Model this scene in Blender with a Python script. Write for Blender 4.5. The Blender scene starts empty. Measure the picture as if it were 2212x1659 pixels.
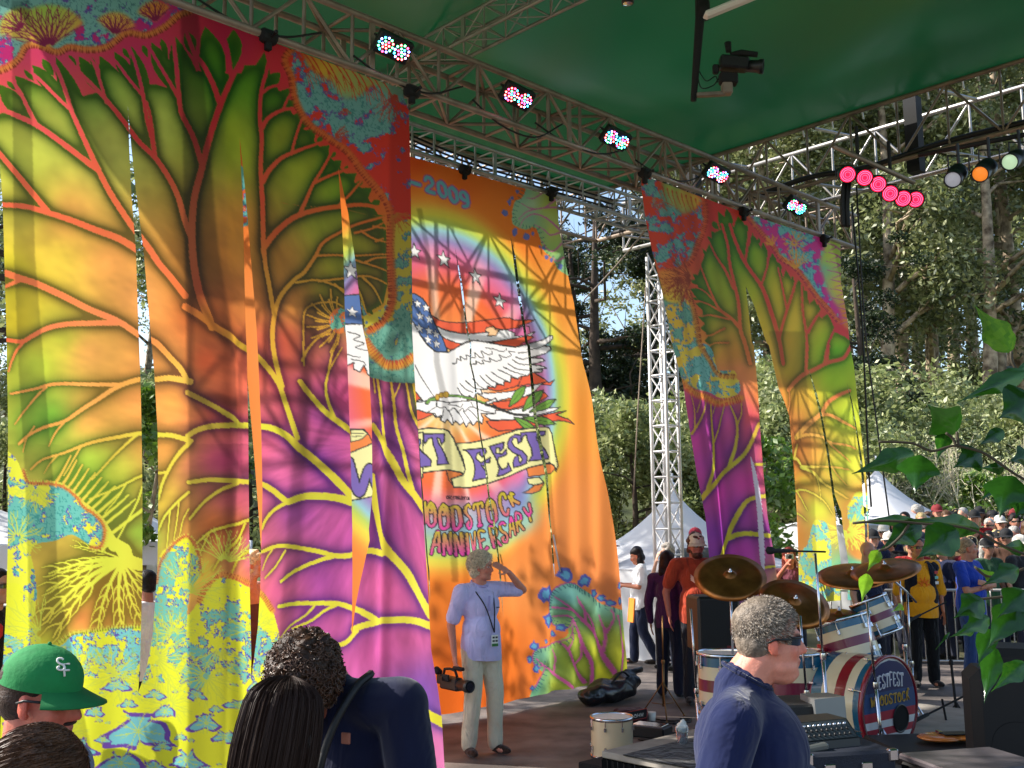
import bpy, bmesh, math, random
import numpy as np
from mathutils import Vector, Matrix
random.seed(7)
NR = np.random.RandomState(11)
R = math.radians
SC = bpy.context.scene
COL = SC.collection

# ------------------------------------------------------------------ camera
FOC, CXP, CYP = 2230.0, 1106.0, 829.5          # photograph measured on a 2212 x 1659 sheet
EYE = np.array([0.0, 0.0, 2.0])
PITCH, ROLL = R(7.66), R(0.5)
_f = np.array([0, math.cos(PITCH), math.sin(PITCH)])
_u = np.array([0, -math.sin(PITCH), math.cos(PITCH)])
_r = np.array([1.0, 0, 0])
CR = _r * math.cos(ROLL) - _u * math.sin(ROLL)
CU = _u * math.cos(ROLL) + _r * math.sin(ROLL)
CF = _f
cd = bpy.data.cameras.new('camera')
cam = bpy.data.objects.new('camera', cd)
COL.objects.link(cam)
cd.sensor_width = 36.0
cd.lens = 36.0 * FOC / 2212.0
cd.clip_start, cd.clip_end = 0.05, 1500
cam.matrix_world = Matrix(((CR[0], CU[0], -CF[0], EYE[0]), (CR[1], CU[1], -CF[1], EYE[1]), (CR[2], CU[2], -CF[2], EYE[2]), (0, 0, 0, 1)))
SC.camera = cam

# ------------------------------------------------------------------ world, sun, exposure
SUN_AZ_LEFT, SUN_EL = R(80), R(38)             # azimuth counted to the left of the view axis
SUND = Vector((-math.sin(SUN_AZ_LEFT) * math.cos(SUN_EL), math.cos(SUN_AZ_LEFT) * math.cos(SUN_EL), math.sin(SUN_EL)))
w = bpy.data.worlds.new('World')
SC.world = w
w.use_nodes = True
nt = w.node_tree
nt.nodes.clear()
sky = nt.nodes.new('ShaderNodeTexSky')
sky.sky_type = 'NISHITA'
sky.sun_disc = False
sky.sun_elevation = SUN_EL
sky.sun_rotation = -SUN_AZ_LEFT
sky.air_density, sky.dust_density, sky.ozone_density = 1.0, 1.5, 1.0
bg = nt.nodes.new('ShaderNodeBackground')
bg.inputs['Strength'].default_value = 0.15
out = nt.nodes.new('ShaderNodeOutputWorld')
nt.links.new(sky.outputs[0], bg.inputs[0])
nt.links.new(bg.outputs[0], out.inputs[0])
sl = bpy.data.lights.new('sun', 'SUN')
sl.energy, sl.angle, sl.color = 4.6, R(0.5), (1.0, 0.95, 0.86)
so = bpy.data.objects.new('sun', sl)
COL.objects.link(so)
so.rotation_euler = SUND.to_track_quat('Z', 'Y').to_euler()
so.location = (0, 0, 30)
SC.view_settings.view_transform = 'Standard'
SC.view_settings.look = 'None'
SC.view_settings.gamma = 1.0
SC.view_settings.exposure = 0.95
SC.render.engine = 'CYCLES'
SC.cycles.max_bounces = 6
SC.cycles.diffuse_bounces = 3
SC.cycles.glossy_bounces = 2
SC.cycles.transmission_bounces = 4
SC.cycles.transparent_max_bounces = 8
SC.cycles.sample_clamp_indirect = 6.0
# ------------------------------------------------------------------ measuring helpers: a photo point becomes a point of the place
def ray(x, y):
    x = np.asarray(x, float); y = np.asarray(y, float)
    return CF + ((x - CXP) / FOC)[..., None] * CR - ((y - CYP) / FOC)[..., None] * CU
def at(x, y, d):                                # d = metres ahead (world Y)
    v = ray(x, y); v = EYE + v * (d / v[..., 1])[..., None]
    return v
def on_z(x, y, z=0.0):
    v = ray(x, y); return EYE + v * ((z - EYE[2]) / v[..., 2])[..., None]
def on_plane(x, y, p, n):
    v = ray(x, y); return EYE + v * (np.dot(np.asarray(p) - EYE, n) / (v @ n))[..., None]
def to_px(p):
    q = np.asarray(p, float) - EYE
    z = q @ CF
    return CXP + FOC * (q @ CR) / z, CYP - FOC * (q @ CU) / z
DV = np.array([0.719, 0.695, 0.0]); DV /= np.linalg.norm(DV)      # along the backdrop
NV = np.array([DV[1], -DV[0], 0.0])                                # out of the backdrop, towards the drums
UPV = np.array([0, 0, 1.0])
PC = np.array([-0.75, 10.8, 0.0])                                  # foot of the middle banner
PL = np.array([-0.85, 8.4, 0.0])                                   # foot of the front pair
def sz(p, base):
    q = np.asarray(p) - base
    return q @ DV, q[..., 2]
# ------------------------------------------------------------------ printed cloth: the prints are drawn in code and stored as colours of the cloth mesh
def aff(s, ox, oy):
    return lambda pts: [(x * s + ox, y * s + oy) for x, y in pts]
Z1 = aff(.42614, 0, 0); Z2 = aff(.42614, 0, 549.9); Z3 = aff(.42614, 0, 1099.7)
C4 = aff(.28408, 785.5, 314.2); C5 = aff(.30782, 707, 746.2); C6 = aff(.33712, 824.8, 1099.7)
D_ = aff(.17755, 895.5, 549.9); E_ = aff(.23674, 895.5, 824.8)
R1 = aff(.28402, 1335.4, 314.2); R2 = aff(.30769, 1335.4, 746.2)
A1 = aff(.24857, 0, 0)            # top left corner, enlarged
A3 = aff(.24857, 0, 1021.2)       # bottom left, enlarged
A2 = aff(.35512, 549.9, 117.8)    # upper right of the left banner

def smooth(pts, n=6):
    p = np.array(pts, float)
    if len(p) < 3: return p
    q = np.vstack([2 * p[0] - p[1], p, 2 * p[-1] - p[-2]])
    out = []
    for i in range(1, len(q) - 2):
        for k in range(n):
            t = k / n
            out.append(.5 * ((2 * q[i]) + (-q[i-1] + q[i+1]) * t + (2*q[i-1] - 5*q[i] + 4*q[i+1] - q[i+2]) * t*t + (-q[i-1] + 3*q[i] - 3*q[i+1] + q[i+2]) * t**3))
    out.append(p[-1])
    return np.array(out)

class Sheet:
    def __init__(s, x0, y0, x1, y1):
        s.x0, s.y0 = x0, y0
        s.W, s.H = int(x1 - x0), int(y1 - y0)
        s.img = np.zeros((s.H, s.W, 3), np.float32)
    def grid(s):
        return np.meshgrid(np.arange(s.W) + s.x0, np.arange(s.H) + s.y0)
    def box(s, lo, hi):
        a = max(0, int(lo[0] - s.x0)); b = max(0, int(lo[1] - s.y0))
        c = min(s.W, int(hi[0] - s.x0) + 2); d = min(s.H, int(hi[1] - s.y0) + 2)
        return a, b, c, d
    def stroke(s, m, pts, w0, w1=None, sm=True):
        """write a tapered line into mask m"""
        p = smooth(pts) if sm else np.array(pts, float)
        if w1 is None: w1 = w0
        n = len(p) - 1
        for i in range(n):
            a, b = p[i], p[i+1]
            r0 = (w0 + (w1 - w0) * i / n) / 2; r1 = (w0 + (w1 - w0) * (i + 1) / n) / 2
            rm = max(r0, r1) + 1.5
            x0, y0, x1, y1 = s.box(np.minimum(a, b) - rm, np.maximum(a, b) + rm)
            if x1 <= x0 or y1 <= y0: continue
            X, Y = np.meshgrid(np.arange(x0, x1) + s.x0, np.arange(y0, y1) + s.y0)
            d = b - a; L = float(d @ d) or 1e-9
            t = np.clip(((X - a[0]) * d[0] + (Y - a[1]) * d[1]) / L, 0, 1)
            D = np.hypot(X - a[0] - t * d[0], Y - a[1] - t * d[1])
            v = np.clip(r0 + (r1 - r0) * t - D + .5, 0, 1)
            np.maximum(m[y0:y1, x0:x1], v, out=m[y0:y1, x0:x1])
    def poly(s, pts, sm=False, m=None):
        p = smooth(list(pts) + [pts[0]]) if sm else np.array(pts, float)
        x0, y0, x1, y1 = s.box(p.min(0) - 1, p.max(0) + 1)
        if m is None: m = np.zeros((s.H, s.W), np.float32)
        if x1 <= x0 or y1 <= y0: return m
        X = np.arange(x0, x1) + s.x0
        acc = np.zeros((y1 - y0, x1 - x0), np.float32)
        q = np.roll(p, -1, 0)
        for sub in (.25, .75):
            Y = np.arange(y0, y1) + s.y0 + sub - .5
            ins = np.zeros(acc.shape, bool)
            for a, b in zip(p, q):
                if a[1] == b[1]: continue
                c = (a[1] > Y) != (b[1] > Y)
                if not c.any(): continue
                xi = a[0] + (Y - a[1]) * (b[0] - a[0]) / (b[1] - a[1])
                ins ^= c[:, None] & (X[None, :] < xi[:, None])
            acc += ins * .5
        np.maximum(m[y0:y1, x0:x1], acc, out=m[y0:y1, x0:x1])
        return m
    def put(s, m, c):
        c = np.array(c, np.float32)
        if c.ndim == 1: c = c / 255.
        s.img += (c - s.img) * m[..., None]
    def shape(s, pts, c, line=None, lw=3.0, sm=False):
        s.put(s.poly(pts, sm), c)
        if line is not None:
            m = np.zeros((s.H, s.W), np.float32)
            s.stroke(m, list(pts) + [pts[0]], lw, sm=sm); s.put(m, line)
    def lines(s, ls, c, w0, w1=None):
        m = np.zeros((s.H, s.W), np.float32)
        for l in ls: s.stroke(m, l, w0, w1)
        s.put(m, c)
    def mask(s): return np.zeros((s.H, s.W), np.float32)

def blur(m, r):
    r = int(r)
    for ax in (0, 1):
        for _ in range(3):
            k = 2 * r + 1
            pad = [(0, 0)] * m.ndim; pad[ax] = (r + 1, r)
            c = np.cumsum(np.pad(m, pad, mode='edge'), axis=ax, dtype=np.float64)
            n = m.shape[ax]
            m = ((np.take(c, range(k, k + n), ax) - np.take(c, range(0, n), ax)) / k).astype(np.float32)
    return m

def field(s, pts, pw=3.0, st=12):
    """colour field spread between measured colour samples"""
    X, Y = np.meshgrid(np.arange(0, s.W + st, st) + s.x0, np.arange(0, s.H + st, st) + s.y0)
    P = np.array([p[:2] for p in pts], float); Cc = np.array([p[2] for p in pts], float) / 255.
    d = np.hypot(X[..., None] - P[:, 0], Y[..., None] - P[:, 1]) + 26
    wt = d ** -pw
    F = (wt @ Cc) / wt.sum(-1)[..., None]
    F = F.astype(np.float32)
    xi = np.arange(s.W) / st; yi = np.arange(s.H) / st
    a = xi.astype(int); b = yi.astype(int); fx = (xi - a)[None, :, None]; fy = (yi - b)[:, None, None]
    G = lambda i, j: F[np.ix_(j, i)]
    return (G(a, b) * (1-fx) + G(a+1, b) * fx) * (1-fy) + (G(a, b+1) * (1-fx) + G(a+1, b+1) * fx) * fy

def vnoise(X, Y, sc, seed, octs=4, gain=.55, lac=2.1):
    out = 0; amp = 1; tot = 0
    rs = np.random.RandomState(seed)
    for o in range(octs):
        g = rs.rand(64, 64)
        x = X / sc; y = Y / sc
        xi = np.floor(x).astype(int); yi = np.floor(y).astype(int)
        fx = x - xi; fy = y - yi
        fx = fx*fx*(3-2*fx); fy = fy*fy*(3-2*fy)
        q = lambda i, j: g[(j) % 64, (i) % 64]
        out = out + amp * ((q(xi, yi)*(1-fx) + q(xi+1, yi)*fx)*(1-fy) + (q(xi, yi+1)*(1-fx) + q(xi+1, yi+1)*fx)*fy)
        tot += amp; amp *= gain; sc /= lac
    return out / tot

def fractal(s, reg, ground, edge=(92, 88, 165), inner=(96, 172, 170), line=(30, 110, 120), c=(-.7454, .1130), cen=(0, 0), sc=.004, rot=0., thr=(.30, .40), seed=3, mix=.5):
    """flake pattern of a Julia set inside the region mask"""
    ys, xs = np.nonzero(reg > .01)
    if not len(ys): return
    X = xs + s.x0; Y = ys + s.y0
    ca, sa = math.cos(rot), math.sin(rot)
    u = ((X - cen[0]) * ca - (Y - cen[1]) * sa) * sc; v = ((X - cen[0]) * sa + (Y - cen[1]) * ca) * sc
    z = u + 1j * v
    mu = np.full(len(z), 60.0); alive = np.ones(len(z), bool); cc = complex(*c)
    for k in range(60):
        za = z[alive]; za = za * za + cc; z[alive] = za
        esc = np.abs(za) > 6
        idx = np.nonzero(alive)[0][esc]
        mu[idx] = k + 1 - np.log2(np.log(np.abs(z[idx])) / math.log(6))
        alive[idx] = False
        if not alive.any(): break
    n = vnoise(X, Y, 19, seed, 5, .62, 2.3)
    m2 = (mu % 7) / 7.0
    val = n * (1 - mix * .5) + mix * .5 * np.clip(mu / 26., 0, 1)
    col = np.empty((len(z), 3), np.float32)
    g = np.array(ground, float) / 255; e = np.array(edge, float) / 255; i_ = np.array(inner, float) / 255; l_ = np.array(line, float) / 255
    t0, t1 = np.quantile(val, thr[0]), np.quantile(val, thr[1])
    wdt = .006
    a = np.clip((val - t0) / wdt, 0, 1)[:, None]; b = np.clip((val - t1) / wdt, 0, 1)[:, None]
    col[:] = g
    col += (e - col) * a; col += (i_ - col) * b
    veins = (np.abs(vnoise(X, Y, 9, seed + 5, 2) - .5) < .045) & (val > t1)
    col[veins] = col[veins] * .45 + l_ * .55
    al = reg[ys, xs][:, None]
    s.img[ys, xs] = s.img[ys, xs] * (1 - al) + col * al

def lens(tip, base, w):
    a = np.array(tip, float); b = np.array(base, float); d = b - a; L = np.hypot(*d); n = np.array([-d[1], d[0]]) / L
    ts = [0, .12, .3, .5, .7, .88, 1]; ws = [0, .45, .9, 1, .75, .35, 0]
    return [tuple(a + d*t + n*w*k) for t, k in zip(ts, ws)] + [tuple(a + d*t - n*w*k) for t, k in list(zip(ts, ws))[-2:0:-1]]

def feather(s, m, c, dirdeg, span, r0, r1, n, w=2.2, curl=.25, fork=True, seed=1):
    """fan of curling forked lines round c"""
    rs = random.Random(seed)
    for i in range(n):
        a = R(dirdeg - span/2 + span * (i + .5) / n)
        pts = []
        rr = r1 * rs.uniform(.82, 1)
        for k in range(6):
            t = k / 5; r = r0 + (rr - r0) * t; aa = a + curl * t * t * (1 if i % 2 else -.4)
            pts.append((c[0] + r*math.cos(aa), c[1] - r*math.sin(aa)))
        s.stroke(m, pts, w, w * .45)
        if fork and rr - r0 > 14:
            for sg in (-1, 1):
                q = pts[2 + (i % 2)]; a2 = a + sg * .42
                ll = (rr - r0) * .42
                s.stroke(m, [q, (q[0] + ll*.5*math.cos(a2), q[1] - ll*.5*math.sin(a2)), (q[0] + ll*math.cos(a2 - sg*.2), q[1] - ll*math.sin(a2 - sg*.2))], w*.6, w*.3)

def scallops(s, path, colr, drop, size, side=1, back=(215, 110, 40), bw=16):
    """toothed border with small drops along a path"""
    p = smooth(path, 10)
    m = s.mask(); s.stroke(m, p, bw, sm=False); m = blur(m, 2); s.put(m, back)
    L = np.r_[0, np.cumsum(np.hypot(*np.diff(p, axis=0).T))]
    md = s.mask(); ml = s.mask()
    for q in np.arange(0, L[-1], size):
        i = min(np.searchsorted(L, q), len(p) - 2); a = p[i]; d = p[i+1] - p[i]; d = d / (np.hypot(*d) + 1e-9); n = np.array([-d[1], d[0]]) * side
        b = a + n * (bw * .5 + 1)
        s.stroke(md, [a + n*2, b], size * .3, size * .55, sm=False)
        s.stroke(ml, [a - n*bw*.6, a + n*2], 1.2, .8, sm=False)
    s.put(ml, (150, 60, 20)); s.put(md * .85, drop)

def finish(s, veins, dark, rad, dk=.85):
    g1 = blur(veins, max(1, rad * .3)); g2 = blur(veins, rad * .9); g3 = blur(veins, rad * 1.9)
    k = np.clip(g1 * 1.3 + g2 * 2.1 + g3 * 1.35, 0, 1) * (1 - veins)
    return np.clip(k * dk, 0, .95)

# ---------------------------------------------------------------- left banner
def art_left():
    s = Sheet(-60, -150, 965, 1700)
    X, Y = s.grid()
    base = field(s, [(60,150,(120,160,40)),(200,200,(150,185,60)),(330,180,(150,180,60)),(440,130,(80,140,15)),(490,150,(80,140,15)),(540,170,(90,150,15)),(600,200,(80,140,10)),(620,300,(150,160,20)),
        (100,300,(195,200,65)),(250,330,(205,205,75)),(320,260,(190,200,70)),(500,300,(140,160,20)),(50,340,(195,205,60)),(60,440,(200,190,50)),(150,470,(240,160,65)),(250,560,(248,160,66)),
        (120,560,(240,200,50)),(300,640,(250,160,70)),(30,600,(215,200,20)),(40,700,(215,190,20)),(450,560,(200,120,30)),(520,500,(205,130,35)),(440,680,(228,95,30)),(440,780,(228,85,35)),(600,560,(175,115,30)),
        (700,480,(150,165,25)),(660,360,(150,165,20)),(740,420,(120,160,15)),(740,560,(150,160,20)),(720,640,(165,165,20)),(620,640,(205,125,40)),(600,740,(220,80,50)),(560,780,(230,90,60)),(520,660,(200,110,40)),
        (200,760,(250,170,70)),(130,720,(205,205,45)),(300,850,(250,155,65)),(80,790,(180,200,40)),(200,900,(245,165,65)),(110,900,(120,185,40)),(350,950,(250,160,60)),(370,780,(250,160,66)),(370,860,(250,160,60)),
        (250,1040,(205,215,50)),(200,1000,(180,215,50)),(350,1090,(235,195,50)),(470,890,(232,85,40)),(480,1000,(205,55,110)),(500,1060,(215,80,110)),(460,1140,(228,110,35)),(430,1230,(235,200,40)),(300,1150,(160,205,50)),
        (560,950,(232,90,130)),(600,1010,(236,100,160)),(620,900,(232,95,110)),(690,890,(160,60,140)),(700,1000,(160,60,150)),(730,870,(200,60,120)),(650,1100,(150,60,150)),(680,1060,(200,80,150)),(560,1190,(232,95,160)),
        (600,1280,(225,90,140)),(700,1250,(165,65,150)),(740,1180,(190,75,155)),(680,1380,(195,80,155)),(830,900,(232,95,160)),(870,1000,(236,105,165)),(810,1150,(160,60,145)),(850,1250,(228,95,165)),(890,1330,(232,100,165)),
        (800,1400,(205,85,160)),(900,1500,(140,85,190)),(930,1600,(235,125,190)),(860,780,(225,80,120)),(240,1290,(235,130,60)),(180,1330,(235,130,60)),(150,1290,(205,200,40)),(300,1330,(235,160,60)),(120,1400,(215,220,40)),
        (300,1500,(215,225,30)),(400,1600,(215,225,30)),(520,1280,(235,120,60))], 3.4)
    cxs, cys = 840., 960.; th_ = np.arctan2(Y - cys, X - cxs); rd_ = np.hypot(X - cxs, Y - cys)
    st = vnoise(th_ * 260, rd_ * .22, 16, 5, 3)
    s.img = base * (1 + .34 * (st - .5))[..., None]
    dark = field(s, [(200,100,(10,60,5)),(500,150,(5,60,0)),(700,350,(15,60,0)),(100,300,(50,70,15)),(300,400,(60,60,15)),(100,560,(90,80,10)),(300,620,(105,75,20)),(500,500,(50,35,5)),(700,560,(50,55,5)),(450,700,(110,50,10)),
        (250,850,(110,85,20)),(350,1000,(120,95,20)),(100,900,(60,110,20)),(200,1050,(80,130,25)),(480,900,(110,30,60)),(600,850,(110,30,50)),(600,1000,(85,30,115)),(700,1000,(75,25,110)),(850,1000,(90,40,120)),(700,1300,(80,30,120)),
        (850,1300,(85,45,130)),(480,1150,(130,60,20)),(240,1290,(105,90,10)),(400,1250,(110,120,20)),(900,1550,(80,60,150))], 3)
    vein = field(s, [(100,100,(205,50,95)),(300,120,(200,40,85)),(500,80,(180,22,62)),(620,130,(205,35,50)),(740,300,(210,45,30)),(100,230,(235,75,75)),(300,280,(215,50,45)),(480,250,(190,30,35)),(560,420,(222,70,35)),
        (200,450,(235,95,50)),(350,560,(240,105,55)),(60,450,(240,95,55)),(430,620,(232,90,40)),(620,500,(200,75,25)),(760,440,(205,85,20)),(800,560,(200,120,25)),(250,680,(250,130,70)),(100,700,(248,120,65)),(30,720,(250,100,50)),
        (330,720,(250,140,60)),(580,620,(205,140,30)),(450,700,(230,125,25)),(520,760,(205,160,25)),(780,640,(190,150,20)),(650,620,(200,150,25)),(200,830,(250,165,70)),(60,840,(240,150,60)),(380,820,(245,190,60)),(330,940,(225,215,45)),
        (520,850,(205,195,35)),(700,900,(190,180,30)),(560,930,(215,215,35)),(700,1100,(185,185,35)),(880,1000,(222,215,50)),(880,1300,(228,228,60)),(300,1100,(215,222,50)),(200,1200,(220,230,50)),(500,1200,(205,195,30)),(650,1300,(205,205,40)),(920,1500,(225,225,45))], 3)
    V = s.mask()
    def v(f, pts, w0, w1): s.stroke(V, f(pts), w0 * .385, w1 * .385)
    v(Z1, [(1070,1659),(1010,1500),(980,1350),(970,1200),(980,1020),(1020,860),(1055,720),(1105,560),(1150,450),(1200,350),(1260,280),(1330,250)], 44, 26)
    v(Z1, [(1020,830),(980,700),(930,600),(915,560),(905,480),(895,350),(880,220),(880,180)], 30, 22)
    v(Z1, [(905,500),(860,420),(800,320),(755,240),(730,200)], 22, 14)
    v(Z1, [(1110,520),(1080,430),(1030,330),(985,270),(940,150)], 30, 24)
    v(Z1, [(1170,380),(1150,250),(1110,120)], 28, 26)
    v(Z1, [(1000,290),(1005,200),(1000,130)], 22, 26)
    v(Z1, [(965,1200),(935,1120),(900,1000),(850,900),(780,800),(700,720),(620,610),(550,520),(480,440),(410,370),(340,290)], 34, 18)
    v(Z1, [(780,790),(765,700),(740,600),(725,500),(700,380),(670,280),(640,210)], 26, 16)
    v(Z1, [(540,520),(510,420),(480,330),(440,260)], 18, 14)
    v(Z1, [(715,480),(650,400),(600,330),(550,270),(530,230)], 18, 14)
    v(Z1, [(780,760),(760,600),(740,520)], 18, 14)
    v(Z1, [(935,1500),(870,1420),(800,1340),(740,1250),(680,1170),(620,1080),(560,980),(510,880),(450,750),(400,640),(365,560),(330,450),(290,350),(250,280)], 38, 20)
    v(Z1, [(365,560),(290,490),(210,410),(140,350)], 20, 16)
    v(Z1, [(500,860),(420,800),(300,710),(200,640),(100,590),(-60,520)], 32, 26)
    v(Z1, [(190,640),(140,540),(95,450),(40,380)], 24, 16)
    v(Z1, [(700,1275),(600,1210),(480,1160),(380,1120),(260,1080),(130,1045),(-40,1030)], 38, 26)
    v(Z1, [(250,1075),(170,980),(80,870),(-60,700)], 32, 26)
    v(Z2, [(30,90),(110,120),(200,150),(330,210),(450,270),(600,340),(700,410),(780,450),(850,520),(910,580),(945,640)], 36, 30)
    v(Z2, [(110,125),(30,160)], 24, 18)
    v(Z2, [(600,345),(480,345),(350,350),(250,370),(170,410),(110,440),(20,425)], 32, 20)
    v(Z2, [(130,435),(80,500),(50,590)], 16, 10)
    v(Z2, [(960,645),(860,628),(780,635),(700,635),(600,668),(500,735),(400,800),(330,845),(230,875),(150,915),(100,960)], 34, 12)
    v(Z2, [(610,660),(450,655),(280,655),(180,680),(60,705)], 22, 12)
    v(Z2, [(345,835),(290,900),(255,970)], 12, 7); v(Z2, [(250,658),(180,730),(130,790),(80,860)], 13, 7); v(Z2, [(180,870),(140,930),(120,1000)], 8, 5)
    v(Z2, [(960,945),(870,920),(780,915),(700,908),(600,925),(500,945),(420,970),(330,1005),(220,1040),(160,1090)], 28, 9)
    v(Z2, [(690,915),(640,960),(580,1020),(530,1080),(480,1140)], 15, 8); v(Z2, [(420,975),(380,1040),(330,1120)], 11, 6); v(Z2, [(300,1015),(260,1060),(230,1110)], 8, 5)
    v(Z2, [(955,955),(900,1010),(850,1080),(810,1160),(790,1240)], 24, 13)
    v(Z2, [(835,1105),(720,1120),(640,1160),(560,1200),(470,1240)], 15, 9); v(Z2, [(715,1180),(690,1260),(640,1360),(600,1440)], 12, 8); v(Z2, [(560,1200),(500,1270),(470,1290)], 9, 5); v(Z2, [(640,1160),(600,1230),(540,1310)], 9, 5)
    v(Z2, [(950,1205),(880,1265),(820,1330),(790,1400)], 16, 9); v(Z2, [(900,1250),(890,1340),(870,1450)], 9, 6); v(Z2, [(850,1300),(840,1400),(830,1500)], 8, 5); v(Z2, [(950,1290),(920,1350),(900,1440)], 8, 5)
    v(Z2, [(935,265),(1000,305),(1060,350),(1130,400),(1200,455),(1290,505),(1360,570),(1420,650),(1455,740),(1490,840),(1520,930)], 38, 26)
    v(Z2, [(945,700),(1030,745),(1110,790),(1200,865)], 28, 26)
    v(Z2, [(945,920),(1000,888),(1080,870),(1200,868),(1320,870),(1400,885),(1470,920),(1530,980),(1600,1040),(1680,1110),(1760,1190),(1810,1240)], 26, 46)
    v(Z2, [(1440,665),(1405,540),(1388,420),(1400,300),(1430,210),(1500,125),(1545,90),(1600,10),(1640,-60),(1720,-110),(1800,-150),(1940,-190)], 30, 12)
    v(Z2, [(1395,290),(1370,150),(1345,0),(1335,-300)], 24, 24)
    v(Z1, [(1340,1280),(1335,1050),(1325,850),(1330,700),(1320,600),(1325,470),(1355,350),(1375,240)], 26, 20)
    v(Z1, [(1345,1250),(1400,1180),(1480,1110),(1560,1075),(1650,1055),(1740,1045),(1830,1038),(1950,1060)], 34, 18)
    v(Z1, [(1520,1090),(1560,1000),(1590,930),(1640,850),(1700,740)], 22, 12); v(Z1, [(1590,930),(1650,900),(1730,868),(1800,850)], 16, 12)
    v(Z1, [(1720,1040),(1780,980),(1830,920),(1860,880)], 15, 10)
    v(Z1, [(1335,920),(1370,860),(1430,800),(1500,768),(1560,745),(1650,715)], 30, 12); v(Z1, [(1480,780),(1500,700),(1530,610),(1560,560)], 16, 12)
    v(Z1, [(1325,660),(1360,600),(1420,562),(1480,548),(1560,540)], 26, 12); v(Z1, [(1435,560),(1460,500),(1490,450)], 14, 12)
    v(Z1, [(1325,475),(1370,442),(1450,425)], 18, 14)
    v(Z2, [(1430,-265),(1560,-245),(1700,-240),(1850,-205),(1960,-180)], 0.1, 0.1)
    # fine branches at the right side, Z1
    for p in ([(1505,1430),(1620,1420),(1740,1465),(1800,1520),(1850,1580)],[(1600,1295),(1700,1292),(1800,1295),(1960,1290)],[(1740,1295),(1840,1330),(1960,1375)],[(1800,1180),(1880,1160),(1960,1120)],[(1830,1170),(1890,1210),(1960,1230)],
              [(1620,1425),(1760,1408),(1860,1400),(1960,1440)],[(1850,1330),(1900,1310),(1960,1305)],[(1840,1405),(1890,1460),(1930,1540)],[(1900,1225),(1940,1210)],[(1760,1410),(1820,1470),(1850,1560),(1870,1640)],[(1700,1440),(1790,1520),(1840,1610)],[(1890,1150),(1960,1160)]):
        v(Z1, p, 12, 7)
    # curl fan in the middle right
    for i in range(17):
        a = R(95 + 170 * i / 16); r1 = 165 if i % 2 else 120
        c = (1725, 335)
        v(Z2, [(c[0] + q * math.cos(a + (r1 - q) * .0018), c[1] - q * math.sin(a + (r1 - q) * .0018)) for q in (48, 80, 110, r1)], 4, 9)
    v(Z2, [(1548,560),(1545,420),(1550,290),(1600,250),(1690,240),(1740,260)], 10, 8)
    v(Z2, [(1530,640),(1570,700),(1640,780),(1700,830),(1785,890)], 26, 34); v(Z2, [(1705,830),(1672,750),(1658,670),(1670,600),(1690,500),(1720,440)], 20, 7); v(Z2, [(1540,535),(1565,480),(1620,420),(1680,400)], 16, 7); v(Z2, [(1672,590),(1710,520),(1740,470)], 9, 6)
    v(Z2, [(950,1155),(1060,1142),(1180,1150),(1310,1160),(1380,1190),(1450,1240),(1480,1252),(1560,1225),(1700,1230),(1810,1258)], 22, 44)
    v(Z2, [(1480,1250),(1400,1290),(1350,1340),(1325,1390)], 22, 14); v(Z2, [(1195,1152),(1100,1200),(1020,1260),(955,1340)], 22, 12)
    v(Z2, [(1250,1345),(1130,1380),(1050,1410),(970,1480)], 18, 10); v(Z2, [(1225,1365),(1180,1440),(1120,1520),(1070,1600)], 16, 9); v(Z2, [(1050,1412),(1010,1500),(980,1560)], 9, 6)
    v(Z2, [(1250,1500),(1180,1540),(1150,1620)], 12, 7)
    v(Z2, [(1315,1510),(1400,1480),(1470,1478),(1600,1500),(1720,1528),(1800,1522),(1870,1500),(1950,1515)], 18, 36)
    v(Z2, [(1700,1530),(1600,1560),(1520,1600),(1430,1659)], 24, 16); v(Z2, [(1460,1500),(1400,1580),(1340,1640)], 12, 8); v(Z2, [(1390,1485),(1350,1540),(1325,1600)], 10, 6)
    v(Z3, [(1890,-170),(1900,-60),(1930,100),(1970,210),(2040,310),(2100,420),(2175,540)], 28, 44)
    v(Z2, [(1890,865),(1945,960),(1990,1060),(2030,1150),(2090,1225),(2150,1300)], 26, 44)
    v(Z2, [(1895,540),(1920,700),(1940,850),(1955,970)], 9, 22); v(Z2, [(1975,600),(1990,760),(2000,880),(2030,1000),(2050,1100),(2075,1190)], 8, 24); v(Z2, [(2030,560),(2055,700),(2075,800),(2120,880)], 8, 20)
    v(Z2, [(1900,700),(1890,620),(1870,560)], 8, 5); v(Z2, [(1985,740),(2020,640),(2030,560)], 8, 5)
    v(Z3, [(1415,495),(1520,480),(1620,478),(1720,480),(1790,500),(1850,520),(1930,572)], 20, 36); v(Z3, [(1810,612),(1920,575),(2020,560),(2100,568),(2190,598)], 34, 42)
    v(Z3, [(1720,485),(1650,520),(1580,570),(1500,610)], 18, 12); v(Z3, [(1660,705),(1760,680),(1830,620)], 26, 28); v(Z3, [(1610,480),(1560,540),(1480,600),(1420,660)], 12, 8)
    s.stroke(V, [(888,1495),(903,1530),(960,1565)], 13, 22); s.stroke(V, [(925,1540),(900,1520)], 10, 6)
    # bottom left fan
    c0 = (1070, 760)
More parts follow.
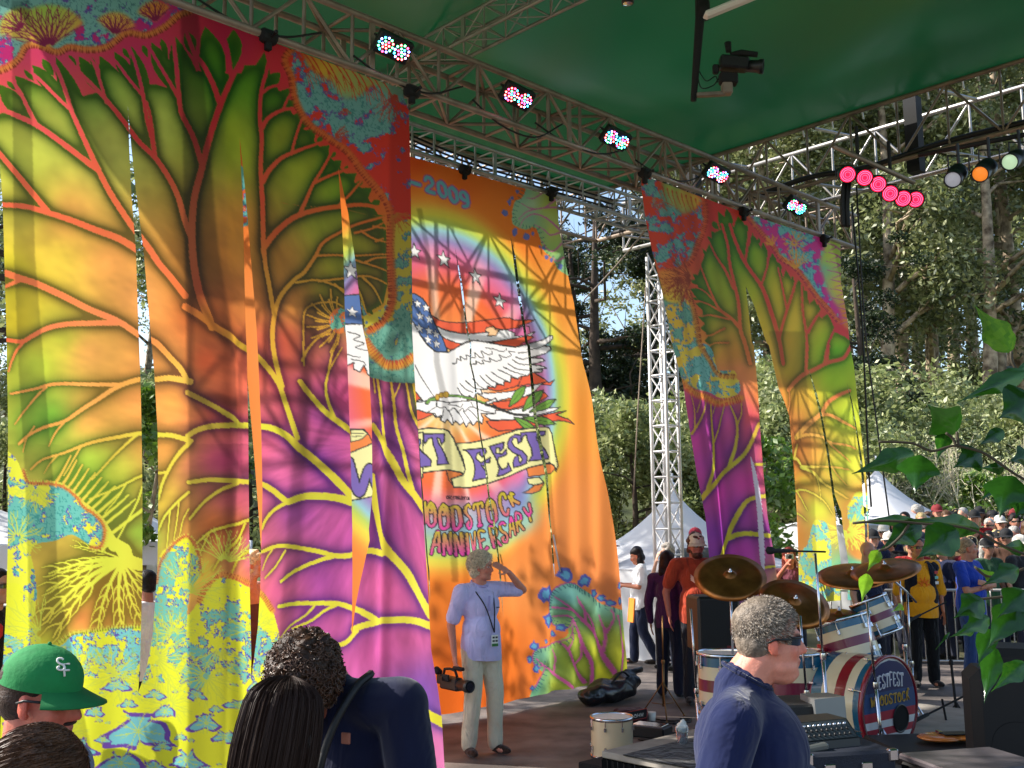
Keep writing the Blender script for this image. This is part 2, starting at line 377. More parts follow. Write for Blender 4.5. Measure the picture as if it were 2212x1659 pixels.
    for ang, L, w in ((170,290,30),(178,640,34),(190,700,36),(205,860,40),(216,900,34),(240,640,28),(258,620,30),(274,560,26),(292,520,22),(310,450,20),(150,420,14)):
        a = R(ang); pp = []
        for k in range(7):
            t = k / 6; pp.append((c0[0] + L*t*math.cos(a + .22*t), c0[1] - L*t*math.sin(a + .22*t)))
        s.stroke(V, A3(pp), w * .3, w * .09)
        for k in (2, 3, 4, 5):
            for sg in (-1, 1):
                q = pp[k]; l2 = L * .26; b = a + .2 + sg * .5
                s.stroke(V, A3([q, (q[0] + l2*.5*math.cos(b), q[1] - l2*.5*math.sin(b)), (q[0] + l2*math.cos(b - sg*.25), q[1] - l2*math.sin(b - sg*.25))]), w*.12, w*.05)
    s.poly(A3([(900,700),(980,640),(1080,800),(1230,850),(1240,760),(1160,720),(1130,640),(1000,560),(920,520),(900,600)]), True, V)
    s.stroke(V, A3([(1000,640),(930,500),(860,380),(700,240),(560,120),(420,80)]), 22, 9)
    for i in range(14):                                             # pale green spears above the teal swirl
        b = (480 + 40*i, 110 + 38*i) if i < 11 else (940, 560)
        s.stroke(V, A3([b, (b[0] + 70 + 10*i, b[1] - 110 - 4*i), (b[0] + 150 + 14*i, b[1] - 260)]), 7, 3)
    # ---- ground between the tips of the leaves
    G = s.poly([(-70,-160),(980,-160),(980,1000),(900,900)] + Z1([(1990,1500),(1950,1600),(1860,1659),(1840,1600),(1940,1540),(1965,1440),(1960,1300),(1955,1150),(1900,1070),(1840,960),(1770,900),(1700,820),(1640,760),(1560,680),(1500,600),(1450,520),(1400,430),(1340,330),(1240,330),(1225,370),(1130,375),(1010,360),(930,370),(865,450),(790,430),(710,430),(640,440),(570,450),(500,465),(430,485),(340,500),(290,490),(210,525),(130,560),(80,560),(-160,600)]))
    Lv = s.mask()
    for t, b, wd in [((1040,135),(1112,500),68),((1185,150),(1180,355),44),((940,155),(1000,300),32),((882,175),(1000,780),78),((765,215),(885,480),44),((815,195),(850,300),16),((665,235),(760,600),42),((720,228),(748,292),14),
        ((578,262),(705,480),34),((620,245),(655,300),12),((503,280),(740,760),66),((460,285),(482,345),12),((403,285),(525,490),36),((348,275),(392,345),14),((285,288),(480,800),56),((212,295),(275,385),20),((163,328),(340,520),38),((125,352),(172,408),14),
        ((78,382),(440,790),80),((38,408),(80,455),12),((-5,425),(160,625),44),((1340,262),(1235,1050),92),((1422,368),(1345,445),30),((1468,447),(1335,630),52),((1505,508),(1440,550),20),((1540,562),(1330,880),72),((1568,608),(1520,655),14),
        ((1602,652),(1480,775),40),((1640,688),(1605,720),13),((1672,735),(1350,1080),96),((1706,770),(1675,800),11),((1735,812),(1590,925),38),((1768,838),(1745,868),11),((1808,878),(1530,1085),66),((1842,913),(1800,946),12),((1882,955),(1765,1035),34),
        ((1925,1020),(1870,1045),17),((1950,1095),(1480,1260),62),((1955,1150),(1885,1165),15),((1955,1210),(1830,1165),22),((1955,1290),(1770,1205),36),((1955,1372),(1800,1300),22),((1958,1262),(1880,1225),12),((1960,1440),(1660,1330),44),((1930,1530),(1800,1410),30),
        ((1960,1330),(1890,1310),12),((1890,1600),(1780,1440),22),((1840,1610),(1740,1460),20)]:
        s.poly(Z1(lens(t, b, wd)), True, Lv)
    G = G * (1 - Lv)
    M = np.maximum(V, G)
    # darkness hugging the veins is part of the print (airbrushed)
    yy = np.clip((Y - 1180) / 120., 0, 1)
    k = finish(s, M, dark, 12) * (1 - .2 * yy)
    s.img += (dark - s.img) * k[..., None]
    glow = blur(Lv, 3)
    s.img += (np.array([.25, .42, .04], np.float32) - s.img) * (np.clip(blur(G, 12) * 1.5, 0, .75) * (1 - M))[..., None]
    s.put(M, vein)
    # ---- flake regions
    top = s.poly([(-70,-160),(420,-160)] + Z1([(960,40),(900,62),(830,120),(740,165),(640,155),(600,200),(540,222),(460,240),(350,225),(280,250),(180,200),(120,240),(80,290),(0,330),(-160,380)]), True)
    fractal(s, top, (190,35,110), (88,70,150), (105,165,155), (40,90,100), cen=(100,20), sc=.006, thr=(.38,.52), seed=4)
    scallops(s, Z1([(-60,370),(40,340),(100,290),(130,235),(190,225),(290,262),(350,238),(450,250),(545,235),(640,168),(740,178),(830,138),(905,78),(980,50)]), None, (120,40,20), 6.5, 1, (205,115,45), 13)
    f1 = s.mask(); y1 = s.mask()
    for c, d, sp, r0, r1, n in (((250,240),100,130,20,230,17),((580,175),80,120,10,120,11),((790,110),100,110,8,110,9),((110,150),130,130,10,120,10)):
        cc = Z1([c])[0]
        s.poly([(cc[0] + r1*.40*math.cos(R(d - sp/2 + sp*i/12)), cc[1] - r1*.40*math.sin(R(d - sp/2 + sp*i/12))) for i in range(13)] + [cc], False, y1)
        feather(s, f1, cc, d, sp, r0*.42, r1*.43, n, 3.2, .3, True, n)
    y1 = blur(y1, 3)
    s.put(y1, field(s, [(105,20,(150,190,60)),(107,90,(215,150,50)),(250,30,(220,190,60)),(250,75,(220,120,50)),(335,10,(220,130,40))]))
    s.put(f1, (130,30,70))
    rt = s.poly(Z1([(1450,260),(1440,320),(1490,400),(1505,500),(1560,610),(1670,690),(1770,760),(1850,870),(1950,990),(1990,1100),(1985,1300),(2000,1659),(2200,1659),(2200,300),(1800,100),(1600,180)]), True)
    fractal(s, rt, (212,48,30), (88,84,150), (95,160,155), (35,110,110), cen=(790,190), sc=.006, thr=(.54,.69), seed=9)
    lo = s.poly(Z1([(1850,1659),(1880,1600),(1975,1500),(1985,1150),(2200,1150),(2200,1400),(2200,1900),(1850,1900)]) + Z2([(1850,420)]), True)
    lo = np.maximum(lo, s.poly(Z2([(1830,230),(1870,310),(1940,300),(1975,200),(2120,180),(2140,480),(2020,540),(1950,530),(1880,480)]), True))
    fractal(s, lo, (190,180,40), (70,110,140), (95,160,140), (35,110,100), cen=(860,800), sc=.006, thr=(.35,.45), seed=12)
    scallops(s, Z1([(1600,210),(1500,240),(1445,300),(1480,390),(1498,500),(1560,620),(1670,700),(1765,770),(1845,880),(1940,1000),(1980,1090),(1975,1250),(1982,1400),(1985,1520),(1950,1620),(1870,1680)]), None, (130,35,15), 7, 1, (205,95,30), 13)
    f1 = s.mask(); y1 = s.mask()
    s.poly(Z1([(1500,200),(1560,330),(1600,370),(1690,420),(1740,500),(1830,480),(1900,430),(1980,480),(2060,440),(1800,200)]), True, y1)
    s.put(blur(y1, 3), field(s, [(640,120,(205,90,25)),(700,150,(215,170,30)),(740,190,(170,175,60)),(800,190,(150,160,60)),(850,180,(95,160,150)),(740,210,(95,165,150)),(660,170,(200,130,30))]))
    for i in range(12):
        a = Z1([(1470 + 42*i, 215 + 17*i)])[0]; b = Z1([(1590 + 36*i, 400 + 10*i + (18 if i % 2 else 50))])[0]
        mid = ((a[0]+b[0])/2 + 5, (a[1]+b[1])/2 - 3)
        s.stroke(f1, [a, mid, b], 3.4, 1.2); s.stroke(f1, [mid, (b[0] - 8, b[1] - 4)], 1.8, .8); s.stroke(f1, [mid, (b[0] + 8, b[1] - 8)], 1.8, .8)
    s.put(f1, (195,60,28))
    for c, d, sp, r1, n in (((2010,470),250,70,170,8),((1750,540),270,80,50,6),((1690,690),10,80,90,7),((1990,1080),-60,120,110,9)):
        f2 = s.mask(); feather(s, f2, Z1([c])[0], d, sp, 6, r1*.426, n, 2.6, .2, True, n)
        s.put(f2, (175,65,45) if c[1] < 1000 else (185,110,25))
    scallops(s, Z2([(1850,440),(1890,500),(1950,555),(2020,560),(2090,520)]), None, (190,60,40), 6, -1, (215,140,40), 18)
    ring = Z2([(1725 + 50*math.cos(a), 335 - 65*math.sin(a)) for a in np.linspace(0, 2*math.pi, 12)])
    fractal(s, s.poly(ring, True), (215,110,40), (80,110,140), (95,170,140), cen=(735,690), thr=(.4,.5), seed=15)
    # left edge swirl and bottom flakes
    sw = s.poly(A3([(70,-200),(150,-120),(215,20),(280,100),(430,105),(560,130),(680,220),(740,300),(850,380),(910,470),(915,560),(890,640),(830,640),(700,560),(620,540),(500,590),(420,600),(330,620),(280,700),(320,900),(330,1100),(300,1260),(200,1250),(60,960),(60,400)]), True)
    fractal(s, sw, (222,224,40), (88,92,180), (95,185,170), (30,130,130), cen=(150,1120), sc=.008, thr=(.38,.50), seed=21)
    scallops(s, A3([(215,-20),(260,80),(400,88),(560,118),(690,210),(750,290),(860,370),(920,460),(925,560),(890,650),(820,650)]), None, (200,230,60), 5.5, -1, (215,110,50), 7)
    lb = s.poly(A3([(60,960),(200,990),(260,1250),(330,1350),(340,1500),(500,1520),(560,1500),(650,1420),(800,1390),(1000,1350),(1220,1330),(1300,1380)]) + [(320,1600),(380,1700),(-70,1700),(-70,1260)], True)
    s.put(lb, (222,226,30)); lb = lb * np.clip((1500 - Y + 26*np.sin(X*.045)) / 8., 0, 1)
    fractal(s, lb, (222,226,30), (92,80,178), (110,200,200), (150,190,50), cen=(120,1420), sc=.006, thr=(.56,.70), seed=25)
    b2 = s.poly([(340,1345),(400,1330),(430,1290),(470,1245),(520,1265),(575,1290),(610,1400),(600,1450),(560,1500),(520,1700),(300,1700),(290,1500)], True)
    s.put(b2, (222,226,30)); b2 = b2 * np.clip((1475 - Y + 30*np.sin(X*.05)) / 8., 0, 1)
    fractal(s, b2, (222,226,30), (92,80,178), (100,190,180), (200,190,40), cen=(480,1420), sc=.006, thr=(.52,.66), seed=28)
    b3 = s.poly([(335,1220),(345,1190),(375,1175),(402,1160),(418,1190),(430,1230),(405,1290),(400,1380),(395,1440),(335,1480),(320,1400)], True)
    fractal(s, b3, (222,226,30), (92,92,178), (100,190,170), (200,160,40), cen=(380,1300), sc=.006, thr=(.35,.47), seed=31)
    scallops(s, [(332,1260),(340,1215),(365,1180),(402,1158),(425,1195),(430,1240)], None, (220,230,60), 5.5, -1, (215,110,50), 6)
    scallops(s, [(425,1300),(440,1270),(470,1242),(520,1255),(560,1280),(590,1320)], None, (200,80,40), 5.5, 1, (225,140,50), 9)
    scallops(s, A3([(520,1480),(640,1400),(800,1380),(1000,1345),(1230,1330)]), None, (90,110,20), 5.5, 1, (205,215,60), 6)
    f1 = s.mask()
    for c, d, sp, r1, n in (((400,1278),60,160,95,13),((480,1215),80,140,80,12),((80,1050),250,170,60,10),((90,1370),180,200,110,14),((262,1455),270,200,80,12),((180,1465),100,150,75,13),((240,1460),60,150,70,12),((330,1420),0,180,100,12),((150,1590),120,300,60,16),((360,1520),90,300,60,16),((440,1460),250,260,70,14),((60,1480),80,260,70,14),((40,1160),80,300,60,14),((370,1370),100,200,60,12),((540,1360),90,200,60,12),((470,1400),270,140,70,9)):
        feather(s, f1, c, d, sp, 8, r1, n, 3, .25, True, n)
    s.put(f1, (200,212,56))
    rs9 = random.Random(8)
    for x, y, r in tuple((rs9.uniform(10, 560), rs9.uniform(1395, 1680), rs9.uniform(3.5, 7)) for _ in range(60)) + ((150,1510,26),(255,1480,22),(300,1580,60),(265,1650,40),(400,1640,30),(180,1620,34),(90,1640,24),(330,1500,16),(440,1560,30),(480,1590,22),(500,1520,18),(120,1560,14),(215,1540,18),(280,1520,14),(350,1535,20),(385,1590,13),(420,1500,18),(462,1530,12),(345,1610,15),(230,1600,12),(540,1480,16),(40,1560,22),(60,1500,18),(10,1620,26),(520,1600,20),(330,1660,26),(440,1665,20)):
        rs = random.Random(int(x)); n = 22
        pp = [(x + r*(1 + .45*math.sin(3*a) + rs.uniform(-.28,.28))*math.cos(a), y + .85*r*(1 + .4*math.cos(2*a) + rs.uniform(-.28,.28))*math.sin(a)) for a in np.linspace(0, 6.28, n)[:-1]]
        s.shape(pp, (110,70,170), sm=True); q = [(x + (a-x)*.78, y + (b-y)*.78) for a, b in pp]; s.shape(q, (110,195,200), sm=True)
        f = s.mask(); feather(s, f, (x, y), 0, 360, 2, r*.85, 9, 2.0, .3, True, 5); s.put(f, (195,215,70))
    # overlapped cloth at the sewn seams passes less light; that dimming is multiplied into the print
    den = np.ones((s.H, s.W), np.float32)
    def seam(a, b, k, sf=4):
        m = s.poly(a + b[::-1]); m = blur(m, sf) if sf else m
        np.multiply(den, 1 - k * m, out=den)
    seam(Z2([(60,-1290),(75,0),(100,600),(130,1100),(150,1659)]) + Z3([(170,1312)]), Z2([(150,-1290),(180,0),(240,700),(290,1300),(300,1659)]) + Z3([(505,1312)]), .22, 1)
    seam(Z2([(915,-1290),(935,100),(950,800),(952,1500)]) + Z3([(945,1312)]), Z2([(1000,-1290),(1100,-50),(1180,560),(1190,1000),(1150,1500)]) + Z3([(1130,1312)]), .28, 2)
    seam(Z2([(1975,-1000),(1975,200),(1980,500)]), Z2([(2070,-1000),(2090,200),(2100,500)]), .12, 2)
    seam(Z2([(1545,200),(1535,560),(1500,1000),(1470,1400)]) + Z3([(1410,700)]), Z2([(1620,200),(1590,600),(1560,1000),(1540,1500)]) + Z3([(1500,700)]), .25, 4)
    s.den = den
    return s
# ---------------------------------------------------------------- middle banner
GLY = {'O': [[(.5,.02),(.12,.2),(.02,.55),(.12,.9),(.5,1),(.88,.9),(.98,.55),(.88,.2),(.5,.02)], [(.38,.22),(.6,.2),(.62,.4),(.45,.42)]],
 'D': [[(.15,.06),(.15,.95),(.5,1),(.92,.85),(.98,.5),(.85,.15),(.5,.05),(.1,.06)]],
 'S': [[(.95,.12),(.7,0),(.25,.04),(.1,.25),(.35,.45),(.75,.58),(.92,.78),(.7,.98),(.25,.98),(.08,.8),(.35,.72)]],
 'T': [[(0,.2),(.1,.04),(.5,.05),(.95,.02),(1,.2)], [(.5,.05),(.5,.5),(.45,.98)], [(.3,.98),(.62,.97)]],
 'C': [[(.95,.25),(.75,.02),(.3,.1),(.06,.5),(.25,.9),(.7,1),(.98,.8)]],
 'K': [[(.15,0),(.15,1)], [(.15,.6),(.5,.3),(.6,-.25),(.95,-.1)], [(.3,.5),(.6,.6),(1,.95)]],
 'A': [[(.05,1),(.3,.45),(.6,.02),(.8,.02),(.9,.5),(.95,1)], [(.3,.6),(.88,.62)]],
 'N': [[(.1,1),(.15,.05),(.45,.4),(.8,.98),(.95,.9),(.92,.02)]],
 'I': [[(.5,.02),(.5,1)]],
 'V': [[(.05,.02),(.3,.5),(.55,1),(.75,.5),(.98,0)]],
 'E': [[(.95,.1),(.5,0),(.15,.08),(.12,.5),(.15,.92),(.55,1),(.98,.9)], [(.15,.5),(.7,.48)]],
 'R': [[(.12,1),(.14,.05),(.6,.0),(.9,.2),(.75,.45),(.2,.52)], [(.4,.52),(.7,.75),(1,1)]],
 'Y': [[(.05,.0),(.3,.4),(.55,.5),(.9,.35),(.95,-.25)], [(.55,.5),(.6,1)]], 'L': [[(.15,0),(.15,1),(.9,1)]], 'B': [[(.15,0),(.15,1),(.7,1),(.9,.75),(.6,.5),(.2,.5)], [(.15,0),(.6,0),(.8,.25),(.6,.5)]],
 'G': [[(.95,.2),(.6,0),(.1,.3),(.1,.75),(.5,1),(.95,.85),(.95,.55),(.6,.55)]], '2': [[(.05,.25),(.25,.03),(.7,.03),(.92,.28),(.7,.52),(.3,.72),(.08,.98),(.95,.98)]],
 '0': [[(.5,0),(.1,.2),(.05,.5),(.1,.8),(.5,1),(.9,.8),(.95,.5),(.9,.2),(.5,0)]], '9': [[(.92,.4),(.6,.55),(.12,.45),(.1,.15),(.5,0),(.88,.15),(.94,.5),(.8,.85),(.3,1)]], '-': [[(0,.5),(1,.5)]],
 'W': [[(0,.02),(.2,1),(.5,.35),(.8,1),(1,.0)]], 'F': [[(.15,1),(.15,0),(.95,0)], [(.15,.5),(.75,.5)]], 'X': [[(0,0),(1,1)], [(1,0),(0,1)]], '1': [[(.2,.2),(.5,0),(.5,1)]], '6': [[(.85,.05),(.3,.3),(.1,.7),(.5,1),(.9,.75),(.5,.5),(.15,.65)]], 'P': [[(.15,1),(.15,0),(.7,0),(.9,.25),(.7,.5),(.15,.5)]]}
def glyph(s, m, ch, quad, w):
    """quad: top-left, top-right, bottom-right, bottom-left"""
    a, b, c, d = [np.array(q, float) for q in quad]
    for l in GLY[ch]:
        s.stroke(m, [tuple((a*(1-x) + b*x)*(1-y) + (d*(1-x) + c*x)*y) for x, y in l], w)
def star(cx, cy, r, rot=0, sx=1., sy=1., sh=0.):
    o = []
    for i in range(10):
        a = rot + math.pi * i / 5 - math.pi / 2; q = r if i % 2 == 0 else r * .42
        x = q * math.cos(a) * sx; y = q * math.sin(a) * sy + sh * q * math.cos(a)
        o.append((cx + x, cy + y))
    return o

def art_centre():
    s = Sheet(480, 200, 1380, 1580)
    X, Y = s.grid()
    P3 = on_plane(X[::4, ::4], Y[::4, ::4], PC, NV); T, Zh = sz(P3, PC)
    def up(a):
        a = np.repeat(np.repeat(a, 4, 0), 4, 1)[:s.H, :s.W]; return blur(a.astype(np.float32), 3)
    T, Zh = up(T), up(Zh)
    s.img = field(s, [(520,260,(240,75,20)),(900,340,(245,80,20)),(1180,440,(245,85,20)),(1000,400,(245,105,25)),(920,440,(250,140,35)),(1100,470,(248,125,30)),(560,700,(250,140,60)),(540,400,(240,120,40)),(990,520,(250,180,60)),(1200,620,(248,150,50)),(1230,780,(250,165,60)),(1260,900,(250,150,50)),
        (1260,1100,(250,145,65)),(1290,1300,(250,140,70)),(1120,1280,(245,140,60)),(960,1250,(245,120,25)),(780,1250,(250,130,50)),(560,1200,(250,140,60)),(1000,1480,(235,95,15)),(1080,1400,(240,110,25)),(1250,1400,(248,130,55)),(820,1500,(240,100,20))])
    rr = np.hypot(T - .07, Zh - 3.46) / 1.78
    stops = [(0,(255,225,150)),(.25,(252,200,110)),(.38,(250,130,60)),(.60,(248,98,52)),(.73,(240,90,135)),(.82,(215,110,185)),(.88,(130,125,205)),(.94,(125,200,225)),(.985,(170,215,90)),(1.03,(222,222,60)),(1.12,(250,175,55))]
    xs = [q[0] for q in stops]; col = np.stack([np.interp(rr, xs, [q[1][k] / 255. for q in stops]) for k in range(3)], -1).astype(np.float32)
    al = np.clip((1.16 - rr) / .1, 0, 1)
    s.img += (col - s.img) * (al * .88)[..., None]
    ang = np.arctan2(Zh - 3.2, T - .02)
    rays = np.clip(np.cos(ang * 15) * 2.2 - .9 + .5 * np.sin(ang * 7), 0, 1) * np.clip((.93 - rr) / .3, 0, 1) * np.clip(rr * 4, 0, 1)
    low = np.clip((Y - 1100) / 60., 0, 1); rays = rays * (1 - .6 * low)
    s.put(blur(rays.astype(np.float32), 2) * .62, (255, 245, 230))
    DK = (58, 58, 58); WH = (243, 240, 240); RD = (240, 92, 58)
    # year
    m = s.mask(); m2 = s.mask()
    for ch, cx, cy, wd, h in (('2',500,300,62,112),('0',595,335,60,112),('0',680,375,60,112),('9',765,412,60,112),('-',395,290,62,50)):
        q = C4([(cx - wd/2 - 8, cy - h/2 - wd*.18), (cx + wd/2 - 8, cy - h/2 + wd*.18), (cx + wd/2 + 8, cy + h/2 + wd*.18), (cx - wd/2 + 8, cy + h/2 - wd*.18)])
        glyph(s, m, ch, q, 12); glyph(s, m2, ch, q, 7)
    s.put(m, (175,85,160)); s.put(m2, (95,175,185))
    m = s.mask(); m2 = s.mask()
    for i, ch in enumerate('1969'):
        q = [(745 + 27*i, 305 + 9*i), (762 + 27*i, 310 + 9*i), (765 + 27*i, 342 + 9*i), (748 + 27*i, 337 + 9*i)]
        glyph(s, m, ch, q, 12); glyph(s, m2, ch, q, 7)
    s.put(m, (175,85,160)); s.put(m2, (95,175,185))
    # stars
    for cx, cy, r, rot in ((605,868,58,-.1),(848,998,56,-.15),(1036,1183,55,0),(385,808,56,-.1)):
        s.shape(C4(star(cx, cy, r, rot, .95, 1.15, .35)), WH, DK, 1.6)
    s.shape(Z1(star(1785, 1370, 45, -.1, .95, 1.1, .3)), WH, DK, 1.6)
    # flag and bird
    s.shape(D_([(195,740),(300,800),(420,830),(560,832),(700,820),(900,790),(1100,768),(1160,770),(1220,795),(1320,795),(1475,790),(1440,815),(1380,840),(1270,865),(1290,885),(1200,900),(1110,910),(1000,915),(870,945),(700,965),(550,965),(430,940),(320,900),(240,860),(210,800)]), RD, DK, 2.2)
    s.shape(D_([(240,865),(320,905),(430,945),(550,965),(700,967),(900,945),(1110,912),(1190,935),(1225,950),(1230,985),(1350,990),(1400,960),(1480,935),(1440,980),(1300,1010),(1200,1020),(1000,1055),(870,1060),(740,1045),(650,1050),(560,1085),(480,1080),(380,1030),(300,980)]), WH, DK, 2)
    s.shape(D_([(1120,915),(1290,885),(1310,870),(1410,870),(1430,955),(1350,992),(1230,985),(1225,950)]), (225,110,165), DK, 1.8)
    s.shape(D_([(860,930),(880,890),(970,870),(985,905),(1035,905),(1000,985),(890,990),(910,945)]), (250,195,140), DK, 2.2)
    s.shape(D_([(300,985),(380,1030),(480,1080),(560,1090),(470,1150),(430,1165),(370,1130),(330,1060)]), RD, DK, 2)
    s.shape(D_([(900,1065),(1000,1058),(1200,1022),(1420,985),(1465,1000),(1420,1040),(1330,1070),(1300,1100),(1240,1120),(1100,1105),(950,1075)]), RD, DK, 2)
    for pl, c in (([(650,60),(760,85),(900,50),(1060,0),(1000,-120),(900,-60),(800,20),(690,40)],RD),([(1000,-60),(1100,-90),(1230,10),(1290,-20),(1250,30),(1150,25),(1060,20),(950,40)],RD),([(540,95),(700,105),(900,85),(1080,35),(1200,0),(1150,30),(1100,100),(1000,140),(860,150),(750,175),(640,150)],WH),([(690,185),(850,172),(1000,140),(1100,110),(1190,100),(1220,130),(1150,180),(1000,220),(860,255),(760,240)],RD),
                  ([(730,260),(850,265),(1000,235),(1150,210),(1230,240),(1340,230),(1300,260),(1100,310),(900,345),(700,350),(640,310)],WH),([(650,358),(900,350),(1100,320),(1290,280),(1385,265),(1310,300),(1400,340),(1460,385),(1330,350),(1100,400),(900,440),(760,450),(690,410)],RD)):
        s.shape(E_(pl), c, DK, 2.2)
    for pl, c in (([(-260,60),(0,40),(130,60),(120,110),(60,150),(-10,180),(-260,200)],RD),([(-260,200),(-10,185),(80,160),(150,110),(160,200),(0,255),(-260,290)],WH),([(-260,290),(0,250),(150,240),(180,290),(70,340),(-10,365),(-260,380)],RD)):
        s.shape(E_(pl), c, DK, 2.2)
    wing = [(-330,560),(-60,700),(0,850),(60,980),(140,1100),(250,1185),(400,1190),(480,1140),(600,1080),(700,1045),(800,1055),(950,1080),(1100,1110),(1240,1125),(1400,1085),(1560,1040),(1650,985),(1692,990),(1690,1025),(1640,1065),(1570,1112),(1655,1118),(1670,1150),(1600,1200),(1500,1235),(1420,1248),(1560,1265),(1582,1292),(1500,1320),(1420,1335),(1540,1350),(1605,1380),(1500,1392),(1560,1402),(1550,1430),(1440,1432),(1395,1472),(1300,1482),(1272,1512),(1180,1492),(1170,1555),(1090,1540),(1085,1592),(1000,1572),(980,1622),(890,1602),(880,1645),(800,1640),(820,1700),(740,1690),(700,1760),(640,1720),(600,1800),(500,1790),(330,1990),(250,1980),(150,1860),(60,1740),(-40,1620),(-120,1640),(-300,1500)]
    s.shape(D_(wing), WH, DK, 2.6, sm=False)
    ln = [[(600,1540),(700,1620),(800,1645)],[(690,1510),(780,1600),(880,1645)],[(790,1475),(880,1560),(980,1622)],[(870,1465),(960,1540),(1085,1592)],[(940,1430),(1040,1500),(1170,1555)],[(1020,1400),(1130,1450),(1272,1512)],[(1085,1370),(1200,1420),(1395,1472)],[(1140,1330),(1260,1390),(1440,1410)],[(1200,1280),(1300,1330),(1500,1342)],[(1240,1245),(1330,1270),(1420,1248)],[(1280,1195),(1400,1182)],[(1390,1155),(1500,1140),(1565,1112)],[(520,1570),(600,1640),(690,1680)],[(490,1630),(540,1700),(620,1740)],
          [(440,1330),(480,1325),(490,1270),(530,1290),(545,1292),(530,1240),(590,1275),(620,1272),(610,1225),(680,1252),(730,1250),(720,1195),(790,1252),(840,1248),(810,1175),(890,1215),(950,1205),(940,1140),(1050,1178),(1110,1165),(1118,1140)],[(660,1335),(740,1332),(735,1300),(810,1330),(840,1325),(825,1285),(900,1305),(930,1300),(910,1258),(990,1295),(1060,1275),(1030,1225),(1110,1250),(1180,1222),(1150,1180),(1230,1182)],
          [(0,1350),(60,1480),(150,1620),(250,1760)],[(870,1135),(960,1150)]]
    s.lines([D_(l) for l in ln], DK, 2.4, 1.6)
    cant = [(-400,470),(-200,450),(0,478),(90,540),(140,610),(190,740),(250,870),(330,1010),(385,1160),(380,1185),(250,1185),(160,1110),(60,980),(0,860),(-60,760),(-200,700),(-400,700)]
    s.shape(D_(cant), (84,116,180), DK, 2.6)
    for x, y in ((30,600),(130,650),(60,750),(170,790),(50,900),(165,930),(155,1040),(250,970),(260,1090),(-60,560),(-160,600)):
        s.shape(D_(star(x, y, 56, -.12, 1, 1.1, .35)), WH, (60,60,70), 1)
    s.shape(Z2([(1690,215),(1760,205),(1830,200),(1900,230),(1900,360),(1800,350),(1700,350)]), (84,116,180), DK, 2.6)
    s.shape(Z2(star(1792, 290, 32, 0, 1, 1, .2)), WH, (60,60,70), 1)
    s.shape(Z2([(1660,360),(1800,350),(1950,360),(1950,560),(1900,620),(1870,610),(1850,560),(1830,595),(1800,580),(1800,545),(1770,560),(1700,520)]), WH, DK, 2.4)
    s.lines([Z2(l) for l in ([(1770,390),(1830,410),(1800,430),(1850,450),(1810,470),(1880,490)],[(1790,530),(1840,540),(1860,560)],[(1760,500),(1800,515),(1830,520)])], DK, 2.2, 1.5)
    # tail, branch, feet
    tail = [(0,190),(60,182),(110,170),(190,170),(310,190),(520,170),(640,190),(740,150),(752,175),(640,215),(745,220),(735,290),(600,290),(625,340),(612,385),(560,360),(520,402),(480,370),(450,415),(420,370),(380,398),(350,360),(330,398),(290,340),(270,372),(230,350),(240,310),(200,322),(180,290),(100,282),(0,250),(-40,230)]
    s.shape(E_(tail), WH, DK, 2.4)
    s.lines([E_(l) for l in ([(200,190),(190,230),(110,275)],[(260,250),(250,310),(235,350)],[(300,260),(330,330),(335,395)],[(360,270),(400,330),(450,412)],[(420,270),(470,330),(520,400)],[(470,250),(540,310),(610,384)],[(520,230),(600,260),(735,290)],[(200,180),(190,215),(235,240),(270,230),(300,270),(340,240),(370,275),(410,245),(440,270),(480,235),(520,230),(500,190)],[(320,190),(300,210),(350,215),(390,235),(420,205)])], DK, 2, 1.4)
    s.lines([E_([(300,125),(500,155),(700,222),(900,292),(1060,300)])], DK, 6, 5); s.lines([E_([(300,125),(500,155),(640,190)])], (110,160,70), 4, 3)
    s.lines([E_([(105,195),(130,165),(185,152)])], DK, 9, 8); s.lines([E_([(108,192),(132,168),(185,155)])], (110,160,70), 6, 5)
    for cx, cy, r in ((205,140,22),(240,122,22),(278,118,24)): s.shape(E_([(cx + r*math.cos(a), cy + r*1.2*math.sin(a)) for a in np.linspace(0, 6.28, 10)[:-1]]), (205,160,50), (120,80,20), 1.6, True)
    for t, b, wd in (((1030,32),(862,228),42),((1178,72),(998,268),44),((1308,158),(1065,275),36),((1308,382),(1000,322),34),((1140,450),(912,320),34)):
        s.shape(E_(lens(t, b, wd)), (112,165,62), DK, 2.2, True); s.lines([E_([t, b])], (60,90,40), 1.4, 1)
    # ribbon
    CRM = (232,226,150)
    s.shape(E_([(280,805),(420,820),(400,850),(335,885),(345,960),(300,900)]), (235,125,55), DK, 2)
    s.shape(E_([(1040,790),(1190,745),(1290,750),(1312,790),(1270,832),(1150,852),(1062,862)]), (240,130,60), DK, 2)
    s.shape(E_([(-40,450),(120,422),(250,430),(300,450),(340,520),(370,620),(400,720),(427,820),(410,852),(385,828),(290,803),(150,820),(-40,845)]), CRM, DK, 3)
    s.shape(E_([(355,565),(480,560),(640,530),(800,480),(960,435),(1010,430),(1180,410),(1235,420),(1268,470),(1300,600),(1333,760),(1318,815),(1300,760),(1240,735),(1060,782),(850,865),(650,932),(480,968),(340,965),(318,885),(400,855),(427,800),(400,700),(370,620)]), CRM, DK, 3)
    s.shape(E_([(1048,880),(1150,868),(1185,920),(1110,942),(1062,932)]), CRM, DK, 2.4)
    s.shape(E_([(1110,945),(1188,920),(1150,1000),(1090,1022),(1000,1012),(1060,990)]), (235,125,55), DK, 2.4)
    s.shape(Z2([(1680,930),(1785,885),(1850,885),(1880,920),(1905,975),(1785,1000),(1680,1040)]), (240,130,60), DK, 2.4)
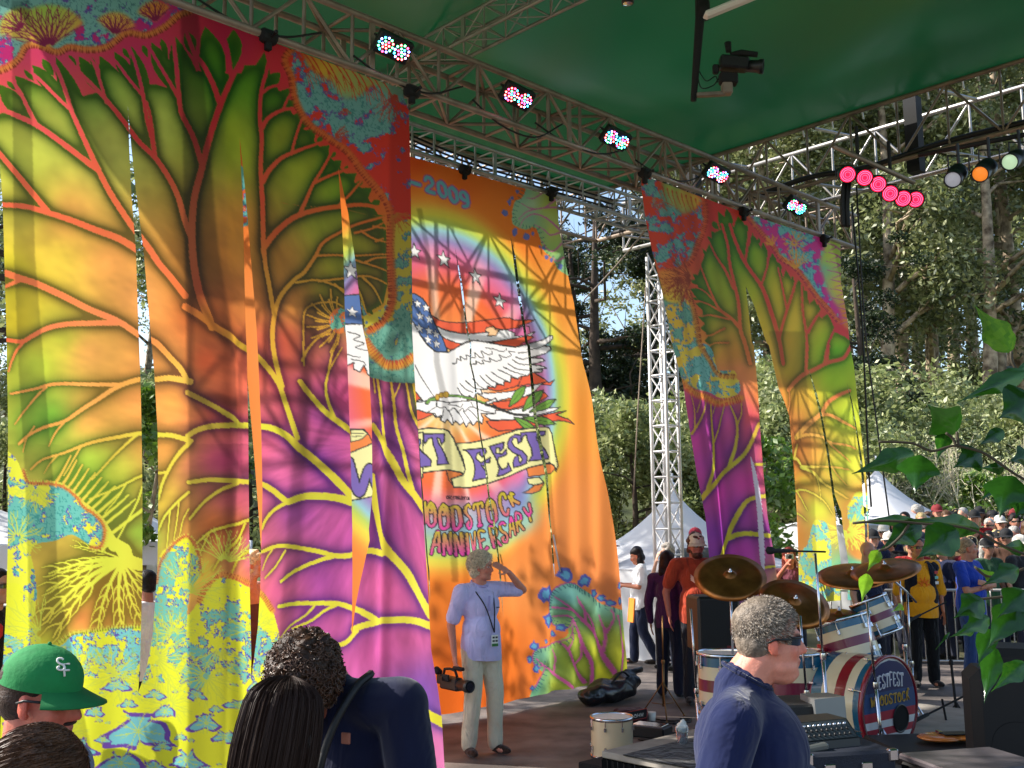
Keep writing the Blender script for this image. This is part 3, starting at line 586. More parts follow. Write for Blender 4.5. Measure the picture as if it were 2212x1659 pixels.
    s.shape(Z2([(1785,890),(1840,885),(1870,905),(1840,935),(1785,950)]), CRM, DK, 2); s.lines([Z2(l) for l in ([(1790,905),(1850,905)],[(1790,920),(1840,922)])], DK, 1.6, 1.6)
    s.shape(Z2([(1600,1060),(1785,1002),(1900,955),(2140,900),(2140,1130),(1900,1225),(1800,1245),(1600,1280)]), CRM, DK, 2.8)
    PU = (120,98,180)
    mW, mX = s.mask(), s.mask(); qW = Z2([(1775,1045),(1985,1000),(1965,1175),(1792,1215)])
    glyph(s, mW, 'W', qW, 24); glyph(s, mX, 'W', qW, 17.5); s.put(mW, DK); s.put(mX, PU)
    for pl in ([(75,475),(265,475),(265,540),(240,572),(225,520),(200,512),(215,560),(250,620),(280,690),(300,752),(200,757),(207,690),(190,640),(165,570),(155,512),(120,520),(90,565),(75,540)],
               [(-10,515),(45,525),(50,560),(30,600),(60,640),(115,680),(148,720),(145,768),(60,778),(-10,790),(20,740),(40,705),(-5,640)],
               [(405,625),(640,605),(652,640),(612,692),(585,662),(590,642),(560,655),(545,700),(600,742),(640,720),(688,692),(680,737),(640,742),(632,770),(600,762),(650,820),(662,880),(580,890),(508,905),(530,850),(535,790),(520,720),(480,660),(450,635)],
               [(680,592),(812,550),(802,610),(770,642),(770,602),(740,602),(735,650),(790,662),(832,618),(838,662),(800,680),(760,692),(750,732),(788,802),(840,782),(850,738),(888,810),(800,850),(743,862),(765,800),(745,720),(715,660)],
               [(845,560),(870,510),(930,478),(990,488),(988,540),(960,560),(945,512),(910,512),(890,550),(920,590),(1000,630),(1048,682),(1042,742),(980,767),(913,782),(903,740),(920,690),(960,668),(965,720),(980,742),(1000,710),(978,672),(900,642),(850,602)],
               [(982,462),(1197,448),(1192,480),(1170,492),(1130,482),(1132,530),(1180,600),(1232,682),(1227,702),(1063,722),(1095,670),(1085,600),(1050,530),(1040,482),(1010,490),(990,542)]):
        s.shape(E_(pl), PU, DK, 3)
    # lower lettering
    bg = s.poly(E_([(60,1120),(200,1060),(500,1060),(700,1010),(900,920),(1020,1020),(1100,1060),(1120,1300),(900,1450),(600,1560),(200,1560),(20,1500)]), True)
    n = vnoise(X, Y, 40, 8, 2)
    s.put(blur(bg, 10) * .8, field(s, [(930,1090,(235,90,120)),(1050,1060,(230,95,150)),(1120,1080,(110,110,190)),(1150,1130,(120,200,210)),(930,1140,(120,190,210)),(1000,1140,(120,200,210)),(1080,1150,(130,195,215)),(920,1170,(170,210,90)),(1100,1180,(150,210,150))]))
    mo = s.mask(); mi = s.mask()
    def word(txt, tops, bots, wds, wo, wi):
        for ch, t, b, wd in zip(txt, tops, bots, wds):
            q = E_([(t[0] - wd/2, t[1] + 8), (t[0] + wd/2, t[1] - 8), (b[0] + wd/2, b[1] - 10), (b[0] - wd/2, b[1] + 10)])
            glyph(s, mo, ch, q, wo); glyph(s, mi, ch, q, wi)
    word('WOODSTOCK', [(60,1110),(145,1100),(255,1118),(345,1130),(445,1128),(560,1108),(675,1070),(780,1020),(880,1040)], [(75,1290),(160,1315),(268,1340),(365,1340),(470,1335),(590,1315),(705,1280),(825,1215),(930,1120)], [66,72,72,66,72,90,74,72,74], 10.5, 6)
    word('ANNIVERSARY', [(195,1375),(285,1380),(365,1385),(430,1385),(500,1380),(590,1355),(695,1325),(780,1290),(865,1245),(955,1200),(1045,1150)], [(190,1560),(285,1570),(380,1578),(445,1575),(525,1560),(625,1540),(735,1500),(820,1460),(900,1400),(980,1355),(1075,1270)], [74,64,64,40,68,66,66,60,66,64,66], 9.5, 5.2)
    s.put(mo, (45,35,45))
    g = np.clip(((Y - (824.8 + .23674*1130 - .00075 * np.clip(X - 960, 0, 400) ** 2)) % 58) / 50, 0, 1)[..., None]
    line_top = 1092 - .00082 * np.clip(X - 955, 0, 400) ** 2
    ph = np.where(Y < line_top + 56, (Y - line_top) / 50., (Y - line_top - 58) / 46.); ph = np.clip(ph, 0, 1)[..., None]
    s.put(mi, (np.array([.74,.66,.16]) * (1 - ph) + np.array([.86,.26,.62]) * ph).astype(np.float32))
    m = s.mask()
    for i, ch in enumerate('CELEBRATING'):
        x = 280 + 18*i; y = 1042 + 1.0*i; q = E_([(x, y), (x + 13, y), (x + 13, y + 26), (x, y + 26)]); glyph(s, m, ch, q, 1.7)
    s.put(m, (60,40,50))
    # corner prints
    tr = s.poly(C4([(1150,310),(1230,330),(1200,400),(1150,430),(1130,520),(1140,600),(1230,640),(1300,620),(1340,700),(1370,800),(1440,860),(1500,960),(1700,980),(1700,300),(1300,290)]), True)
    s.put(tr, field(s, [(1130,420,(110,185,165)),(1150,470,(110,180,170)),(1180,450,(205,215,60)),(1195,430,(160,165,30)),(1190,500,(225,220,60)),(1200,540,(160,200,80)),(1210,560,(120,190,150)),(1150,440,(200,225,190)),(1170,500,(120,180,150))]))
    m = s.mask()
    for l in ([(1470,400),(1380,470),(1280,480),(1200,440)],[(1480,470),(1380,475),(1250,500),(1180,560)],[(1490,640),(1400,560),(1300,520),(1220,560),(1190,620)],[(1500,660),(1420,680),(1370,640),(1300,600)],[(1510,740),(1450,800),(1400,790),(1350,720)],[(1520,850),(1470,880),(1440,840)],[(1400,330),(1300,400),(1240,400)]):
        s.stroke(m, C4(l), 4.5, 1.5)
    s.put(m, (205,110,160)); m = s.mask()
    pth = smooth(C4([(1200,340),(1160,420),(1130,520),(1150,600),(1240,640),(1320,640),(1350,740),(1390,820),(1450,880),(1500,950)]), 6)
    for i in range(0, len(pth) - 1, 2):
        d = pth[i+1] - pth[i]; nn = np.array([d[1], -d[0]]) / (np.hypot(*d) + 1e-6)
        s.stroke(m, [pth[i], pth[i] + nn * 9], 1.6, 1, sm=False)
    s.put(m, (45,110,110))
    for x, y, r in ((1075,510,22),(1110,430,18),(1150,660,26),(1240,690,24),(1170,350,14),(1130,400,12),(1390,850,16),(1430,870,13),(1370,780,14),(1490,920,18),(1290,670,12),(1340,770,10)):
        rs = random.Random(int(x + y)); pp = C4([(x + r*(1 + rs.uniform(-.35,.4))*math.cos(a), y + r*1.15*(1 + rs.uniform(-.35,.4))*math.sin(a)) for a in np.linspace(0, 6.28, 11)[:-1]]); s.shape(pp, (98,112,185))
    # left corner of the sheet, seen through the slit
    fractal(s, s.poly([(490,330),(545,380),(560,480),(490,500)]), (225,95,40), (88,90,170), (95,170,160), cen=(500,420), thr=(.35,.45), seed=61)
    br = s.poly(C6([(1190,470),(1120,525),(1085,600),(1092,690),(1130,740),(1195,765),(1190,820),(1110,870),(1000,900),(970,950),(990,1010),(1040,1050),(1010,1110),(975,1150),(980,1215),(1330,1160),(1620,1110),(1620,600),(1520,645),(1400,600),(1300,520),(1250,480)]), True)
    s.put(br, field(s, [(1210,1290,(110,190,190)),(1240,1290,(110,190,190)),(1300,1320,(110,190,180)),(1330,1330,(120,190,170)),(1260,1340,(130,195,130)),(1310,1370,(215,215,40)),(1250,1380,(200,205,35)),(1280,1410,(215,215,30)),(1230,1430,(170,190,40)),(1170,1420,(110,190,180)),(1190,1450,(130,185,110)),(1160,1480,(80,170,160)),(1300,1450,(200,195,20)),(1340,1400,(215,205,30)),(1210,1480,(190,190,30)),(1330,1440,(205,200,30))]))
    m = s.mask()
    for l, a, b in (([(1490,1100),(1430,960),(1380,830),(1310,730),(1230,650),(1120,630)],9,4),([(1345,1140),(1345,1000),(1300,880),(1270,780),(1210,690),(1130,690)],9,3),([(1310,1110),(1240,1000),(1200,900),(1160,850)],8,3),([(1230,1150),(1140,1060),(1040,1000),(1000,960)],7,2.5),([(1500,1090),(1535,930),(1510,800),(1480,680)],9,3.5),([(1420,930),(1430,800),(1400,680)],6,2.5),([(1380,830),(1330,700),(1270,590)],5,2),([(1240,1000),(1290,950),(1290,870)],5,3),([(1200,900),(1230,830),(1220,760)],4,2),([(1140,1060),(1150,960),(1130,900)],4,2),([(1310,730),(1300,640),(1260,560)],4,2),([(1430,800),(1460,700),(1450,640)],4,2),([(1240,660),(1180,600),(1140,560)],4,2)):
        s.stroke(m, C6(l), a, b)
    k = blur(m, 4); s.put(np.clip(k * 1.2, 0, .65) * (1 - m) * br, (55,75,35)); s.put(m * br, (205,85,150)); m = s.mask()
    pth = smooth(C6([(1250,480),(1190,475),(1120,530),(1090,600),(1095,690),(1130,740),(1200,760),(1230,700),(1210,820),(1110,870),(1000,900),(975,960),(1000,1010),(1050,1010),(1010,1110),(975,1160)]), 8)
    for i in range(0, len(pth) - 1, 2):
        d = pth[i+1] - pth[i]; nn = np.array([-d[1], d[0]]) / (np.hypot(*d) + 1e-6)
        s.stroke(m, [pth[i], pth[i] - nn * 10], 1.8, 1, sm=False)
    pt2 = smooth(C6([(1250,480),(1300,520),(1400,600),(1520,650)]), 8)
    for q in pt2[::2]: s.stroke(m, [q, q + np.array([2, 12])], 1.8, 1, sm=False)
    s.put(m, (45,90,110)); m = s.mask(); s.stroke(m, pth, 2.4, sm=False); s.put(m, (190,75,150))
    for x, y, r in ((1190,425,38),(1300,462,34),(1062,545,46),(1080,715,38),(1130,802,18),(985,880,26),(953,962,20),(1000,1022,22),(1355,540,24),(1410,570,22),(1445,600,20),(1500,588,22),(1170,760,22),(1500,490,20),(1060,850,12),(970,1150,14)):
        rs = random.Random(int(x + y)); an = np.linspace(0, 6.28, 13)[:-1]
        pr = [(math.cos(a) * r * (1 + rs.uniform(-.3,.4)), 1.1 * math.sin(a) * r * (1 + rs.uniform(-.3,.4))) for a in an]
        s.shape(C6([(x + a, y + b) for a, b in pr]), (88,98,185)); s.shape(C6([(x + a*.55, y + b*.55) for a, b in pr]), (90,165,205))
    s.den = np.ones((s.H, s.W), np.float32)
    for a, b, k in ((C4([(400,480),(455,750),(500,1100),(530,1659)]) + C5([(800,400),(860,1659)]), C4([(440,480),(490,750),(530,1100),(575,1659)]) + C5([(845,400),(900,1659)]), .22), (C4([(1150,860),(1210,1200),(1290,1659)]) + C5([(1470,500),(1600,1400)]), C4([(1165,860),(1265,1200),(1360,1659)]) + C5([(1545,500),(1640,1400)]), .22)):
        s.den *= 1 - k * blur(s.poly(a + b[::-1]), 1)
    return s

# ---------------------------------------------------------------- right banner
def art_right():
    s = Sheet(1360, 350, 1905, 1290)
    X, Y = s.grid()
    s.img = field(s, [(1560,520,(95,150,15)),(1600,560,(120,165,15)),(1560,620,(155,170,20)),(1620,620,(165,175,20)),(1500,640,(90,150,15)),(1510,700,(140,165,20)),(1540,740,(190,150,30)),(1590,760,(200,130,35)),(1640,700,(200,170,30)),(1700,640,(210,180,30)),(1740,680,(225,180,40)),
        (1700,740,(215,165,35)),(1780,740,(170,185,25)),(1800,760,(100,190,20)),(1700,800,(190,160,30)),(1650,860,(225,115,30)),(1690,900,(225,125,40)),(1720,860,(210,150,35)),(1800,820,(150,190,20)),(1720,960,(235,130,40)),(1690,1000,(230,110,30)),(1740,1040,(225,170,40)),
        (1820,900,(170,195,30)),(1830,1000,(200,200,45)),(1700,1060,(230,160,40)),(1770,1100,(190,200,45)),(1600,800,(215,120,60)),(1640,930,(200,50,130)),(1620,1040,(200,45,150)),(1620,900,(215,70,70)),(1510,880,(190,45,120)),(1500,940,(200,55,160)),(1540,920,(165,45,160)),(1580,900,(205,70,150)),
        (1530,1000,(170,50,165)),(1590,980,(120,35,140)),(1560,1060,(205,55,170)),(1600,1100,(150,40,160)),(1540,1150,(120,45,160)),(1600,1190,(200,50,170)),(1650,1150,(130,40,150)),(1720,1160,(190,120,40)),(1860,1100,(210,120,50)),(1560,1220,(90,40,150)),(1840,1240,(90,190,150)),(1740,1250,(190,205,40))], 3.4)
    s.img *= (1 + .14 * (vnoise(X * .8 + Y * .3, Y * .5, 30, 15, 3) - .5))[..., None]
    dark = field(s, [(1600,520,(20,75,5)),(1500,680,(20,80,10)),(1600,700,(60,65,10)),(1740,680,(80,70,10)),(1700,850,(70,50,10)),(1700,1000,(95,60,15)),(1820,1000,(80,105,20)),(1560,900,(70,20,110)),(1560,1100,(60,20,110)),(1640,1000,(90,25,90)),(1800,800,(40,90,5))])
    vein = field(s, [(1560,460,(205,50,40)),(1700,520,(195,40,85)),(1600,560,(200,60,45)),(1500,600,(215,80,40)),(1540,700,(200,95,35)),(1600,740,(190,95,35)),(1520,740,(215,140,35)),(1640,660,(205,60,45)),(1720,660,(225,75,45)),(1700,780,(215,80,45)),(1800,720,(215,50,60)),(1790,820,(205,80,50)),
        (1700,860,(205,120,50)),(1750,900,(225,130,60)),(1680,940,(205,180,45)),(1780,960,(220,160,60)),(1820,960,(225,130,60)),(1730,1020,(200,210,60)),(1560,900,(165,150,30)),(1540,1000,(165,165,25)),(1590,1000,(170,165,30)),(1600,1180,(175,175,30)),(1720,1100,(195,190,50))])
    V = s.mask()
    def v(f, k, pts, w0, w1): s.stroke(V, f(pts), w0 * k, w1 * k)
    a, b = .28402, .30769
    for pts, w0, w1 in (([(1000,1659),(960,1500),(930,1400),(915,1200),(890,1080),(850,900),(835,760),(790,600)],28,18),([(1245,1659),(1215,1480),(1150,1250),(1090,1080),(1000,950),(940,850),(880,700),(850,600)],34,22),([(1210,1480),(1270,1300),(1330,1130),(1365,1000)],26,18),([(1285,1240),(1250,1080),(1215,930)],18,12),
        ([(1440,1659),(1440,1450),(1410,1250),(1400,1060)],20,14),([(1445,1425),(1500,1320),(1580,1210)],24,14),([(1570,1659),(1600,1500),(1660,1350)],20,12),([(930,1395),(870,1320),(780,1240),(720,1130),(660,1000),(610,880)],24,12),([(880,1090),(820,950),(750,840),(690,720)],20,12),([(1090,1050),(1130,920),(1150,800)],18,12),
        ([(960,900),(980,760),(1000,620)],20,18),([(800,1265),(700,1210),(600,1180)],14,8),([(850,1320),(720,1290),(620,1300)],16,9),([(820,1390),(720,1440),(630,1450)],16,9),([(850,1500),(760,1500),(680,1530)],14,8),([(750,1190),(660,1110),(570,1070)],12,8)): v(R1, a, pts, w0, w1)
    for pts, w0, w1 in (([(1190,312),(1300,212),(1380,170),(1480,118),(1570,90),(1625,10)],30,24),([(1328,185),(1335,0)],22,18),([(1468,125),(1478,0)],18,14),([(1255,645),(1340,560),(1430,480),(1480,400),(1540,350),(1610,318)],34,22),([(1430,482),(1500,490),(1570,540),(1650,585)],24,12),([(1258,650),(1340,625),(1440,640),(1500,680),(1600,705),(1650,730)],22,10),
        ([(1290,850),(1400,852),(1510,850),(1600,872)],18,10),([(1295,858),(1380,890),(1450,960),(1530,1012),(1600,1075)],20,9),([(1228,1022),(1310,1015),(1400,1050),(1470,1100),(1530,1185)],15,7),([(1240,1020),(1290,1080),(1335,1160)],13,7),([(1235,1180),(1290,1200),(1330,1235)],11,6),([(1225,795),(1262,700)],20,18),([(1222,790),(1260,800),(1285,830)],22,16),
        ([(1500,690),(1560,760),(1610,820)],11,6),([(1520,860),(1560,930),(1600,990)],9,5),([(1400,900),(1430,1000),(1440,1100)],8,4),([(1170,480),(1200,400),(1195,300)],14,8),
        ([(555,1085),(640,1000),(720,930),(800,860),(880,780),(930,700),(985,550)],38,22),([(615,1000),(660,870),(667,700),(655,550),(650,400),(655,370)],28,8),([(667,690),(720,590),(745,500),(770,410)],15,6),([(800,860),(840,700),(845,550),(800,410)],24,8),([(845,560),(870,480),(870,390)],10,6),([(500,620),(560,540),(600,450),(612,370)],18,6),([(525,590),(525,450),(495,330)],12,5),
        ([(545,470),(570,400),(575,340)],8,4),([(665,480),(690,430),(700,390)],8,4),([(720,1480),(790,1350),(850,1210),(920,1090),(1040,1055)],38,26),([(785,1360),(900,1320),(1060,1335)],36,30),([(970,835),(1025,835)],20,20),([(1040,1560),(1110,1550)],16,14)): v(R2, b, pts, w0, w1)
    G = s.poly(R1([(100,200),(1700,200),(1900,1600),(1780,1500),(1700,1450),(1640,1420),(1590,1350),(1480,1260),(1370,1150),(1270,1060),(1170,960),(1100,850),(1010,780),(920,680),(830,620),(740,660),(690,760),(640,880),(600,1000),(610,1100),(640,1250),(660,1400),(700,1520),(740,1600),(600,1700),(300,1000)]))
    Lv = s.mask()
    for t, bb, w in (((757,498),(1000,960),56),((822,480),(862,655),28),((908,538),(965,830),50),((1018,668),(1095,1090),50),((1100,738),(1112,930),28),((970,600),(975,680),14),((1068,700),(1070,750),12),((1172,818),(1190,1420),84),((1222,890),(1235,980),16),((1278,945),(1310,1220),40),((1330,990),(1330,1080),14),
        ((1380,1020),(1330,1600),100),((1430,1100),(1430,1190),14),((1492,1168),(1445,1400),46),((1522,1210),(1515,1320),22),((1590,1280),(1510,1659),80),((1640,1430),(1610,1640),50),((1710,1450),(1720,1640),32),((718,575),(765,640),20),((712,648),(835,850),40),((698,738),(880,1120),50),((650,868),(900,1400),80),
        ((570,975),(740,1140),36),((552,1090),(790,1210),50),((550,1022),(620,1060),16),((588,1200),(860,1290),44),((605,1300),(900,1370),56),((622,1388),(760,1395),32),((655,1485),(880,1460),54),((700,1570),(790,1530),30),((570,1160),(610,1175),10),((640,780),(760,960),18),((690,1600),(860,1620),40),((680,690),(740,750),14)):
        s.poly(R1(lens(t, bb, w)), True, Lv)
    G = G * (1 - Lv); M = np.maximum(V, G)
    k = finish(s, M, dark, 6)
    s.img += (dark - s.img) * (k*.72)[..., None]
    s.img += (np.array([.22, .40, .02], np.float32) - s.img) * (np.clip(blur(G, 9) * 1.3, 0, .7) * (1 - M) * np.clip((900 - Y) / 300., 0, 1))[..., None]
    s.put(M, vein)
    lf = s.poly(R1([(100,200),(500,290),(620,380),(660,500),(650,620),(600,760),(560,860),(470,920),(380,950),(330,1000),(290,900),(100,500)]), True)
    fractal(s, lf, (222,62,30), (92,88,160), (95,160,155), (40,110,115), cen=(1420,480), thr=(.52,.66), seed=41)
    l2 = s.poly(R1([(330,1180),(450,1150),(530,1180),(580,1300),(600,1450),(640,1560),(760,1700),(900,1720),(860,1860),(700,1880),(480,1800),(400,1600)]), True)
    fractal(s, l2, (210,175,40), (82,100,150), (95,160,140), (40,110,110), cen=(1480,720), thr=(.40,.54), seed=45)
    l3 = s.poly(R2([(400,0),(640,0),(720,180),(840,230),(855,330),(760,370),(640,330),(520,290),(470,200)]), True)
    fractal(s, l3, (215,190,50), (82,110,160), (100,175,170), (40,120,110), cen=(1560,820), thr=(.38,.48), seed=46)
    ur = s.poly(R1([(960,470),(1000,560),(1080,650),(1170,760),(1250,850),(1330,890),(1420,990),(1500,1110),(1600,1220),(1660,1310),(1720,1330),(1900,1300),(1800,500),(1200,350)]), True)
    fractal(s, ur, (200,45,130), (105,80,160), (95,165,160), (40,110,120), cen=(1700,560), thr=(.42,.56), seed=49)
    ye = s.poly(R1([(1580,720),(1560,800),(1530,900),(1560,1000),(1600,1130),(1680,1260),(1720,1380),(1900,1380),(1800,700)]), True); ye = blur(ye, 3)
    s.put(ye, field(s, [(1790,560,(190,190,30)),(1810,620,(220,180,30)),(1820,680,(215,110,40)),(1780,580,(100,170,150)),(1778,640,(120,170,140))]))
    scallops(s, R1([(580,320),(640,400),(665,500),(655,620),(600,760),(555,870),(480,930)]), None, (150,40,20), 5, -1, (220,85,35), 10)
    scallops(s, R1([(530,1100),(570,1250),(600,1400),(620,1520),(700,1640),(780,1740),(900,1760)]), None, (120,40,10), 5, -1, (215,140,40), 8)
    scallops(s, R1([(960,510),(1060,630),(1180,770),(1240,860),(1340,920),(1420,1010),(1500,1130),(1600,1250),(1670,1340)]), None, (150,30,60), 5, 1, (215,100,50), 8)
    scallops(s, R2([(430,260),(520,330),(600,360),(700,400),(800,390),(865,370)]), None, (200,60,50), 5, 1, (220,130,40), 14)
    f = s.mask()
    for c, d, sp, r1, n in ((R1([(560,1010)])[0],185,140,75,13),(R1([(480,1000)])[0],250,100,60,9),): feather(s, f, c, d, sp, 5, r1, n, 2.6, .25, True, 4)
    fa = s.poly(R1([(300,950),(520,930),(560,1010),(520,1100),(450,1200),(340,1160)]), True); s.put(blur(fa, 2), field(s, [(1440,600,(215,130,40)),(1470,590,(210,90,40)),(1450,640,(205,190,40))])); s.put(f, (150,60,25))
    f = s.mask(); fy = s.poly(R1([(330,270),(600,380),(600,470),(500,520),(430,470),(350,420)]), True); s.put(blur(fy, 3), field(s, [(1450,405,(170,180,40)),(1490,430,(225,165,30)),(1430,430,(95,165,150)),(1500,450,(205,170,40)),(1480,470,(90,160,140))]))
    for i in range(9):
        p0 = R1([(300 + 36*i, 300 + 13*i)])[0]; s.stroke(f, [p0, (p0[0] + 3, p0[1] + 14), (p0[0] + 12, p0[1] + 34 + (8 if i % 2 else 0))], 3, 1)
    feather(s, f, R1([(310,400)])[0], 250, 160, 3, 34, 10, 2.2, .2, True, 6)
    s.put(f, (195,75,35))
    f = s.mask()
    for c, d, sp, r1, n in ((R1([(1350,940)])[0],90,110,45,9),(R1([(1180,760)])[0],120,120,26,7),(R1([(1340,740)])[0],90,360,30,11)): feather(s, f, c, d, sp, 3, r1, n, 2.4, .2, True, 3)
    s.put(f, (225,140,40))
    f = s.mask()
    for i in range(9):
        y = 760 + 70*i; s.stroke(f, R1([(1720 + 12*i, y + 60), (1640 + 12*i, y), (1560 + 10*i, y - 20)]), 4, 1); s.stroke(f, R1([(1660 + 12*i, y + 15), (1600 + 10*i, y + 40)]), 2.4, 1)
    s.put(f, (180,70,130))
    for pl, sd, th in ((R2([(1330,1400),(1380,1240),(1430,1230),(1490,1260),(1520,1400),(1530,1659),(1500,1750),(1230,1750),(1240,1500)]),52,(.40,.50)),(R2([(1600,1130),(1640,1040),(1690,1030),(1760,1060),(1760,1250),(1620,1240)]),53,(.35,.45)),(R2([(1220,1660),(1600,1600),(1780,1500),(1780,1800),(1220,1800)]),54,(.5,.6))):
        fractal(s, s.poly(pl, True), (205,200,50), (95,120,170), (100,185,170), (200,180,50), cen=(1790,1180), thr=th, seed=sd)
    f = s.mask(); feather(s, f, R2([(1610,1310)])[0], 300, 300, 4, 46, 17, 4, .2, True, 8); fo = s.poly(R2([(1600,1270),(1740,1240),(1750,1480),(1650,1500),(1600,1400)]), True)
    s.put(blur(fo, 3), (225,135,55)); s.put(f, (205,205,60))
    s.img = np.clip(s.img * 1.22, 0, 1)  # whole print brightened to offset the roof shade on this banner
    s.put(s.poly(R2([(932,770),(965,860),(1012,1100),(1045,1545),(1015,1500),(985,1150),(950,900)]), True), (225,215,235))
    s.den = np.ones((s.H, s.W), np.float32)
    for A, B, k in ((R2([(1310,950),(1330,0),(1395,1300)]), R2([(1390,950),(1400,0),(1400,1300)]), 0),):
        pass
    s.den *= 1 - .16 * blur(s.poly(R2([(1050,-100),(1200,500),(1240,900),(1235,1659),(1400,1659),(1390,1000),(1350,400),(1300,-100)])), 1)
    for x, w, k in ((1430,9,.14),(1455,8,.12),(1480,12,.15),(1520,10,.12)):
        yy = (Y - 380.); s.den *= 1 - k * np.exp(-((X - x - yy * .15) / w) ** 2) * (Y < 1300)
    return s
# ------------------------------------------------------------------ mesh helpers
def nrm(v):
    v = np.asarray(v, float); return v / (np.linalg.norm(v) + 1e-12)
class MB:
    def __init__(s): s.v = []; s.f = []; s.m = []; s.mi = 0
    def add(s, vs, fs):
        o = len(s.v); s.v += [tuple(map(float, q)) for q in vs]
        for f in fs: s.f.append(tuple(i + o for i in f)); s.m.append(s.mi)
        return s
    def box(s, c, size, ax=None, bev=0):
        c = np.asarray(c, float); h = np.asarray(size, float) / 2
        A = np.eye(3) if ax is None else np.array([nrm(a) for a in ax])
        if bev:
            b = min(bev, h.min() * .9); vs = []; 
            idx = {}
            for k in range(3):
                for sx in (-1, 1):
                    for sy in (-1, 1):
                        for sz_ in (-1, 1):
                            p = np.array([sx, sy, sz_]) * (h - b); p[k] = [sx, sy, sz_][k] * h[k]
                            idx[(k, sx, sy, sz_)] = len(vs); vs.append(c + p @ A)
            fs = []
            I = lambda k, t: idx[(k,) + tuple(t)]
            for k in range(3):
                for sg in (-1, 1):
                    i, j = (k + 1) % 3, (k + 2) % 3; q = []
                    for a, bb in ((-1, -1), (1, -1), (1, 1), (-1, 1)):
                        t = [0, 0, 0]; t[k] = sg; t[i] = a; t[j] = bb; q.append(I(k, t))
                    fs.append(q if sg > 0 else q[::-1])
            for k in range(3):
                i, j = (k + 1) % 3, (k + 2) % 3
                for a in (-1, 1):
                    for bb in (-1, 1):
                        q = []
                        for sg, kk in ((-1, i), (1, i), (1, j), (-1, j)):
                            t = [0, 0, 0]; t[k] = sg; t[i] = a; t[j] = bb; q.append(I(kk, t))
                        fs.append(q)
            for sx in (-1, 1):
                for sy in (-1, 1):
                    for sz_ in (-1, 1): fs.append([I(k, (sx, sy, sz_)) for k in range(3)])
            return s.add(vs, fs)
        vs = [c + np.array([x, y, z]) * h @ A for x in (-1, 1) for y in (-1, 1) for z in (-1, 1)]
        vs = [c + (np.array([x, y, z]) * h) @ A for x in (-1, 1) for y in (-1, 1) for z in (-1, 1)]
        return s.add(vs, [(0,1,3,2),(4,6,7,5),(0,4,5,1),(2,3,7,6),(0,2,6,4),(1,5,7,3)])
    def tube(s, pts, r, n=6, cap=True):
        P = [np.asarray(p, float) for p in pts]; k = len(P)
        rs = r if hasattr(r, '__len__') else [r] * k
        vs = []; prev = None
        for i in range(k):
            d = nrm(P[min(i+1, k-1)] - P[max(i-1, 0)])
            if prev is None:
                a = np.array([0, 0, 1.]) if abs(d[2]) < .9 else np.array([1., 0, 0])
                prev = nrm(np.cross(d, a))
            u = nrm(prev - d * (prev @ d)); w_ = np.cross(d, u); prev = u
            for j in range(n):
                t = 2 * math.pi * j / n; vs.append(P[i] + rs[i] * (math.cos(t) * u + math.sin(t) * w_))
        fs = [(i*n + j, i*n + (j+1) % n, (i+1)*n + (j+1) % n, (i+1)*n + j) for i in range(k-1) for j in range(n)]
        if cap: fs += [tuple(range(n))[::-1], tuple(range((k-1)*n, k*n))]
        return s.add(vs, fs)
    def lathe(s, prof, c, axis=(0, 0, 1), n=24, up=None):
        """prof: (radius, height) pairs along the axis"""
        d = nrm(axis); a = np.array([0, 0, 1.]) if abs(d[2]) < .9 else np.array([1., 0, 0])
        u = nrm(np.cross(a, d)) if up is None else nrm(up); w_ = np.cross(d, u); c = np.asarray(c, float)
        vs = []; 
        for r, h in prof:
            for j in range(n):
                t = 2 * math.pi * j / n; vs.append(c + d*h + r*(math.cos(t)*u + math.sin(t)*w_))
        k = len(prof)
        fs = [(i*n + j, i*n + (j+1) % n, (i+1)*n + (j+1) % n, (i+1)*n + j) for i in range(k-1) for j in range(n)]
        return s.add(vs, fs)
    def ball(s, c, r, ax=None, n=10):
        c = np.asarray(c, float); r = np.array(r if hasattr(r, '__len__') else [r]*3, float)
        A = np.eye(3) if ax is None else np.array([nrm(a) for a in ax])
        vs = []; m = n; k = n * 2
        for i in range(m + 1):
            th = math.pi * i / m
            for j in range(k):
                ph = 2 * math.pi * j / k
                vs.append(c + (r * np.array([math.sin(th)*math.cos(ph), math.sin(th)*math.sin(ph), math.cos(th)])) @ A)
        fs = [(i*k + j, (i+1)*k + j, (i+1)*k + (j+1) % k, i*k + (j+1) % k) for i in range(m) for j in range(k)]
        return s.add(vs, fs)
    def cap(s, a, b, ra, rb, n=10):
        a = np.asarray(a, float); b = np.asarray(b, float); d = nrm(b - a)
        pts = []; rs = []
        for t in (-1, -.92, -.7, -.38): pts.append(a + d * ra * t); rs.append(ra * math.sqrt(max(0, 1 - t*t)) + 1e-4)
        pts.append(a); rs.append(ra); pts.append(b); rs.append(rb)
        for t in (.38, .7, .92, 1): pts.append(b + d * rb * t); rs.append(rb * math.sqrt(max(0, 1 - t*t)) + 1e-4)
        return s.tube(pts, rs, n)
    def build(s, name, mats, parent=None, smooth=False, loc=None):
        me = bpy.data.meshes.new(name)
        me.from_pydata(s.v, [], s.f)
        ms = mats if isinstance(mats, (list, tuple)) else [mats]
        for m in ms: me.materials.append(m)
        if len(ms) > 1: me.polygons.foreach_set('material_index', s.m)
        if smooth: me.polygons.foreach_set('use_smooth', [True] * len(s.f))
        me.update()
        return link(name, me, parent, loc)
def link(name, me, parent=None, loc=None):
    o = bpy.data.objects.new(name, me); COL.objects.link(o)
    if loc is not None: o.location = tuple(map(float, loc))
    if parent is not None: o.parent = parent
    return o
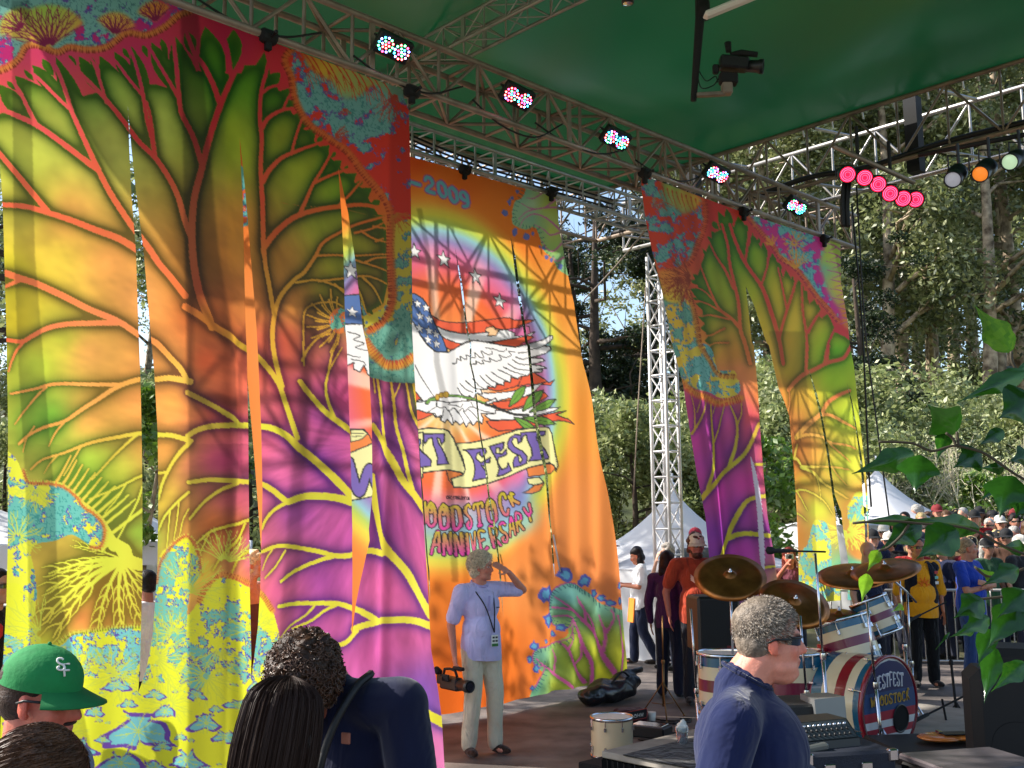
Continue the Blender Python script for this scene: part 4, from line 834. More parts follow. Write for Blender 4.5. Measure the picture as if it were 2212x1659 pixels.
def tag(o, label=None, cat=None, group=None, kind=None):
    if label: o['label'] = label
    if cat: o['category'] = cat
    if group: o['group'] = group
    if kind: o['kind'] = kind
    return o
def thing(name, label, cat, group=None, loc=(0, 0, 0), rz=0):
    o = bpy.data.objects.new(name, None); COL.objects.link(o)
    o.location = tuple(map(float, loc)); o.rotation_euler = (0, 0, rz); o.empty_display_size = .1
    return tag(o, label, cat, group)
def copy_tree(o, parent=None):
    c = o.copy(); COL.objects.link(c)
    if parent is not None: c.parent = parent
    for ch in list(o.children): copy_tree(ch, c)
    return c
def fast_mesh(name, V, F, mats, attrs=None, smooth=False, mi=None):
    """numpy quads"""
    me = bpy.data.meshes.new(name)
    V = np.asarray(V, np.float32); F = np.asarray(F, np.int32)
    me.vertices.add(len(V)); me.vertices.foreach_set('co', V.ravel())
    k = F.shape[1]
    me.loops.add(F.size); me.loops.foreach_set('vertex_index', F.ravel())
    me.polygons.add(len(F)); me.polygons.foreach_set('loop_start', np.arange(0, F.size, k, dtype=np.int32))
    try: me.polygons.foreach_set('loop_total', np.full(len(F), k, np.int32))
    except Exception: pass
    for m in (mats if isinstance(mats, (list, tuple)) else [mats]): me.materials.append(m)
    if mi is not None: me.polygons.foreach_set('material_index', np.asarray(mi, np.int32))
    if smooth: me.polygons.foreach_set('use_smooth', np.ones(len(F), bool))
    for nm, (dom, typ, dat) in (attrs or {}).items():
        a = me.attributes.new(nm, typ, dom)
        a.data.foreach_set('color' if 'COLOR' in typ else 'value', np.asarray(dat, np.float32).ravel())
    me.update(calc_edges=True); me.validate()
    return me

# ------------------------------------------------------------------ materials
def lin(c):
    c = np.array(c[:3], float) / (255. if max(c[:3]) > 1 else 1.)
    return tuple(np.where(c <= .04045, c / 12.92, ((c + .055) / 1.055) ** 2.4)) + (1.0,)
def mat(name, c, rough=.6, metal=0., noise=0., nscale=8., bump=0., bscale=40., spec=.5, emit=None, es=0., sheen=0., c2=None, coord='Object', coat=0., bz=None, bd=.02):
    m = bpy.data.materials.new(name); m.use_nodes = True; t = m.node_tree; b = t.nodes['Principled BSDF']
    b.inputs['Roughness'].default_value = rough; b.inputs['Metallic'].default_value = metal; b.inputs['Specular IOR Level'].default_value = spec
    b.inputs['Sheen Weight'].default_value = sheen; b.inputs['Coat Weight'].default_value = coat
    col = lin(c); b.inputs['Base Color'].default_value = col
    tc = t.nodes.new('ShaderNodeTexCoord')
    if noise or c2 is not None:
        n = t.nodes.new('ShaderNodeTexNoise'); n.inputs['Scale'].default_value = nscale; n.inputs['Detail'].default_value = 6
        t.links.new(tc.outputs[coord], n.inputs['Vector'])
        r = t.nodes.new('ShaderNodeValToRGB'); r.color_ramp.elements[0].position = .34; r.color_ramp.elements[1].position = .66
        a = col if c2 is None else lin(c2)
        k = 1 - noise
        r.color_ramp.elements[0].color = tuple(x * k for x in a[:3]) + (1,); r.color_ramp.elements[1].color = tuple(min(1, x * (1 + noise)) for x in col[:3]) + (1,)
        t.links.new(n.outputs['Fac'], r.inputs['Fac']); t.links.new(r.outputs[0], b.inputs['Base Color'])
    if bump:
        n2 = t.nodes.new('ShaderNodeTexNoise'); n2.inputs['Scale'].default_value = bscale; n2.inputs['Detail'].default_value = 5
        if bz is None: t.links.new(tc.outputs[coord], n2.inputs['Vector'])
        else:
            mpn = t.nodes.new('ShaderNodeMapping'); mpn.inputs['Scale'].default_value = (1, 1, bz); mpn.inputs['Rotation'].default_value = (.3, .2, 0); n2.inputs['Distortion'].default_value = 1.4; n2.inputs['Detail'].default_value = 3
            t.links.new(tc.outputs[coord], mpn.inputs['Vector']); t.links.new(mpn.outputs[0], n2.inputs['Vector'])
        bp = t.nodes.new('ShaderNodeBump'); bp.inputs['Strength'].default_value = bump; bp.inputs['Distance'].default_value = bd
        t.links.new(n2.outputs['Fac'], bp.inputs['Height']); t.links.new(bp.outputs[0], b.inputs['Normal'])
    if emit is not None:
        b.inputs['Emission Color'].default_value = lin(emit); b.inputs['Emission Strength'].default_value = es
    return m
def thin_mat(name, c=None, attr=None, trans=.5, rough=1., gloss=0., noise=0., nscale=3., bump=0., bscale=8., tone=None, tint=(1, 1, 1)):
    """cloth or leaf: part of the light passes through"""
    m = bpy.data.materials.new(name); m.use_nodes = True; t = m.node_tree; t.nodes.clear(); N = t.nodes; L = t.links
    out = N.new('ShaderNodeOutputMaterial'); d = N.new('ShaderNodeBsdfDiffuse'); tr = N.new('ShaderNodeBsdfTranslucent'); mx = N.new('ShaderNodeMixShader')
    mx.inputs[0].default_value = trans
    L.new(d.outputs[0], mx.inputs[1]); L.new(tr.outputs[0], mx.inputs[2]); src = None
    if attr:
        a = N.new('ShaderNodeAttribute'); a.attribute_name = attr; src = a.outputs['Color']
    else:
        rgb = N.new('ShaderNodeRGB'); rgb.outputs[0].default_value = lin(c or (128,128,128)); src = rgb.outputs[0]
    if tone:
        a2 = N.new('ShaderNodeAttribute'); a2.attribute_name = 'tone'
        r = N.new('ShaderNodeValToRGB'); 
        for i, cc in enumerate(tone):
            e = r.color_ramp.elements[i] if i < 2 else r.color_ramp.elements.new(i / (len(tone) - 1))
            e.position = i / (len(tone) - 1); e.color = lin(cc)
        L.new(a2.outputs['Fac'], r.inputs[0]); src = r.outputs[0]
    tc = N.new('ShaderNodeTexCoord')
    if noise:
        n = N.new('ShaderNodeTexNoise'); n.inputs['Scale'].default_value = nscale; n.inputs['Detail'].default_value = 4
        L.new(tc.outputs['Object'], n.inputs['Vector']); mp = N.new('ShaderNodeMapRange'); mp.inputs[1].default_value = .3; mp.inputs[2].default_value = .7; mp.inputs[3].default_value = 1 - noise; mp.inputs[4].default_value = 1 + noise * .4
        L.new(n.outputs['Fac'], mp.inputs[0]); v = N.new('ShaderNodeVectorMath'); v.operation = 'SCALE'; L.new(src, v.inputs[0]); L.new(mp.outputs[0], v.inputs['Scale']); src = v.outputs[0]
    L.new(src, d.inputs[0]); L.new(src, tr.inputs[0])
    if bump:
        n2 = N.new('ShaderNodeTexNoise'); n2.inputs['Scale'].default_value = bscale; L.new(tc.outputs['Object'], n2.inputs['Vector'])
        bp = N.new('ShaderNodeBump'); bp.inputs['Strength'].default_value = bump; bp.inputs['Distance'].default_value = .02; L.new(n2.outputs['Fac'], bp.inputs['Height'])
        L.new(bp.outputs[0], d.inputs['Normal']); L.new(bp.outputs[0], tr.inputs['Normal'])
    if gloss:
        g = N.new('ShaderNodeBsdfGlossy'); g.inputs['Roughness'].default_value = rough; g.inputs[0].default_value = (1, 1, 1, 1)
        m2 = N.new('ShaderNodeMixShader'); m2.inputs[0].default_value = gloss; L.new(mx.outputs[0], m2.inputs[1]); L.new(g.outputs[0], m2.inputs[2])
        L.new(m2.outputs[0], out.inputs[0])
    else: L.new(mx.outputs[0], out.inputs[0])
    return m
# ------------------------------------------------------------------ setting
M = {}
M['ground'] = mat('dirt_grass', (120,112,82), .95, noise=.35, nscale=.6, c2=(92,104,54), bump=.4, bscale=6)
M['floor'] = mat('stage_deck', (112,102,96), .7, noise=.3, nscale=2.2, bump=.25, bscale=60, c2=(92,84,80))
M['alu'] = mat('aluminium', (176,172,168), .38, metal=.75, noise=.15, nscale=6)
M['alu_dull'] = mat('aluminium_dull', (140,124,110), .5, metal=.5, noise=.25, nscale=5)
M['black'] = mat('black_plastic', (16,16,18), .45)
M['blackm'] = mat('black_matte', (14,14,15), .8)
M['rubber'] = mat('black_cable', (12,12,13), .6)
M['white'] = mat('white_paint', (232,232,232), .5, noise=.05)
M['chrome'] = mat('chrome', (205,205,210), .16, metal=1.)
M['tent'] = thin_mat('tent_vinyl', (240,240,242), trans=.35, noise=.04, nscale=1.)
def sheet(name, pts, z, m, kind='structure', lab=None):
    b = MB(); b.add([(x, y, z) for x, y in pts], [tuple(range(len(pts)))]); o = b.build(name, m); tag(o, kind=kind); return o
sheet('ground', [(-250,-60),(300,-60),(300,400),(-250,400)], -.004, M['ground'])
sheet('stage_floor', [(-9,-3),(9,-3),(11,9.5),(7.2,14.6),(2.2,16.6),(-9,12.5)], 0.0, M['floor'])
# hillside
n = 70; hv = []; hf = []
for j in range(n):
    for i in range(n):
        x = -160 + 330 * i / (n-1); y = 34 + 200 * j / (n-1)
        k = max(0, min(1, (y - 34) / 60.)); z = 15 * k * k * (3 - 2*k) + 8 * max(0, (y - 90) / 140.) + 1.2 * math.sin(x*.11 + y*.05) * k + .8 * math.sin(x*.31) * k
        hv.append((x, y, z - .25))
for j in range(n-1):
    for i in range(n-1): a = j*n + i; hf.append((a, a+1, a+n+1, a+n))
b = MB(); b.add(hv, hf); M['hill'] = mat('hill_scrub', (70,78,38), 1., noise=.5, nscale=.35, c2=(34,42,20), bump=.8, bscale=2)
tag(b.build('hillside', M['hill'], smooth=True), kind='structure')

# ------------------------------------------------------------------ canopy
M['canopy'] = thin_mat('green_vinyl', (8,84,48), trans=.17, gloss=.10, rough=.34, noise=.18, nscale=.5)
K2 = np.array([1.32, 15.3, 0.])
def canopy_z(u, v):
    z = 7.02 + .12 * math.sin(u*.9 + .6) * math.sin(v*.75 + .3) + .07 * math.sin(v*1.5 + u*.5) + .03 * math.sin(u*2.6 - v*1.1) + .012 * math.sin(u*4.6 + 2*math.sin(v*.8))
    z += .5 * math.exp(-((v - 5.6 - .15*u) / 2.4) ** 2) * min(1, u / 2.5) - .12 * math.exp(-((v - 3.2 + .2*u) / .8) ** 2) * min(1, u/2.)
    e = min(u, v, 1.); return 7.02 + (z - 7.02) * min(1, e * 1.2)
nu, nv = 96, 120; V = []; 
for j in range(nv + 1):
    for i in range(nu + 1):
        u = 10.8 * i / nu; v = 12.5 * j / nv; p = K2 - DV*u + NV*v; V.append((p[0], p[1], canopy_z(u, v)))  # roof runs on out of view at the left, lengthened to shade the drums
F = [(j*(nu+1) + i, j*(nu+1) + i + 1, (j+1)*(nu+1) + i + 1, (j+1)*(nu+1) + i) for j in range(nv) for i in range(nu)]
root = thing('stage_canopy', 'green vinyl roof stretched over the stage', 'canopy', loc=K2 + [0, 0, 7.0])
me = fast_mesh('roof_sheet', np.array(V) - np.array(root.location), F, M['canopy'], smooth=True)
link('roof_sheet', me, root)
# rolled hem with rope lacing
b = MB(); L0 = K2 + [0, 0, 7.0] - np.array(root.location)
b.tube([L0 + [0,0,.0], L0 + NV*12.5], .022, 6); b.tube([L0, L0 - DV*10.8], .022, 6); b.build('hem', mat('green_hem', (8,70,40), .7), root)
b = MB()
for k in range(30): p = L0 + NV*(.25 + .41*k); b.tube([p + [0,0,.01], p + [0,0,-.10] + DV*.03], .012, 5)
for k in range(23): p = L0 - DV*(.25 + .46*k); b.tube([p + [0,0,.01], p + [0,0,-.10] - NV*.03], .012, 5)
b.build('lacing', M['white'], root)['kind'] = 'stuff'

# ------------------------------------------------------------------ trusses
def truss(name, label, p0, d, L, w, h, bay, m, lat=.012, ch=.025, side=NV, zig=True, group=None, ladder=False):
    """box truss: chords along d, width along side, height h (p0 = lower chord nearest us)"""
    t = thing(name, label, 'truss', group, loc=p0)
    d = np.asarray(d, float); up = UPV
    cs = [np.zeros(3), -side*w, up*h, up*h - side*w] if w else [np.zeros(3), up*h]
    for c in cs:
        b = MB(); b.tube([c, c + d*L], ch, 8); b.build('chord', m, t, smooth=True)
    b = MB(); k = int(L / bay)
    faces = [(cs[0], cs[2]), (cs[1], cs[3]), (cs[0], cs[1]), (cs[2], cs[3])] if w else [(cs[0], cs[1])]
    for fi, (a, c) in enumerate(faces):
        for i in range(k + 1):
            q = d * (i * bay)
            b.tube([a + q, c + q], lat, 5, False)
            if i < k and zig and not (ladder and fi == 0):
                if (i + fi) % 2 == 0: b.tube([a + q, c + q + d*bay], lat, 5, False)
                else: b.tube([c + q, a + q + d*bay], lat, 5, False)
    b.build('lattice', m, t, smooth=True)
    if w:
        for q in np.arange(2.4, L, 2.4):
            for s_ in (0, 1): b = MB(); b.box(d*q + (cs[0] if s_ == 0 else cs[1]) + up*h/2, (.05, .02, h), (d, side, up)); b.build('splice_plate', m, t)
    return t
# front truss that carries the two tree banners
T1 = PL - DV*5.2 + UPV*5.70 - NV*.0
truss('lighting_truss', 'grey box truss carrying the LED lamps and the two tree banners', T1, DV, 13.0, .42, .46, .46, M['alu_dull'], lat=.017, ch=.03)
# middle truss over the dove banner
truss('backdrop_truss', 'pale ladder truss the dove banner hangs from', PC - DV*4 + UPV*5.92, DV, 8.0, .34, .30, .30, M['alu'], ladder=True)
# roof beams under the canopy edge
truss('roof_truss', 'big lattice beam along the right edge of the green roof', K2 + UPV*6.24 - DV*.02, NV, 12.6, -.0, .76, .60, M['alu_dull'], lat=.016, ch=.03, side=DV)
truss('roof_truss', 'sunlit white lattice beam just outside the right edge of the roof', K2 + UPV*6.2 + DV*.62, NV, 12.6, 0, .76, .60, M['alu'], lat=.016, ch=.03, side=DV)
truss('roof_truss', 'lattice beam under the rear edge of the green roof', K2 + UPV*6.24 - DV*10.8, DV, 10.8, .5, .74, .62, M['alu_dull'], lat=.016, ch=.03, side=NV)
RB = thing('roof_bracing', 'cross tubes tying the two beams at the right edge of the roof', 'bracing', loc=K2 + UPV*6.2)
for k in range(8):
    q = NV*(.5 + 1.6*k)
    b = MB(); b.tube([q + UPV*.02, q + DV*.62 + NV*.3], .02, 6); b.build('lower_tube', M['alu'], RB); b = MB(); b.tube([q + UPV*.76, q + DV*.62 + UPV*.76 + NV*.2], .02, 6); b.build('upper_tube', M['alu'], RB)
for k in (1.6, 4.85, 7.4): b = MB(); b.box(NV*k + DV*.3 + UPV*.42, (.16, .16, .95), (DV, NV, UPV)); b.build('junction_block', M['blackm'], RB)
# inner roof truss crossing at the top left
pa, pb = at(700, 112, 9.3), at(925, -10, 8.0)
dd = nrm(pb - pa); 
truss('roof_truss', 'narrow triangular lattice crossing under the roof at top left', K2 - DV*5.35 + NV*.6 + UPV*6.62, NV, 10, .28, .24, .30, M['alu'], lat=.008, ch=.018, side=-DV)
# tower
def tower(name, label, p, w, H, m):
    t = thing(name, label, 'scaffold tower', loc=p); 
    A = [np.array([0,0,0.]), DV*w, DV*w - NV*w, -NV*w]
    for a in A:
        b = MB(); b.tube([a, a + UPV*H], .026, 8); b.build('upright', m, t, smooth=True)
    b = MB(); bay = .36
    for i in range(int(H / bay)):
        z = UPV * (i * bay + .1)
        for k in range(4):
            a, c = A[k], A[(k+1) % 4]; b.tube([a + z, c + z], .013, 5, False)
            if i % 2: b.tube([a + z, c + z + UPV*bay], .013, 5, False)
            else: b.tube([c + z, a + z + UPV*bay], .013, 5, False)
    b.build('lattice', m, t, smooth=True)
    return t
M['towerw'] = mat('white_tower', (222,220,220), .45, metal=.2, noise=.06)
pt = at(1434, 700, 14.4); pt[2] = 0
tower('truss_tower', 'white lattice tower standing behind the right tree banner', pt, .27, 5.8, M['towerw'])
# ------------------------------------------------------------------ banners
M['cloth'] = thin_mat('printed_cloth', attr='print', trans=.52, gloss=.015, rough=.4, bump=.05, bscale=25)
def px_poly(pts):
    p = np.array(sorted(pts, key=lambda q: q[1]), float)
    return lambda y: np.interp(y, p[:, 1], p[:, 0])
def banner(name, label, art, base, bounds, top, bot, fold, dens=2.1):
    """bounds: pairs of (left polyline, right polyline) of each strip in photo points; neighbours meet where they coincide"""
    S = art(); Vs = []; Fs = []; Cs = []; off = 0
    tp, bt = np.array(top, float), np.array(bot, float)
    def cross(fx, line, y0):
        y = y0
        for _ in range(12): y = np.interp(fx(y), line[:, 0], line[:, 1])
        return y
    for lp, rp in bounds:
        fl, fr = px_poly(lp), px_poly(rp)
        yl0, yl1 = cross(fl, tp, tp[0, 1]), cross(fl, bt, bt[0, 1]); yr0, yr1 = cross(fr, tp, tp[-1, 1]), cross(fr, bt, bt[-1, 1])
        nv_ = int((max(yl1, yr1) - min(yl0, yr0)) / dens)
        ys = np.linspace(0, 1, nv_)
        YL = yl0 + (yl1 - yl0)*ys; YR = yr0 + (yr1 - yr0)*ys; XL, XR = fl(YL), fr(YR)
        nu_ = max(3, int(np.max(XR - XL) / dens)); us = np.linspace(0, 1, nu_)
        X = XL[:, None]*(1-us) + XR[:, None]*us; Y = YL[:, None]*(1-us) + YR[:, None]*us
        P = on_plane(X, Y, base, NV); t, z = sz(P, base)
        P = P + NV * fold(t, z)[..., None]
        P[..., 2] = np.maximum(P[..., 2], .03)
        ix = np.clip((X - S.x0).round().astype(int), 0, S.W-1); iy = np.clip((Y - S.y0).round().astype(int), 0, S.H-1)
        c = np.clip(S.img[iy, ix] * S.den[iy, ix][..., None], 0, 1)
        lu = (c @ np.array([.3, .55, .15]))[..., None]; c = (lu + (c - lu) * .86) * .93
        # print colour -> linear
        c = np.where(c <= .04045, c / 12.92, ((c + .055) / 1.055) ** 2.4)
        Vs.append(P.reshape(-1, 3)); Cs.append(np.concatenate([c.reshape(-1, 3), np.ones((c.size // 3, 1))], 1))
        g = np.arange(nv_ * nu_).reshape(nv_, nu_) + off
        Fs.append(np.stack([g[:-1, :-1], g[1:, :-1], g[1:, 1:], g[:-1, 1:]], -1).reshape(-1, 4)); off += nv_ * nu_
    V = np.concatenate(Vs); o_ = V.mean(0); o_[2] = 0
    me = fast_mesh(name, V - o_, np.concatenate(Fs), M['cloth'], {'print': ('POINT', 'FLOAT_COLOR', np.concatenate(Cs))}, smooth=True)
    o = link(name, me, None, o_); tag(o, label, 'banner')
    return o
def fold_l(t, z):
    k = np.clip((5.7 - z) / 5.0, 0, 1)
    return .05*k*np.sin(t*3.1 + .4*z) + .022*k*np.sin(t*9.0 + .6*z + 1) + .05*k*np.exp(-((t - (-1.72 + .05*(5-z))) / .05)**2) - .05*k*np.exp(-((t + .22) / .05)**2) + .012*np.sin(t*21 + z*.8)*k*k
def fold_c(t, z):
    k = np.clip((5.9 - z) / 5.5, 0, 1)
    return .05*k*np.sin(t*2.6 + .3*z) + .02*k*np.sin(t*10 - .5*z) + .05*k*np.exp(-((t - (.05 + .07*(5.5-z))) / .06)**2) + .03*k*np.sin(t*17)*np.clip((t - 1.0) / .8, 0, 1)
def fold_r(t, z):
    k = np.clip((5.7 - z) / 5.0, 0, 1)
    return .06*k*np.sin(t*3.4 + .5*z) + .03*np.sin(t*13 + z*.9)*k*np.clip((4.6 - t) / 1.2, .2, 1) + .02*k*np.sin(t*8)
LE = [(-30,-150),(-3,300),(5,400),(9,469),(16,700),(20,900),(20,1150),(17,1300),(9,1450),(0,1700),(-5,1900)]
def two(a_, b_): return a_ + b_
S1l = Z1([(600,-500),(620,0),(645,540),(652,750),(660,950),(684,1280),(696,1659)]) + Z2([(705,600),(712,900),(716,1200),(718,1600)]) + Z3([(718,300),(714,560),(710,750),(703,930),(700,1312)]) + [(298,1850)]
S1r = Z1([(600,-500),(620,0),(645,540),(662,750),(682,950),(722,1280),(752,1659)]) + Z2([(772,600),(787,900),(790,1200),(784,1600)]) + Z3([(778,400),(762,650),(735,820),(703,930),(700,1312)]) + [(298,1850)]
S2l = Z1([(1170,-500),(1190,100),(1214,700),(1221,860),(1230,1050),(1234,1300),(1240,1659)]) + Z2([(1246,500),(1250,900),(1249,1200),(1248,1600)]) + Z3([(1248,400),(1250,600),(1251,760),(1248,850),(1246,1312)]) + [(530,1850)]
S2r = Z1([(1170,-500),(1190,100),(1214,700),(1232,860),(1250,1050),(1280,1400),(1302,1659)]) + Z2([(1314,600),(1326,900),(1330,1200),(1323,1450)]) + Z3([(1319,200),(1312,400),(1294,600),(1270,740),(1248,850),(1246,1312)]) + [(530,1850)]
S3l = Z1([(1650,-500),(1680,300),(1716,850),(1733,1080),(1745,1300),(1756,1659)]) + Z2([(1764,450),(1777,750),(1790,1050),(1800,1450)]) + Z3([(1801,100),(1803,300),(1802,500),(1800,650),(1800,1312)]) + [(768,1850)]
S3r = Z1([(1650,-500),(1680,300),(1716,850),(1768,1080),(1806,1330),(1842,1659)]) + Z2([(1868,500),(1886,850),(1893,1200),(1884,1450)]) + Z3([(1880,100),(1860,300),(1822,500),(1800,650),(1800,1312)]) + [(768,1850)]
RE = Z1([(1990,-200),(2045,490),(2072,560),(2080,900),(2081,1659)]) + Z2([(2085,300),(2090,560),(2110,900)]) + [(909,1100),(914,1167),(922,1302),(927,1403),(940,1487),(948,1551),(954,1659),(957,1700)]
banner('tree_banner', 'huge banner printed with a fiery tree, at the left, with three long slits', art_left, PL, [(LE, S1l), (S1r, S2l), (S2r, S3l), (S3r, RE)],
    [(-60,-158),(0,-132),(340,0),(880,197),(960,226)], [(-60,1850),(0,1838),(957,1663),(980,1659)], fold_l)
CL = [(498,200),(505,330),(530,805),(558,1168),(585,1500)]
ca = C4([(655,200),(670,500),(690,765),(730,1050),(770,1400),(795,1659)]) + C5([(992,0),(1020,250),(1058,600),(1095,800),(1122,1050),(1138,1150)])
ca2 = C6([(702,60),(722,250),(738,420),(760,700),(800,1290)])
cal = ca + ca2; car = [(x + (0 if (y < 535 or y > 1245) else 3.6), y) for x, y in cal]
cb = C4([(1080,300),(1120,700),(1138,850),(1180,1150),(1240,1500)]) + C5([(1415,0),(1440,250),(1462,500),(1500,750),(1530,900),(1560,1200),(1610,1500)]) + C6([(1100,150),(1140,440),(1190,1290)])
cbl = cb; cbr = [(x + (0 if (y < 555 or y > 1248) else 5.8 if y < 1150 else 4), y) for x, y in cb]
cc = [(840,250),(880,600)] + C5([(615,480),(640,850),(665,1100),(700,1500)]) + C6([(300,400),(316,600),(340,1320)])
ccl = cc; ccr = [(x + (0 if (y < 800 or y > 1300) else 3), y) for x, y in cc]
CE = [(1193,380),(1202,439),(1209,499),(1223,578),(1240,655),(1257,786),(1276,869),(1307,1054),(1326,1208),(1341,1319),(1351,1420),(1356,1500)]
banner('dove_banner', 'orange banner printed with a dove, flag and ribbon lettering, between the tree banners', art_centre, PC, [(CL, ccl), (ccr, cal), (car, cbl), (cbr, CE)],
    [(480,226),(700,286),(886,338),(1193,424),(1230,434)], [(480,1640),(700,1596),(946,1545),(1071,1521),(1137,1506),(1153,1501),(1273,1484),(1360,1464)], fold_c)
RL = R1([(172,150),(182,240),(172,310),(210,600),(270,900),(330,1130),(400,1500)]) + R2([(390,70),(440,270),(480,560),(530,900),(590,1200),(610,1490),(650,1900)])
RSl = R1([(930,300),(965,1070),(990,1300),(1010,1500)]) + R2([(945,0),(975,300),(990,550),(1020,900),(1050,1200),(1090,1450),(1120,1700),(1140,1900)])
RSr = R1([(930,300),(965,1070),(1040,1250),(1120,1500)]) + R2([(1050,0),(1110,300),(1190,500),(1215,800),(1230,1100),(1232,1659),(1232,1900)])
R2c = R2([(1290,-500),(1325,0),(1345,160),(1395,340),(1435,500),(1485,750),(1530,1050),(1550,1170),(1562,1290),(1590,1520),(1600,1900)])
R2l = [(x + (0 if y < 800 else -2), y) for x, y in R2c]; R2r = [(x + (0 if y < 800 else 2.5 if y < 1095 else 7.5 if y < 1160 else 8.5), y) for x, y in R2c]
R3c = R2([(1560,-400),(1590,260),(1620,400),(1652,580),(1682,800),(1700,1000),(1715,1300),(1720,1659),(1722,1900)])
R3l = [(x, y) for x, y in R3c]; R3r = [(x + (0 if y < 830 else 3 if y < 930 else 6), y) for x, y in R3c]
REE = R1([(1600,650),(1612,735),(1650,850),(1700,1100),(1740,1350)]) + R2([(1620,0),(1650,150),(1690,550),(1718,800),(1738,1000),(1742,1450),(1748,1900)])
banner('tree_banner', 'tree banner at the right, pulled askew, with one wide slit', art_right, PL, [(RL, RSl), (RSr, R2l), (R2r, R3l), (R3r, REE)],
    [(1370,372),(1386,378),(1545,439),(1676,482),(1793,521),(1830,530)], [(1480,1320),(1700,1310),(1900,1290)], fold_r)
# clamps and gaffer knots where the banners are tied to the tubes
for nm, pl_, xs in (('left', PL, ((575,88),(885,205))), ('right', PL, ((1388,380),(1602,462),(1776,520))), ('middle', PC, ((1000,372),(1187,420)))):
    for x, y in xs:
        p = on_plane(x, y, pl_, NV) + NV*.03
        t = thing('pipe_clamp', {'575': 'black clamp on the left tree banner, above its middle', '885': 'black clamp at the top right corner of the left tree banner', '1388': 'black clamp at the top left corner of the right tree banner', '1602': 'black clamp above the leaf tips of the right tree banner', '1776': 'black clamp at the top right corner of the right tree banner', '1000': 'black clamp above the year on the dove banner', '1187': 'black clamp at the top right corner of the dove banner'}[str(x)], 'clamp', 'black clamps holding the banners', loc=p)
        b = MB(); b.lathe([(.0,-.06),(.05,-.06),(.058,-.04),(.058,.04),(.05,.06),(0,.06)], (0,0,.02), DV, 10); b.box((0,0,-.045), (.05,.05,.09), (DV,NV,UPV), .008); b.build('jaw', M['blackm'], t)
        b = MB(); b.tube([NV*.05, NV*.10 + UPV*.02], .01, 6); b.ball(NV*.11 + UPV*.02, .018, n=5); b.build('wing_bolt', M['black'], t)
# ------------------------------------------------------------------ trees, each with trunk, limbs and a crown of small leaves
M['bark_pale'] = mat('pale_bark', (170,152,128), .9, noise=.35, nscale=3, c2=(112,92,72), bump=.5, bscale=12)
M['bark_dark'] = mat('dark_bark', (62,50,40), .95, noise=.4, nscale=4, bump=.6, bscale=14)
M['twig_grey'] = mat('grey_twigs', (196,186,160), .95, noise=.3, nscale=5)
LEAFM = {'gum': thin_mat('gum_leaves', tone=[(58,68,38),(104,114,66),(144,150,96),(176,176,130)], trans=.38, gloss=.06, rough=.45),  # grey-green leaf colour, paled and greyed further in place of distance haze
         'pine': thin_mat('pine_needles', tone=[(14,26,12),(28,44,20),(52,66,28)], trans=.2, gloss=.03, rough=.5),
         'bush': thin_mat('bush_leaves', tone=[(74,88,46),(116,130,72),(156,164,104),(184,186,138)], trans=.35, gloss=.05, rough=.5),
         'bright': thin_mat('bright_leaves', tone=[(60,90,20),(96,132,36),(150,175,60)], trans=.4, gloss=.06, rough=.45)}
def leaf_quads(C, size, rs, up=.3, asp=.45, sc=None):
    n = len(C)
    a = rs.randn(n, 3); a[:, 2] = a[:, 2] * .7 - up; a /= np.linalg.norm(a, axis=1)[:, None]
    b_ = np.cross(a, rs.randn(n, 3)); b_ /= np.linalg.norm(b_, axis=1)[:, None] + 1e-9
    L = size * rs.uniform(.6, 1.3, n)[:, None]; W = L * asp
    V = np.stack([C - a*L*.5, C + b_*W*.5, C + a*L*.5, C - b_*W*.5], 1).reshape(-1, 3)
    return V, np.arange(n*4).reshape(n, 4)
